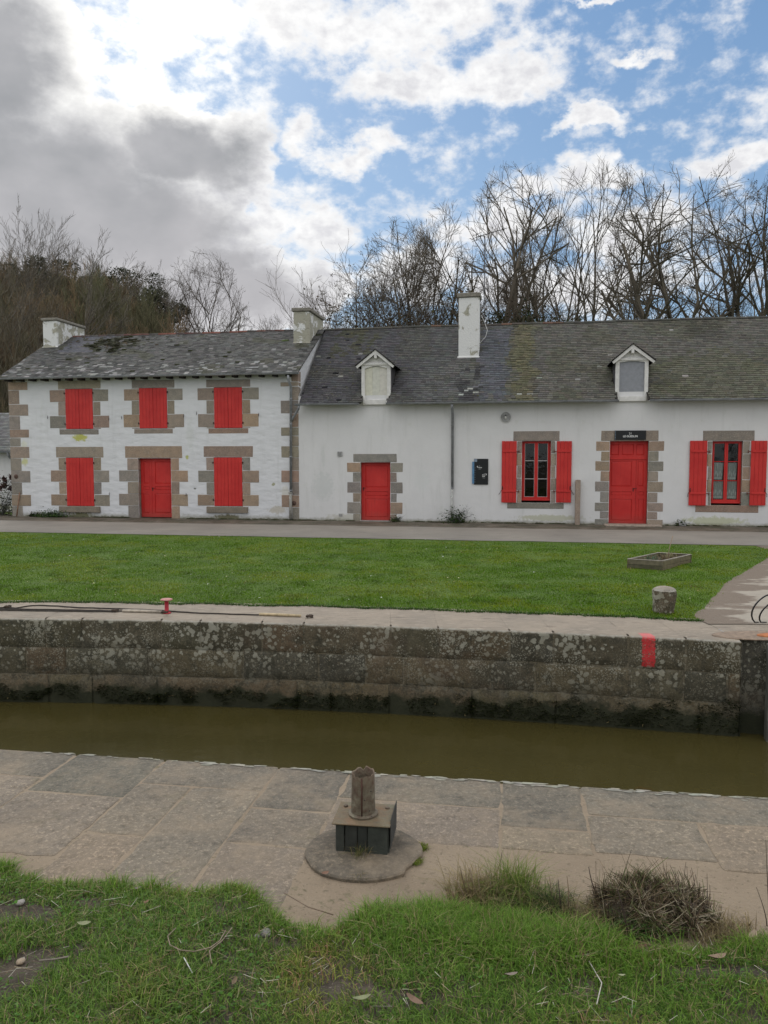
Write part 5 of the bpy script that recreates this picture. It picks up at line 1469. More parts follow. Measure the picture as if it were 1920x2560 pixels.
# upright direction sign
def Rz(x, y, t=0.0): return FP(1160 + x / 23.7, 1140 + y / 23.7, t)
sq = rect(Rz, 590, 1435, 165, 1690); ft = .05
sg = ftag(empty('direction_sign', (0, 0, 0), 'upright black direction sign with blue left edge and two white arrows on the wall', 'sign'), sq[0])
b = MB(); b.box(sq[0], sq[1], -.03, -.005, sq[2], sq[3], ch=.002); b.build('board', M['black'], sg, (sq[0], 0, 0))
bq = rect(Rz, 485, 605, 335, 1640); b = MB()
n = 9
for i in range(n):
    z0 = bq[2] + (bq[3] - bq[2]) * i / n; z1 = bq[2] + (bq[3] - bq[2]) * (i + 1) / n
    b.box(bq[0], bq[1], -.036, -.008, z0, z1, vary((.085, .20, .33), .18), .0005)
b.build('blue_edge', M['blue'], sg, (sq[0], 0, 0))
wq_ = Rz(640, 0)[0]
for i in range(7):
    zc = Rz(0, 700 + i * 138)[1]; r_ = .014; xx = Rz(640, 900)[0]; b = MB()
    vs = [(xx + r_ * math.cos(a), -.0325, zc + r_ * math.sin(a)) for a in np.linspace(-1.6, 1.6, 8)] + [(xx + r_ * .4 * math.cos(a), -.0325, zc + r_ * .4 * math.sin(a)) for a in np.linspace(1.4, -1.4, 8)]
    b.add(vs, [list(range(16))], (.25, .32, .38)); fix_normals(b.build('edge_mark', M['blue'], sg, (sq[0], 0, 0)))
eq = rect(Rz, 600, 780, 180, 345); b = MB(); b.box(eq[0], eq[1], -.0335, -.0305, eq[2], eq[3], (.22, .27, .33), .001); b.build('corner_emblem', M['blue'], sg, (sq[0], 0, 0))
def Tm(s, z, y=-.032): return Matrix.Translation((s - sq[0], y, z)) @ Matrix.Rotation(R(90), 4, 'X')
def chev(cx, cy, dr):
    s, z = Rz(cx, cy); a = .030; b = MB(); w = .014
    pts = [(s + dr * a * .5, z), (s - dr * a * .35, z + a), (s - dr * (a * .35 + w), z + a - w * .4), (s + dr * (a * .5 - w * 1.4), z), (s - dr * (a * .35 + w), z - a + w * .4), (s - dr * a * .35, z - a)]
    b.prism(pts, -.0345, -.031); fix_normals(b.build('arrow', M['letter'], sg, (sq[0], 0, 0)))
chev(790, 635, -1); chev(1320, 1090, 1)
for (tx, x, y, sz, mt, bd, al) in (('24', 880, 600, .040, 'letter2', .0, 'LEFT'), ('Ecluse', 855, 682, .044, 'letter', .0009, 'LEFT'), ('Ligne', 855, 770, .036, 'letter2', .0, 'LEFT'),
                                   ('20', 1245, 1060, .040, 'letter2', .0, 'RIGHT'), ('Rivie', 1245, 1125, .044, 'letter', .0009, 'RIGHT'), ('Rade', 1245, 1210, .044, 'letter', .0009, 'RIGHT'), ('2 km', 1245, 1303, .036, 'letter2', 0, 'RIGHT')):
    s, z = Rz(x, y); text_obj(tx, sz, Tm(s, z), M[mt], sg, bd, align=al)
# name board over the door
def Rn(x, y, t=0.0): return FP(1520 + x / 13.825, 1060 + y / 13.825, t)
nq = rect(Rn, 225, 1310, 225, 548); ns = ftag(empty('name_sign', (0, 0, 0), 'black name board reading 21 LE GUESLIN over the tallest red door', 'sign'), nq[0])
b = MB(); b.box(nq[0], nq[1], -.035, -.009, nq[2], nq[3], ch=.002); b.build('board', M['black'], ns, (nq[0], 0, 0))
for i in range(6):
    s, z = Rn(248, 255 + i * 52); b = MB(); r_ = .016
    b.add([(s - r_, -.0355, z - r_ * .7), (s, -.0355, z + r_ * .9), (s + r_, -.0355, z - r_ * .7)], [[0, 1, 2]], (.20, .26, .32)); b.build('edge_mark', M['blue'], ns, (nq[0], 0, 0))
def Tn(x, y): s, z = Rn(x, y); return Matrix.Translation((s - nq[0], -.036, z)) @ Matrix.Rotation(R(90), 4, 'X')
text_obj('21', .085, Tn(768, 330), M['letter'], ns, 0); text_obj('LE GUESLIN', .083, Tn(766, 428), M['letter'], ns, .0012)
# round wall lamp
lx, lz = FP(1160 + 577 / 5.53, 1000 + 235 / 5.53); lp = ftag(empty('wall_lamp', (0, 0, 0), 'round grey enamel wall lamp with a bare bulb under the eave', 'lamp'), lx)
Mx = Matrix.Translation((0, 0, lz)) @ Matrix.Rotation(R(90), 4, 'X')
b = MB(); b.lathe([(.03, 0), (.10, .02), (.15, .05), (.152, .055), (.146, .055), (.10, .032), (.001, .02)], 28, (.30, .30, .29), Mx); b.build('shade', M['tinted'], lp)
b = MB(); b.tube([(0, -.03, lz + .055), (0, -.10, lz + .045), (0, -.11, lz + .02)], .022, 8, (.05, .05, .05)); b.build('socket', M['tinted'], lp)
b = MB(); b.lathe([(.012, .03), (.016, .01), (.028, -.02), (.03, -.04), (.02, -.06), (.001, -.066)], 14, (.6, .6, .56), Matrix.Translation((0, -.11, lz))); b.build('bulb', M['plain'], lp)
# small grey junction box
q = rect(R2, 399, 431, 1241, 1273); jb = ftag(empty('junction_box', (0, 0, 0), 'small square grey electrical box on the wall left of the middle door', 'electrical box'), q[0])
b = MB(); b.box(q[0], q[1], -.04, -.001, q[2], q[3], (.30, .30, .29), .006); b.build('casing', M['tinted'], jb, (q[0], 0, 0))
b = MB(); b.box(q[0] + .035, q[1] - .03, -.044, -.039, q[2] + .03, q[3] - .03, (.22, .22, .21), .002); b.build('cover', M['tinted'], jb, (q[0], 0, 0))
# granite post against the wall
q0 = R3(559, 1283, -.12); ztop = R3(559, 1013, -.12)[1]; b = MB(); w_ = .075
b.box(-w_, w_, -.19, -.03, GZ - .1, ztop, (.30, .235, .185), .012, .006); po = b.build('stone_post', M['granite']); ftag(po, q0[0]); tag(po, 'slim pinkish granite post standing against the wall left of the tall door', 'post')
# stick leaning at the left corner of the tall house
b = MB(); s, _z = R1(92, 1180, -.1); s2, z2 = R1(102, 1060, -.02); b.tube([(0, -.16, GZ), (s2 - s, -.02, z2)], .022, 6, (.22, .13, .08)); o = b.build('plank', M['tinted']); ftag(o, s); tag(o, 'short brown stake leaning on the left corner stones of the tall house', 'stake')

# planter on the lawn
A_ = np.array([4.80, 15.30]); B_ = np.array([5.40, 14.98]); C_ = np.array([6.36, 16.02]); D_ = C_ + A_ - B_
zb = zg(5.5, 15.5); cx, cy = (A_ + C_) / 2
plt = empty('planter', (cx, cy, zb), 'low weathered timber planter box with bare soil on the lawn', 'planter')
def boardline(p, q, z0, z1, col, nm='board', th=.035):
    b = MB(); d = q - p; L = float(np.hypot(*d)); a = math.atan2(d[1], d[0])
    Mx = Matrix.Translation((p[0] - cx, p[1] - cy, 0)) @ Matrix.Rotation(a, 4, 'Z'); b.box(0, L, 0, th, z0, z1, col, .006, .004, M=Mx); return b.build(nm, M['tinted'], plt)
wcs = ((.13, .105, .06), (.09, .078, .045), (.16, .14, .09))
for (p, q) in ((A_, B_), (B_, C_), (C_, D_), (D_, A_)):
    boardline(p, q, -.02, .075, vary(random.choice(wcs), .1)); boardline(p, q, .079, .17, vary(random.choice(wcs), .1))
    boardline(p, q, .172, .187, (.25, .225, .18), 'rim', .045)
b = MB(); pts = []
for i in range(9):
    for j_ in range(9):
        u, v_ = i / 8, j_ / 8; p = A_ + (B_ - A_) * (.04 + .92 * u) + (D_ - A_) * (.03 + .94 * v_); pts.append((p[0] - cx, p[1] - cy, .10 + random.uniform(-.012, .02)))
b.add(pts, [[i * 9 + j_, (i + 1) * 9 + j_, (i + 1) * 9 + j_ + 1, i * 9 + j_ + 1] for i in range(8) for j_ in range(8)], (.05, .035, .025)); b.build('soil', M['soil'], plt)
for (fu, fv, h, col, nm, lab) in ((.42, .30, .17, (.09, .14, .08), 'seedling', 'small green seedling in the left of the timber planter'), (.55, .62, .12, (.16, .12, .07), 'seedling', 'wilted brown seedling in the middle of the timber planter'), (.55, .80, .16, (.24, .22, .12), 'seedling', 'straw coloured seedling at the right of the timber planter')):
    p = A_ + (B_ - A_) * fu + (D_ - A_) * fv; P = np.array([(p[0] + random.gauss(0, .07), p[1] + random.gauss(0, .05), zb + .1) for _ in range(50)])
    V, Q, T, C = blades(P, np.full(50, h), .014, col, tuple(k * 1.3 for k in col), .2, .6, .9, 31)
    c0 = P.mean(0); V = V - c0; o = npmesh(nm, V, Q, T, C, M['leaf']); o.location = c0; tag(o, lab, 'plant', 'seedlings in the planter')
p = A_ + (B_ - A_) * .75 + (D_ - A_) * .45; b = MB(); b.tube([(0, 0, 0), (.05, .05, .26), (.13, .10, .50)], [.008, .007, .008], 6, (.26, .19, .13)); o = b.build('cane', M['tinted']); o.location = (p[0], p[1], zb + .1); tag(o, 'thin leaning cane stuck in the soil of the timber planter', 'cane')

# stone bollard
sb_ = empty('stone_bollard', (4.08, 11.24, -.02), 'stubby weathered granite bollard at the edge of the lawn', 'bollard')
b = MB(); b.lathe([(.145, -.05), (.150, .05), (.165, .18), (.176, .30), (.172, .345), (.14, .375), (.09, .395), (.03, .405), (.002, .405)], 9, (.16, .125, .085), None, False, .16); b.build('shaft', M['quay'], sb_)
# red mooring bollard
rb_ = G(417, 1533); rbo = empty('mooring_bollard', (rb_[0], rb_[1], 0), 'small red iron mooring bollard with a flat mushroom cap', 'bollard')
b = MB(); b.lathe([(.060, 0), (.060, .012), (.030, .018), (.028, .185), (.001, .186)], 16, (.42, .03, .045)); b.build('post', M['tinted'], rbo)
b = MB(); b.lathe([(.030, .180), (.084, .192), (.086, .203), (.07, .212), (.001, .214)], 20, (.47, .23, .20)); b.build('cap', M['tinted'], rbo)
# ropes lying on the quay
def Z7(x, y): p = G(x / 2.07375, 1480 + y / 2.07375); return (p[0], p[1], .013)
def rope(name, pts, lab, rad=.010, col=(.035, .028, .022)):
    P = [Vector(Z7(*p)) for p in pts]; out = []
    for i in range(len(P) - 1):
        for k in range(6): out.append(P[i].lerp(P[i + 1], k / 6) + Vector((0, .006 * math.sin((i * 6 + k) * 1.3), 0)))
    out.append(P[-1]); c = out[0].copy(); b = MB(); b.tube([p - c for p in out], rad, 6, col); o = b.build(name, M['tinted']); o.location = c; tag(o, lab, 'rope', 'dark ropes lying along the far quay'); return o
r1 = rope('rope', [(-60, 88), (35, 84), (80, 88), (150, 76), (200, 73), (300, 77), (400, 85), (520, 88), (700, 94), (850, 101), (1000, 112), (1200, 119), (1342, 123)], 'dark rope bowing away from the edge and passing behind the red bollard')
r2 = rope('rope', [(-80, 90), (100, 93), (300, 96), (450, 99), (600, 102), (635, 103)], 'upper of two straight parallel dark ropes running to the red bollard')
r3 = rope('rope', [(-80, 97), (100, 100), (300, 103), (480, 105), (600, 106)], 'lower of two straight parallel dark ropes, nearest the wall edge')
def stickp(a, c, rad, lab, col=(.45, .36, .22)):
    p, q = Vector(Z7(*a)), Vector(Z7(*c)); b = MB(); b.tube([Vector((0, 0, .008)), (q - p) * .5 + Vector((0, 0, .01)), q - p + Vector((0, 0, .008))], [rad, rad * 1.1, rad * .9], 8, col); o = b.build('wooden_handle', M['tinted']); o.location = p; tag(o, lab, 'wooden handle', 'pale wooden handles tied to the ropes')
stickp((636, 104), (842, 110), .020, 'pale wooden handle on the quay left of the red bollard', (.42, .37, .30)); stickp((1345, 122), (1560, 131), .020, 'pale wooden handle on the quay right of the red bollard')
def knot(x, y, lab):
    c = Vector(Z7(x, y)); b = MB()
    for k in range(3):
        a0 = k * 1.1; pts = [(.04 * math.cos(a0 + t) * (1 + .3 * math.sin(3 * t)), .03 * math.sin(a0 + t), .012 + .012 * math.sin(2 * t + k)) for t in np.linspace(0, 5.6, 14)]; b.tube(pts, .010, 5, (.06, .042, .03))
    o = b.build('rope_knot', M['tinted']); o.location = c; tag(o, lab, 'knot', 'rope knots on the far quay')
knot(595, 104, 'rope knot left of the first wooden handle'); knot(855, 112, 'rope knot at the foot of the red bollard'); knot(1605, 134, 'frayed rope knot beyond the right wooden handle')
knot(40, 84, 'frayed rope knot near the left edge of the quay')

# sluice pedestal on the near quay ---------------------------------------------------------------
cx, cy = -.115, 4.30
cap = empty('sluice_pedestal', (cx, cy, 0), 'rusty cut off iron pipe standing on a dark timber box and round concrete pad', 'sluice pedestal')
b = MB(); n = 44; rings = ((1.0, -.012), (1.0, .012), (.97, .020), (.75, .026), (.4, .028)); vs = []
for (f, z) in rings:
    for i in range(n):
        a = 2 * math.pi * i / n; r_ = .335 * (1 + .035 * vn(math.cos(a) * 2, math.sin(a) * 2, 3) + .02 * vn(math.cos(a) * 7, math.sin(a) * 7, 5))
        if -.75 < a - 2 * math.pi < -.2 or 5.6 < a < 6.05: r_ *= .93
        vs.append((r_ * f * math.cos(a) * 1.0, r_ * f * .93 * math.sin(a), z + .003 * vn(math.cos(a) * 3 * f, math.sin(a) * 3 * f)))
b.add(vs, [[k * n + i, k * n + (i + 1) % n, (k + 1) * n + (i + 1) % n, (k + 1) * n + i] for k in range(4) for i in range(n)] + [[4 * n + i for i in range(n)]], (.112, .094, .070)); b.build('concrete_pad', M['paving'], cap)
ang = math.atan2(4.223 - 4.266, .014 + .294); W_, D__ = .305, .245
o0 = Vector((-.277 - cx, 4.272 - cy, 0)); Mb = Matrix.Translation(o0) @ Matrix.Rotation(ang, 4, 'Z')
b = MB(); ws = [0, .055, .13, .185, .30]
for i in range(4): b.box(ws[i] + .002, ws[i + 1] - .002, 0, .02, .01 + (.0 if i else .0), .185, vary((.030, .034, .028), .25), .004, .003, M=Mb)
for i in range(3): b.box(.285, .305, .02 + i * .072, .02 + (i + 1) * .072 - .003, .01, .185, vary((.032, .036, .03), .2), .004, .002, M=Mb)
for i in range(3): b.box(.0, .02, .03 + i * .072, .02 + (i + 1) * .072, .01, .185, (.012, .012, .01), .004, M=Mb)
b.box(.0, .305, D__ - .02, D__, .01, .185, (.02, .02, .018), .004, M=Mb); b.build('timber_box', M['tinted'], cap)
b = MB(); b.box(-.016, .315, -.015, D__ + .02, .186, .197, (.20, .165, .10), .003, .002, M=Mb)
def plate_mat():
    m, t, b_ = new_mat('rusty_plate'); v = obc(t); c = t.mix(t.mr(t.noise(v, 9, 5, .6), .35, .65), (.145, .13, .08), (.17, .10, .05)); c = t.mix(t.mr(t.noise(v, 40, 4, .7), .5, .7, 0, .7), c, (.10, .085, .06))
    t.put(b_.inputs['Base Color'], c); b_.inputs['Roughness'].default_value = .8; t.put(b_.inputs['Normal'], t.bump(t.noise(v, 60, 4), .5, .01)); return m
pm_ = plate_mat(); b.build('top_plate', pm_, cap)
b = MB(); b.box(.312, .316, .02, D__ + .04, .05, .215, (.05, .05, .045), .001, .002, M=Mb); b.build('side_plate', M['tinted'], cap)
def pipe_mat():
    m, t, b_ = new_mat('flaking_rusty_pipe'); v = obc(t); n1 = t.noise(v, 8, 6, .65); n2 = t.noise(v, 35, 5, .7)
    c = t.mix(t.mr(n1, .40, .58), (.10, .072, .048), (.20, .18, .125)); c = t.mix(t.mr(n2, .5, .68, 0, .8), c, (.10, .055, .035)); c = t.mix(t.mr(t.voro(v, 26), .16, .08, 0, .95), c, (.012, .01, .009)) 
    c = t.mix(t.mr(t.sep(v)[2], .36, .48, 0, .5), c, (.17, .085, .058))
    t.put(b_.inputs['Base Color'], c); b_.inputs['Roughness'].default_value = .75; b_.inputs['Metallic'].default_value = .1; t.put(b_.inputs['Normal'], t.bump(n2, .7, .015)); return m
ppm = pipe_mat()
px_, py_ = -.120 - cx, 4.372 - cy; zt_ = .444; n = 24; b = MB(); vs = []
for (r_, z, jag) in ((.084, .197, 0), (.086, .208, 0), (.070, .214, 0), (.068, .30, 0), (.0665, .40, 0), (.066, zt_, 1), (.060, zt_ - .004, 1), (.060, .36, 0), (.060, .25, 0)):
    for i in range(n):
        a = 2 * math.pi * i / n; seam = .96 if i in (17, 18) and r_ < .08 else 1; dz_ = (.018 * vn(i * .9, 2.2) + .014 * vn(i * 2.1, 7)) if jag else 0
        vs.append((px_ + r_ * seam * math.cos(a), py_ + r_ * seam * math.sin(a), z + dz_))
b.add(vs, [[k * n + i, k * n + (i + 1) % n, (k + 1) * n + (i + 1) % n, (k + 1) * n + i] for k in range(8) for i in range(n)] + [[8 * n + i for i in range(n)]], (.2, .15, .1)); b.build('pipe', ppm, cap)
b = MB(); b.tube([(px_ - .006, py_ - .066, .205), (px_ - .006, py_ - .065, zt_ - .01)], .0045, 6, (.07, .03, .02)); b.build('seam', M['tinted'], cap)
for (bx_, by_) in ((-.245 - cx + .02, 4.47 - cy), (.02 - cx, 4.44 - cy)):
    b = MB(); b.lathe([(.013, .197), (.013, .204), (.007, .207), (.001, .207)], 10, (.13, .10, .07), Matrix.Translation((bx_, by_, 0))); b.build('bolt', M['tinted'], cap)
# tufts beside the pedestal
def tuft(name, x, y, n, h, spread, colA, colB, lab, cat, dry=.2, z=0.0, seed=1, group=None, w=.003, lean=.7):
    P = np.array([(max(-2 * spread, min(2 * spread, random.gauss(0, spread))), max(-2 * spread, min(2 * spread, random.gauss(0, spread))), 0) for _ in range(n)]); V, Q, T, C = blades(P, np.full(n, h), w, colA, colB, dry, lean, .9, seed)
    o = npmesh(name, V, Q, T, C, M['grass']); o.location = (x, y, z); return tag(o, lab, cat, group)
tuft('grass_tuft', -.135, 4.21, 60, .10, .020, (.07, .09, .02), (.14, .14, .05), 'wispy yellowing grass tuft in front of the timber box', 'grass tuft', .3, .02, 41, w=.0022, lean=.8)
tuft('grass_tuft', -.115, 4.03, 40, .05, .02, (.07, .09, .02), (.16, .14, .06), 'tiny dry grass tuft at the front rim of the concrete pad', 'grass tuft', .5, .0, 42, w=.002, lean=.9)
for (x, y, sd, lab) in ((.215, 4.36, 43, 'bright green moss tuft at the right rim of the concrete pad'), (.175, 4.20, 44, 'bright green moss tuft nearer the grass at the rim of the concrete pad')):
    tuft('moss_tuft', x, y, 220, .020, .020, (.08, .12, .012), (.16, .20, .02), lab, 'moss', .1, .0, sd, w=.004, lean=1.0)

# cut bramble clump, dry mound and bare stems on the bank
def onbank(px, py):
    z = .05
    for _ in range(10):
        x, y = G(px, py, z); a, b_ = toAB(x, y); z = max(0, zbank(a, b_))
    return x, y, z
def R7b(x, y): return onbank(1100 + x / 2.0232, 2120 + y / 2.0232)
def stem(pts, rad, lab, col=(.05, .032, .025), z_first=None, name='bare_stem', grp='bare stems on the bank'):
    b = MB(); b.tube(pts, [rad * (1 - .6 * i / (len(pts) - 1)) for i in range(len(pts))], 5, col); o = b.build(name, M['tinted']); return tag(o, lab, 'stem', grp)
def stemspec(bx, by, tx, ty, bow, rad, lab, col=(.05, .032, .025)):
    x, y, z = R7b(bx, by); d = ray(1100 + tx / 2.0232, 2120 + ty / 2.0232); t = (y + .0) / d[1]; tip = C3 + d * t
    pts = []
    for i in range(7):
        f = i / 6; pts.append((0 + (tip[0] - x) * f + bow * math.sin(math.pi * f), (tip[1] - y) * f - .02 * math.sin(math.pi * f), (tip[2] - z) * f - (.01 if i == 0 else 0)))
    o = stem(pts, rad, lab, col); o.location = (x, y, z)
stemspec(840, 300, 752, 95, -.02, .0048, 'long dark curved bare stem rising in the middle of the bank')
stemspec(245, 175, 314, 20, .012, .0036, 'tall thin bare stem leaning right over the left clump')
stemspec(960, 480, 897, 205, 0, .0050, 'straight dark bare stem in front of the dry mound')
stemspec(1290, 270, 1272, 100, 0, .0030, 'thin bare twig standing behind the dry mound')
stemspec(1348, 330, 1364, 185, 0, .0026, 'thin bare twig just right of the dry mound')
stemspec(1655, 390, 1600, 198, 0, .0028, 'thin bare twig leaning left at the right edge')
stemspec(1665, 330, 1648, -40, -.01, .0030, 'tallest thin bare twig at the right edge of the picture')
stemspec(1385, 380, 1425, 290, 0, .0022, 'short bare twig leaning right beyond the dry mound')
for i, (bx, by, tx, ty) in enumerate(((120, 300, 62, 218), (150, 290, 78, 150), (165, 280, 105, 110), (180, 280, 128, 130), (205, 270, 150, 100), (215, 280, 190, 120), (250, 260, 255, 165), (445, 250, 448, 180), (470, 260, 510, 168), (548, 300, 552, 142), (610, 330, 598, 160), (640, 340, 642, 140), (680, 350, 700, 255), (400, 210, 475, 110), (690, 300, 650, 215), (560, 320, 590, 225))):
    stemspec(bx, by + 20, tx, ty, random.uniform(-.01, .01), random.uniform(.003, .0062), 'stubby cut brown stem in the left grass clump', vary(random.choice(((.13, .085, .05), (.055, .04, .03), (.20, .15, .10))), .2))
# dry mound
mx_, my_, mz_ = R7b(1090, 430); md = empty('dry_mound', (mx_, my_ + .10, mz_), 'rounded mound of dead brown grass and roots at the right of the bank', 'mound')
P = []; D_ = []; r = np.random.default_rng(51); n = 8500
u = r.normal(0, 1, (n, 3)); u[:, 2] = np.abs(u[:, 2]); u /= np.linalg.norm(u, axis=1, keepdims=True)
rad = r.uniform(.75, 1.02, n)[:, None]; pos = u * rad * (1 + .22 * np.sin(u[:, :1] * 9 + u[:, 1:2] * 5)) * np.array([[.265, .14, .185]]) + np.array([[0, 0, -.03]])
tan = np.cross(u, r.normal(0, 1, (n, 3))); tan /= np.linalg.norm(tan, axis=1, keepdims=True); dirn = tan * .8 + u * .35 + np.array([[0, 0, .10]])
L = (r.uniform(.03, .12, n) + (r.uniform(0, 1, n) < .12) * r.uniform(.03, .12, n))[:, None]; segs = np.concatenate([pos, pos + dirn * L, r.uniform(.0010, .0028, (n, 1)), r.uniform(.0005, .0014, (n, 1))], 1)
V, Q = segmesh(segs, 3); cc = np.array(((.18, .13, .075), (.11, .075, .04), (.045, .028, .018), (.33, .28, .19), (.10, .12, .035)))[r.integers(0, 5, n)] * r.uniform(.7, 1.2, (n, 1))
npmesh('dead_stalks', V, Q, [], np.repeat(cc, 6, axis=0), M['tinted'], md)
b = MB(); b.lathe([(.26, -.04), (.25, .04), (.19, .11), (.10, .15), (.01, .16)], 20, (.030, .02, .014), Matrix.Diagonal((1, .5, 1, 1)), True, .2); b.build('root_ball', M['soil'], md)
tuft('grass_tuft', mx_ - .02, my_ + .12, 160, .10, .055, (.12, .12, .045), (.25, .21, .11), 'tuft of straw coloured grass crowning the dry mound', 'grass tuft', .5, mz_ + .12, 45, w=.0022, lean=.6)
gx, gy, gz_ = R7b(1000, 400); tuft('grass_tuft', gx, gy - .04, 420, .15, .045, (.06, .14, .025), (.13, .24, .07), 'fresh green tussock growing against the dry mound', 'grass tuft', .08, gz_, 46, w=.0032, lean=.6)
CLUMP = [(370, 235, 420, .17, .045, (.08, .14, .02), (.17, .22, .04), .15, 'yellow green tussock standing tallest among the cut stems'), (170, 265, 520, .15, .055, (.12, .10, .04), (.24, .18, .09), .6, 'brown dead tussock at the far left of the cut stems'),
         (285, 285, 520, .13, .06, (.05, .09, .02), (.13, .17, .05), .3, 'dark green tussock right of the dead brown one'), (480, 300, 460, .12, .055, (.05, .09, .018), (.12, .15, .04), .3, 'dull green tussock in the middle of the cut stems'),
         (600, 345, 420, .10, .05, (.10, .10, .04), (.22, .19, .09), .5, 'thin straw tussock between the left clump and the mound'), (560, 325, 300, .12, .03, (.03, .05, .02), (.07, .10, .04), .1, 'small very dark green tussock behind the straw one'),
         (1440, 440, 500, .07, .07, (.12, .09, .05), (.25, .19, .11), .6, 'low tangle of dead grass right of the dry mound'), (800, 390, 420, .09, .05, (.10, .09, .04), (.22, .18, .09), .5, 'low straw tussock just left of the dry mound')]
for k, (bx, by, n_, h, sp, ca_, cb_, dr, lab) in enumerate(CLUMP):
    gx, gy, gz_ = R7b(bx, by); tuft('grass_tuft', gx, gy - .03, int(n_ * 1.3), h * 1.3, sp * 1.15, ca_, cb_, lab, 'grass tuft', dr, gz_ - .005, 47 + k, w=.003, lean=.6)

# fallen leaves, sticks, stones on the near bank
def leaf(px, py, L, ang, col, lab, curl=.3, w=.42):
    L *= .72; col = tuple(k * .8 for k in col)
    x, y, z = onbank(px, py); vs = []; n = 6
    for i in range(n + 1):
        f = i / n; ww = L * w * math.sin(math.pi * min(1, f * .93 + .04)) ** .8 * .5 * (1 + .15 * vn(i * 2.1, px))
        zz = .012 + curl * L * (f - .5) ** 2 * 2
        for s_ in (-1, 0, 1): vs.append(((f - .5) * L, s_ * ww, zz + abs(s_) * ww * .45))
    b = MB(); F = [[i * 3 + k, (i + 1) * 3 + k, (i + 1) * 3 + k + 1, i * 3 + k + 1] for i in range(n) for k in range(2)]
    b.add(vs, F, col, True); o = b.build('fallen_leaf', M['tinted']); o.location = (x, y, z + .030); o.rotation_euler = (random.uniform(-.3, .3), random.uniform(-.2, .2), ang); tag(o, lab, 'leaf', 'fallen leaves on the bank')
def r6(x, y): return (x / 1.728, 1850 + y / 1.728)
def r7(x, y): return (960 + x / 1.728, 1850 + y / 1.728)
LV = [(r6(365, 832), .085, .1, (.30, .33, .17), 'pale green fallen leaf lying left of the curved twig'), (r6(1563, 1167), .10, .35, (.30, .32, .16), 'pale green pointed fallen leaf at the bottom centre'),
      (r6(593, 675), .05, .8, (.26, .25, .20), 'small grey fallen leaf near the paving edge'), (r6(632, 738), .05, 1.2, (.24, .15, .08), 'small brown fallen leaf below the paving edge'),
      (r7(130, 1175), .11, -.7, (.25, .16, .10), 'long brown fallen leaf at the lower middle'), (r7(550, 1060), .08, .3, (.30, .25, .19), 'crumpled grey brown fallen leaf in the lower middle'),
      (r7(330, 912), .10, -.5, (.32, .23, .15), 'curled tan fallen leaf below the left clump'), (r7(590, 895), .12, .2, (.27, .18, .10), 'round curled brown fallen leaf below the tussock'),
      (r7(850, 950), .12, 1.4, (.24, .12, .07), 'upright reddish brown fallen leaf beside the white stick'), (r7(1090, 945), .15, .15, (.15, .085, .045), 'large dark brown fallen leaf before the dry mound'),
      (r7(1440, 985), .14, .4, (.30, .20, .13), 'pinkish curled fallen leaf right of the dry mound'), (r7(1590, 890), .12, .9, (.40, .31, .21), 'big pale tan fallen leaf at the right edge'),
      (r7(1025, 1060), .045, .2, (.35, .38, .22), 'tiny pale green fallen leaf below the big brown one'), (r7(110, 800), .07, -.3, (.20, .12, .07), 'small curled brown fallen leaf at the clump foot'),
      (r6(1400, 610), .08, .9, (.26, .15, .09), 'brown oak leaf on the paving beside the pedestal'), (r6(1010, 1085), .06, 1.3, (.22, .15, .09), 'narrow brown fallen leaf in the lower grass')]
for (p, L, a, c, lab) in LV: leaf(*p, L, a, vary(c, .08), lab)
def stick(pts, rad, col, lab):
    P = [Vector(onbank(*p)) + Vector((0, 0, .035)) for p in pts]; c = P[0].copy(); b = MB(); b.tube([p - c for p in P], rad, 5, col); o = b.build('stick', M['tinted']); o.location = c; tag(o, lab, 'stick', 'dead sticks on the bank')
stick([r6(760, 845), r6(725, 880), r6(735, 920), r6(780, 942), r6(840, 948), r6(910, 930), r6(950, 900), r6(975, 855)], .0028, (.22, .17, .12), 'curved bare twig looping over the near grass')
stick([r6(1003, 842), r6(960, 900), r6(905, 945), r6(915, 1000)], .0028, (.24, .19, .13), 'forked pale twig joining the curved one')
stick([r6(795, 975), r6(832, 1043)], .0024, (.5, .5, .45), 'short white grass stalk below the curved twig')
stick([r6(170, 988), r6(240, 982), r6(298, 970)], .004, (.22, .19, .15), 'grey stick on the bare soil at the left')
stick([r7(825, 970), r7(870, 962), r7(945, 945)], .005, (.42, .38, .28), 'straight pale stick beside the reddish leaf')
stick([r7(885, 990), r7(940, 1085), r7(918, 1180)], .0025, (.45, .43, .36), 'bent straw in the lower right grass')
stick([r6(1230, 690), r6(1330, 750), r6(1440, 785)], .003, (.18, .13, .09), 'thin runner trailing from the grass onto the paving')
for i, (p, s_, c, lab) in enumerate(((r6(1150, 845), .05, (.20, .19, .17), 'largest grey stone in the bare patch of the bank'), (r6(1215, 838), .03, (.17, .155, .135), 'small grey stone right of the largest one'), (r6(1290, 845), .045, (.22, .15, .11), 'reddish stone at the right of the bare patch'), (r6(1110, 858), .025, (.22, .21, .19), 'tiny stone at the left of the bare patch'), (r6(90, 712), .04, (.30, .28, .25), 'pale stone on the bare mound at the left'), (r6(92, 968), .035, (.34, .27, .19), 'tan stone on the bare soil at the left'))):
    s_ *= .6; x, y, z = onbank(*p); b = MB(); b.lathe([(.6 * s_, -.3 * s_), (s_ * .95, 0), (s_ * .85, .3 * s_), (s_ * .4, .5 * s_), (.002, .52 * s_)], 9, c, None, True, .35); o = b.build('stone', M['granite']); o.location = (x, y, z + .01); tag(o, lab, 'stone', 'stones on the bank')

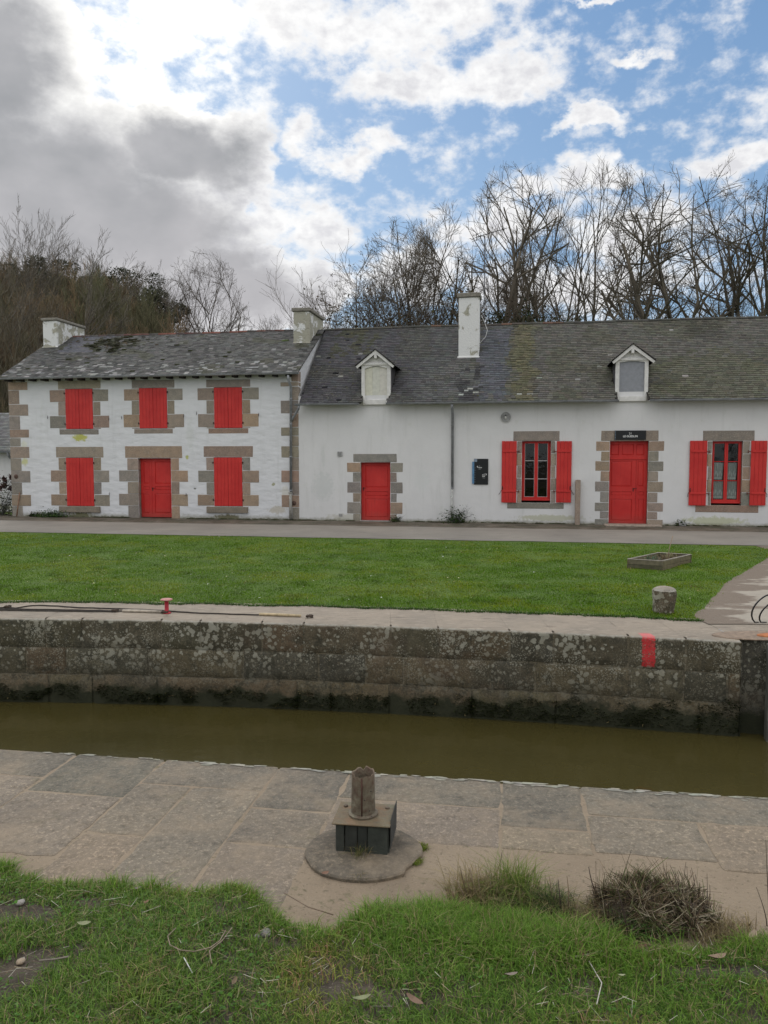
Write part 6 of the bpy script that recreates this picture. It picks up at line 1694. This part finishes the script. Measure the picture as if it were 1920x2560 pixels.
# shrubs and plants at the house walls -----------------------------------------------------------
def leafcloud(n, fpos, size, cols, seed, flat=.5):
    r = np.random.default_rng(seed); P = np.array([fpos(r) for _ in range(n)]); s_ = size * r.uniform(.6, 1.4, n)[:, None]
    a = r.normal(0, 1, (n, 3)); a[:, 2] *= flat; a /= np.linalg.norm(a, axis=1, keepdims=True); b_ = np.cross(a, r.normal(0, 1, (n, 3))); b_ /= np.linalg.norm(b_, axis=1, keepdims=True)
    V = np.stack([P - a * s_, P + b_ * s_ * .45, P + a * s_, P - b_ * s_ * .45], 1).reshape(-1, 3); Q = (np.arange(n) * 4)[:, None] + np.array([[0, 1, 2, 3]])
    c = np.array(cols)[r.integers(0, len(cols), n)] * r.uniform(.7, 1.3, (n, 1)); return V, Q, np.repeat(c, 4, axis=0)
def small_plant(name, s, t, h, w, n, lab, cat, cols, seed, stems=8):
    p = facade(s, t, GZ + .01); root = empty(name, p, lab, cat); V, Q, C = leafcloud(n, lambda r: (r.normal(0, w * .4), r.normal(0, w * .2), abs(r.normal(0, .45)) * h), .035, cols, seed); npmesh('foliage', V, Q, [], C, M['leaf'], root)
    sg_ = []
    rr = random.Random(seed)
    for _ in range(stems):
        q = Vector((rr.gauss(0, .03), rr.gauss(0, .03), 0)); d = Vector((rr.uniform(-1, 1) * w, rr.uniform(-.3, .3) * w, h * rr.uniform(.6, 1.25)))
        for i in range(4):
            q2 = q + d / 4 + Vector((rr.gauss(0, .02), 0, 0)); sg_.append((*q, *q2, .006 - i * .001, .005 - i * .001)); 
            for _k in range(3): e = q2 + Vector((rr.uniform(-.12, .12), rr.uniform(-.05, .05), rr.uniform(0, .10))); sg_.append((*q2, *e, .003, .0015))
            q = q2
    V, Q = segmesh(sg_, 3); npmesh('stems', V, Q, [], np.full((len(V), 3), .06), M['bark'], root); return root
s_, _ = R2(1225, 1700); small_plant('shrub', s_, -.22, .42, .5, 520, 'straggly dark green shrub at the foot of the cottage downpipe', 'shrub', ((.03, .06, .02), (.05, .08, .025), (.04, .05, .02)), 61, 14)
s_, _ = R2(800, 1700); small_plant('weed', s_, -.10, .16, .22, 160, 'small mossy weed at the right foot of the middle door', 'weed', ((.04, .06, .02), (.06, .075, .03)), 62, 3)
s_, _ = R1(290, 1180); small_plant('leafy_plant', s_, -.22, .22, .6, 620, 'low leafy green plant below the left ground floor window', 'plant', ((.05, .09, .03), (.08, .13, .04), (.03, .06, .02)), 63, 6)
s_, _ = R3(1150, 1280); small_plant('weed', s_, -.12, .13, .25, 130, 'small weed beside the grey block right of the tall door', 'weed', ((.03, .05, .015), (.06, .07, .03)), 64, 3)
s_, _ = R1(178, 1185); small_plant('weed', s_, -.10, .10, .16, 120, 'tiny dark weed right of the left corner stones', 'weed', ((.02, .03, .012), (.04, .045, .02)), 65, 3)
p_ = facade(R1(212, 1185)[0], -.12, GZ); tuft('iris_tuft', p_[0], p_[1], 40, .26, .06, (.03, .045, .015), (.06, .07, .03), 'spiky dark leaved tuft left of the leafy plant', 'plant', .1, GZ, 66, w=.022, lean=.5)
b = MB(); q = rect(R3, 1140, 1182, 1266, 1290); b.box(0, q[1] - q[0], -.18, -.02, GZ, GZ + .09, (.26, .26, .25), .012, .006); o = b.build('stone_block', M['tinted']); ftag(o, q[0]); tag(o, 'small grey block at the wall foot right of the tall door', 'block')
s0_ = R1(35, 1190)[0]; hy = small_plant('hydrangea', s0_ - .35, .25, 1.15, .8, 900, 'leggy winter hydrangea with brown flower heads at the left edge', 'shrub', ((.05, .04, .025), (.07, .06, .03), (.03, .045, .02)), 67, 40)
for k in range(11):
    V, Q, C = leafcloud(120, lambda r: tuple(r.normal(0, .045, 3)), .045, ((.10, .05, .045), (.14, .08, .07), (.08, .06, .05)), 70 + k, 1)
    o = npmesh('flower_head', V, Q, [], C, M['leaf'], hy); o.location = (random.uniform(-.45, .4), random.uniform(-.25, .2), random.uniform(.85, 1.45))

# TV aerial behind the tall chimney
mp = facade(FP(1210, 800, 3.9)[0], 3.9, 0); an = empty('tv_aerial', (mp[0], mp[1], 5.9), 'tall rooftop television aerial on a thin mast behind the tall chimney', 'aerial')
_, ztp = FP(1210, 590, 3.9); b = MB(); b.tube([(0, 0, 0), (0, 0, ztp - 5.9)], .018, 6, (.06, .06, .065)); b.build('mast', M['tinted'], an)
bo = MB(); pA = Vector((-.30, -.1, ztp - 5.9 - .07)); pB = Vector((.85, .55, ztp - 5.9 + .42)); bo.tube([pA, pB], .014, 5, (.06, .06, .065))
dv = (pB - pA).normalized(); el_ = dv.cross(Vector((0, 0, 1))).normalized()
for k in range(15): c = pA.lerp(pB, k / 14); bo.tube([c - el_ * (.16 - k * .004), c + el_ * (.16 - k * .004)], .006, 4, (.06, .06, .065)); bo.tube([c - Vector((0, 0, .07)), c + Vector((0, 0, .07))], .005, 4, (.06, .06, .065))
bo.build('antenna_array', M['tinted'], an)
b = MB(); c = pA
for k in (-1, 0, 1): b.tube([c + Vector((0, 0, .10 * k)) - el_ * .28, c + Vector((0, 0, .10 * k)) + el_ * .28], .009, 4, (.05, .05, .05))
b.tube([c + Vector((0, 0, -.12)), c + Vector((0, 0, .12))], .012, 4, (.05, .05, .05)); b.build('reflector', M['tinted'], an)
#@@TREES@@
# ================================================================== trees
def grow(seed, H, r0, stems=((0, 0),), wob=.10, trop=.06, counts=(9, 7, 6, 5), ang=(.35, .75), ratio=.60, lean=(0, 0), start=.38, env=None, minr=.0065, taper=.75, spread=1.0):
    rs = random.Random(seed); T_ = []; C_ = []
    def rec(p, d, L, r, lv):
        n = (10, 7, 5, 4, 3)[lv]; st = L / n; out = []
        for i in range(n):
            k = wob * (1.5 if lv > 1 else 1.0 if lv else .6)
            d = (d + Vector((rs.gauss(0, k), rs.gauss(0, k), rs.gauss(0, k) * .6 + (trop if not env else (.11 if lv == 1 else .03))))).normalized()
            q = p + d * st
            if env and q.z > env[1] * .25:
                cz = env[1] * .60; e_ = math.hypot((q.x - env[2]) / env[0], (q.z - cz) / (env[1] * .40), q.y / (env[0] * 1.1))
                if e_ > (1.02 if lv else .90) + .10 * rs.random() and q.z > cz * .55: break
            r2 = max(minr, r * (1 - taper * (i + 1) / n)) if i < n - 1 else max(minr * .6, r * .18)
            ra = max(minr, r * (1 - taper * i / n)) if lv < 4 else max(minr * .8, r)
            if env and lv == 0: ra = max(minr, r * (1 - .93 * (p.z / (env[1] * .97)) ** .8)); r2 = max(minr, r * (1 - .93 * min(1, q.z / (env[1] * .97)) ** .8))
            (T_ if lv == 0 else C_).append((*p, *q, ra, max(r2, minr * .55))); out.append((p, q, d, ra)); p = q
        if lv < len(counts):
            m = counts[lv] if len(out) >= n * .5 else counts[lv] // 2
            if not out: return
            n = len(out)
            for c in range(m):
                f = start + (1 - start) * (c + rs.random()) / m if lv == 0 else .18 + .80 * (c + rs.random()) / m
                i = min(n - 1, int(f * n)); a, q, dd, rr = out[i]; pos = a.lerp(q, f * n - i)
                ax = dd.cross(Vector((rs.gauss(0, 1), rs.gauss(0, 1), rs.gauss(0, 1)))).normalized(); an_ = rs.uniform(*ang) * (1.45 if (env and lv == 0) else 1.0)
                nd = (Matrix.Rotation(an_, 3, ax) @ dd)
                if nd.z < -.05: nd.z = abs(nd.z) * .3
                rec(pos, nd.normalized(), L * ratio * rs.uniform(.65, 1.15) * (1.15 - .55 * f if lv == 0 else 1 - .35 * f) * (.95 if env else 1), max(minr, rr * (.72 if env and lv < 2 else .55)), lv + 1)
    for (a, e) in stems:
        d = Vector((math.sin(a) + lean[0], e + lean[1], math.cos(a))).normalized(); rec(Vector((rs.gauss(0, .15) if len(stems) > 1 else 0, rs.gauss(0, .15) if len(stems) > 1 else 0, 0)), d, H * rs.uniform(.9, 1.02) / (1 if len(stems) == 1 else 1.0), r0, 0)
    return T_, C_
TREES = 0
def tree(px, dist, ytop, seed, lab, r0=.16, grp='bare trees behind the cottage roof', col=(.11, .095, .075), ivy=None, seedtufts=0, z0=.2, **kw):
    x = (px - 830) / 1690 * dist; H = CAMH + (993 - ytop) / 1690 * dist - z0
    T_, C_ = grow(seed, H * kw.pop('hf', .80), r0, **kw)
    zmax = max(s[5] for s in C_); k = 1.0 if kw.get('env') else H / zmax
    root = empty('tree', (x, dist, z0), lab, 'tree', grp)
    for nm, S, sides in (('trunk', T_, 7), ('crown', C_, 3)):
        S = np.array(S); S[:, [2, 5]] *= k; V, Q = segmesh(S, sides); c = np.array([col]) * rng.uniform(.75, 1.25, (len(S), 1))
        npmesh(nm, V, Q, [], np.repeat(c, 2 * sides, axis=0), M['bark'], root)
    if seedtufts:
        tips = np.array([s[3:6] for s in C_ if s[7] < .014]); tips[:, 2] *= k; idx = rng.integers(0, len(tips), seedtufts); P = tips[idx]
        V, Q, C = leafcloud(seedtufts * 4, lambda r: P[r.integers(0, len(P))] + r.normal(0, .05, 3), .045, ((.05, .035, .025), (.07, .05, .03)), seed, 1); npmesh('seed_clusters', V, Q, [], C, M['leaf'], root)
    if ivy:
        V, Q, C = leafcloud(ivy[2], lambda r: (r.normal(0, ivy[0]), r.normal(0, ivy[0]), r.uniform(.5, 1) ** .7 * ivy[1]), .11, ((.022, .036, .014), (.035, .05, .018), (.014, .022, .010)), seed + 5); npmesh('ivy', V, Q, [], C, M['leaf'], root)
    return root
LB = 'bare trees behind the cottage roof'
def etree(px, dist, ytop, wpx, seed, lab, r0, off=0, **kw):
    H = CAMH + (993 - ytop) / 1690 * dist - .2; w = wpx * 1.38 / 1690 * dist; r0 = r0 * 1.12
    kw.setdefault('hf', 1.0); a_ = kw.get('ang', (.35, .75)); kw['ang'] = (a_[0] + .06, a_[1] + .16); kw['wob'] = kw.get('wob', .10) + .03; kw['trop'] = .045; kw['ratio'] = kw.get('ratio', .62) + .04
    kw['col'] = (.105, .088, .065); return tree(px, dist, ytop, seed, lab, r0, env=(w, H * .985, off / 1690 * dist), **kw)
etree(770, 42, 530, 62, 101, 'sparse ash like bare tree with seed clusters right of the tall house chimney', .09, stems=((-.28, 0), (-.1, 0), (.06, 0), (.2, 0)), counts=(9, 7, 5, 3), seedtufts=450, wob=.12, start=.3)
etree(868, 41, 488, 75, 102, 'dense multi stemmed bare tree left of the tall chimney', .12, stems=((-.22, 0), (-.08, 0), (.05, 0), (.18, 0)), counts=(10, 7, 6, 4), ivy=(.8, 5.0, 1200))
etree(955, 44, 448, 62, 103, 'bushy bare tree whose crown ends just left of the tall chimney', .13, stems=((-.12, 0), (.1, 0)), counts=(11, 8, 6, 4), ang=(.25, .6))
etree(1020, 43, 432, 55, 104, 'dense bare tree directly behind the tall chimney', .20, counts=(12, 7, 6, 4), ang=(.3, .7), start=.3, ratio=.55)
etree(1105, 40, 378, 92, 105, 'tall open crowned bare tree with ivy on its trunk right of the tall chimney', .22, stems=((-.12, 0), (.14, 0)), counts=(7, 6, 5, 4), start=.3, ang=(.3, .7), ivy=(.24, 5.2, 700), wob=.12)
etree(1265, 42, 378, 135, 107, 'broad fan shaped bare tree with ivy clad stems over the middle of the cottage', .16, stems=((-.38, 0), (-.12, 0), (.12, .1), (.34, 0)), counts=(8, 6, 5, 4), ang=(.25, .6), start=.3, wob=.08, ivy=(.7, 5.4, 900))
etree(1350, 49, 400, 70, 108, 'tall upright bare tree left of the right dormer', .14, counts=(9, 6, 5, 4), ang=(.3, .6))
etree(1475, 40, 345, 120, 109, 'big bare tree with a thick forking trunk above the right dormer', .26, off=-20, stems=((-.24, 0), (.03, 0)), counts=(8, 6, 5, 3), wob=.17, ang=(.35, .85), start=.32)
etree(1600, 41, 350, 110, 110, 'large bare tree near the right edge with two leaning stems', .19, stems=((.20, 0), (-.12, 0)), counts=(8, 6, 5, 4), wob=.12, ang=(.3, .7), seedtufts=250)
etree(1700, 40, 338, 110, 111, 'dense bare tree cut off by the right edge', .2, stems=((-.15, 0), (.05, 0)), counts=(8, 6, 5, 4), wob=.12, seedtufts=250)
# left hand trees
LG = 'bare trees on the left hillside'
tree(445, 58, 558, 121, 'rounded bare tree on the skyline right of the wooded hill', .14, LG, env=(100 / 1690 * 58, 16.5, 0), hf=1.0, wob=.14, ratio=.66, stems=((-.55, 0), (-.25, 0), (0, 0), (.22, 0), (.5, 0)), counts=(8, 6, 5, 4), ang=(.35, .85), z0=.5, col=(.075, .06, .045))
tree(375, 60, 585, 122, 'smaller bare tree leaning over the slope of the hill', .12, LG, env=(70 / 1690 * 60, 16.0, 0), hf=1.0, wob=.13, ratio=.66, stems=((-.3, 0), (0, 0), (.25, 0)), counts=(9, 6, 5, 4), ang=(.35, .8), z0=.6)
tree(310, 61, 575, 132, 'bare tree on the hill shoulder with the crown just clearing the pines', .12, LG, env=(65 / 1690 * 61, 12.5, 0), hf=1.0, wob=.13, ratio=.66, stems=((-.2, 0), (.2, 0)), counts=(9, 6, 5, 4), ang=(.35, .8), z0=4.5)
tree(500, 62, 640, 133, 'low spreading bare tree between the skyline tree and the middle chimney', .10, LG, env=(60 / 1690 * 62, 14.5, 0), hf=1.0, wob=.13, ratio=.66, stems=((-.3, 0), (.1, 0), (.3, 0)), counts=(8, 6, 5, 3), ang=(.35, .8), z0=.4)
tree(535, 72, 672, 123, 'low rounded bare tree left of the middle chimney', .12, LG, stems=((-.5, 0), (0, 0), (.4, 0)), counts=(8, 6, 5, 3), z0=.4)
tree(606, 75, 678, 124, 'small round topped bare tree just left of the middle chimney', .10, LG, stems=((-.4, 0), (0, 0), (.4, 0)), counts=(7, 6, 5, 3), z0=.4)
tree(20, 44, 440, 125, 'tallest bare tree at the left edge', .14, LG, stems=((-.15, 0), (.05, 0), (.22, 0)), counts=(12, 7, 5, 3), ang=(.2, .5), z0=.8, start=.15)
tree(-20, 40, 560, 126, 'shorter leafless tree cut off by the left edge', .13, LG, stems=((-.1, 0), (.3, 0)), counts=(12, 7, 5, 3), ang=(.3, .6), z0=.5, start=.15, col=(.10, .085, .055))
tree(70, 55, 470, 127, 'slim bare tree second from the left edge', .09, LG, stems=((-.06, 0), (.10, 0)), counts=(11, 6, 5, 3), ang=(.2, .45), z0=4, start=.3)
tree(185, 66, 520, 128, 'thin upright bare tree on the crest above the left chimney', .08, LG, counts=(12, 6, 4, 3), ang=(.2, .45), z0=8, start=.3)
tree(225, 67, 528, 129, 'pale slender bare tree on the crest beside the pine', .08, LG, stems=((-.05, 0), (.1, 0)), counts=(11, 6, 4, 3), ang=(.2, .45), z0=8, start=.3)
tree(148, 64, 540, 130, 'wispy bare tree on the crest between the pines', .07, LG, counts=(12, 6, 4, 3), ang=(.2, .45), z0=8, start=.3)
tree(318, 64, 560, 131, 'thin bare tree on the shoulder of the hill', .08, LG, stems=((-.1, 0), (.1, 0)), counts=(10, 6, 4, 3), ang=(.2, .45), z0=6, start=.3)
# hill
def hz(x, y):
    prof = np.interp(x / max(y, 1) * 1690 + 830, [-400, 0, 250, 340, 440, 560, 700, 2500], [13.0, 12.5, 11.0, 8.8, 3.5, .6, .2, .2])
    return .2 + (prof - .2) * sm((y - 34) / 30) * (1 if y < 90 else 1)
vs = []; xs_ = np.linspace(-60, 20, 50); ys_ = list(np.linspace(33, 75, 26)) + [90, 120, 200]
for x in xs_:
    for y in ys_: vs.append((x * (y / 50 if y > 50 else 1), y, hz(x * (y / 50 if y > 50 else 1), y) - (.35 if y < 34.5 else 0) + .3 * vn(x * .3, y * .3)* sm((y-34)/8) - .02))
m_ = len(ys_); fs = [[i * m_ + k, (i + 1) * m_ + k, (i + 1) * m_ + k + 1, i * m_ + k + 1] for i in range(len(xs_) - 1) for k in range(m_ - 1)]
tag(npmesh('hill', vs, fs, [], np.full((len(vs), 3), .07), M['soil'], None, True), kind='structure')
# the tangle of leafless brush covering the hillside
protos = []
for k in range(6):
    T_, C_ = grow(300 + k, 3.6, .035, stems=[(random.uniform(-.35, .35), random.uniform(-.3, .3)) for _ in range(4)], counts=(7, 6, 4), ang=(.15, .45), minr=.007, start=.15, wob=.08, trop=.07)
    protos.append(segmesh(np.array(T_ + C_), 3))
Vs = []; Qs = []; Cs = []; o_ = 0
rs = random.Random(9)
n_ = 0
while n_ < 300:
    y = 35 + 36 * rs.random() ** .9; px = rs.uniform(-120, 470); x = (px - 830) / 1690 * y; z = hz(x, y)
    if z < .5 and rs.random() < .6: continue
    V, Q = protos[rs.randrange(6)]; a = rs.uniform(0, 6.28); ca, sa = math.cos(a), math.sin(a); s = rs.uniform(.75, 1.35) * (1 if px < 380 else .75)
    V2 = np.stack([V[:, 0] * ca - V[:, 1] * sa, V[:, 0] * sa + V[:, 1] * ca, V[:, 2]], 1) * s + np.array([[x, y, z - .1]])
    col = np.array(rs.choice(((.14, .105, .06), (.17, .115, .065), (.115, .105, .055), (.12, .118, .06), (.19, .135, .075)))) * rs.uniform(.75, 1.2)
    Vs.append(V2); Qs.append(Q + o_); Cs.append(np.tile(col, (len(V2), 1))); o_ += len(V2); n_ += 1
tag(npmesh('woodland', np.concatenate(Vs), np.concatenate(Qs), [], np.concatenate(Cs), M['bark']), 'brown leafless brushwood covering the hillside at the left', 'woodland', kind='stuff')
# dark pines on the crest
def pine(px, dist, ytop, w, h, seed, lab):
    x = (px - 830) / 1690 * dist; zt = CAMH + (993 - ytop) / 1690 * dist; zb_ = hz(x, dist); root = empty('pine_tree', (x, dist, zb_ - .2), lab, 'pine tree', 'dark pines on the hill crest')
    H = zt - zb_; rs_ = random.Random(seed); cl = [(rs_.gauss(0, w * .42), rs_.gauss(0, w * .3), H - h * rs_.uniform(.12, .95), rs_.uniform(.22, .42) * h * .6) for _ in range(20)]
    cl = [c for c in cl]
    def f(r):
        c = cl[r.integers(0, len(cl))]; v = r.normal(0, 1, 3); v /= np.linalg.norm(v); v *= r.uniform(.6, 1) * c[3]; return (c[0] + v[0] * 1.3, c[1] + v[1] * 1.3, min(H, c[2] + v[2] * .8))
    V, Q, C = leafcloud(8000, f, .085, ((.040, .048, .024), (.055, .060, .030), (.028, .034, .018)), seed); npmesh('crown', V, Q, [], C, M['leaf'], root)
    T_, C_ = grow(seed, H * .8, .16, counts=(8, 3), start=.5); V, Q = segmesh(np.array(T_ + C_), 5); npmesh('trunk', V, Q, [], np.full((len(V), 3), .04), M['bark'], root)
pine(112, 64, 566, 3.2, 3.6, 201, 'dark pine with a rounded head leftmost on the hill crest'); pine(200, 66, 592, 3.0, 2.6, 202, 'low dark pine in the dip of the hill crest')
pine(275, 64, 586, 3.6, 4.0, 203, 'broad dark pine on the right shoulder of the hill'); pine(330, 62, 622, 2.4, 3.2, 204, 'smaller dark pine lower on the right shoulder'); pine(45, 60, 578, 2.4, 3.0, 205, 'dark pine half hidden by the bare trees at the left edge')
# evergreen undergrowth behind the cottage ridge
def bush(px, dist, ytop, w, seed, lab, cols, n=3000, size=.10, twigs=True):
    x = (px - 830) / 1690 * dist; H = CAMH + (993 - ytop) / 1690 * dist - .2; root = empty('bush', (x, dist, .2), lab, 'bush', 'undergrowth behind the cottage roof'); rs_ = random.Random(seed)
    cl = [(rs_.gauss(0, w * .40), rs_.gauss(0, w * .3), H * rs_.uniform(.35, .93) , rs_.uniform(.10, .20) * w + .25) for _ in range(22)]
    def f(r):
        c = cl[r.integers(0, len(cl))]; v = r.normal(0, 1, 3); v *= c[3] * .6; return (c[0] + v[0], c[1] + v[1], c[2] + v[2])
    V, Q, C = leafcloud(n, f, size, cols, seed); npmesh('foliage', V, Q, [], C, M['leaf'], root)
    T_, C_ = grow(seed, H * .85, .05, stems=((-.4, 0), (-.2, 0), (0, 0), (.2, 0), (.4, 0)), counts=(7, 6, 4), ang=(.3, .8)); S = np.array(T_ + C_); V, Q = segmesh(S, 3)
    npmesh('branches', V, Q, [], np.full((len(V), 3), .075) * np.array([[1.1, .85, .6]]), M['bark'], root)
IV = ((.030, .045, .016), (.045, .058, .02), (.02, .03, .012)); BR = ((.07, .065, .025), (.10, .075, .035), (.05, .05, .02), (.12, .07, .03))
bush(760, 40, 628, 3.6, 401, 'tangled brown bush beside the middle chimney', BR, 900, .07); bush(840, 40, 626, 3.8, 402, 'brown green tangled bush behind the left dormer', BR, 1900, .07)
bush(905, 41, 606, 3.6, 403, 'tallest brown green bush left of the tall chimney', BR, 2000, .07); bush(965, 40, 622, 3.0, 404, 'olive bush touching the left of the tall chimney', BR, 1900, .07)
bush(1065, 38, 655, 1.6, 405, 'dark ivy bush just right of the tall chimney', IV, 2600, .09); bush(1140, 38, 672, 1.5, 406, 'low dark evergreen bush second right of the tall chimney', IV, 2000, .09)
bush(1210, 38, 655, 1.8, 407, 'ragged evergreen bush below the fan shaped tree', IV, 1800, .09); bush(1500, 44, 640, 5, 408, 'thin twiggy bush behind the right dormer ridge', BR, 500, .07); bush(1620, 43, 610, 4, 409, 'twiggy bush near the right edge of the ridge', IV, 900, .08)
# trees on the photographer's own side, mirrored in the window panes
for k, (x, y, sd) in enumerate(((6, -9, 501), (13, -7, 502), (-3, -12, 503))):
    T_, C_ = grow(sd, 12, .24, stems=((-.25, 0), (.2, 0)), counts=(9, 6, 4)); root = empty('tree', (x, y, .6), ('bare tree mirrored in the left window pane', 'bare tree mirrored in the right hand window', 'bare tree on the near bank behind the viewer')[k], 'tree')
    for nm, S, sd_ in (('trunk', T_, 6), ('crown', C_, 3)):
        V, Q = segmesh(np.array(S), sd_); npmesh(nm, V, Q, [], np.full((len(V), 3), .06), M['bark'], root)
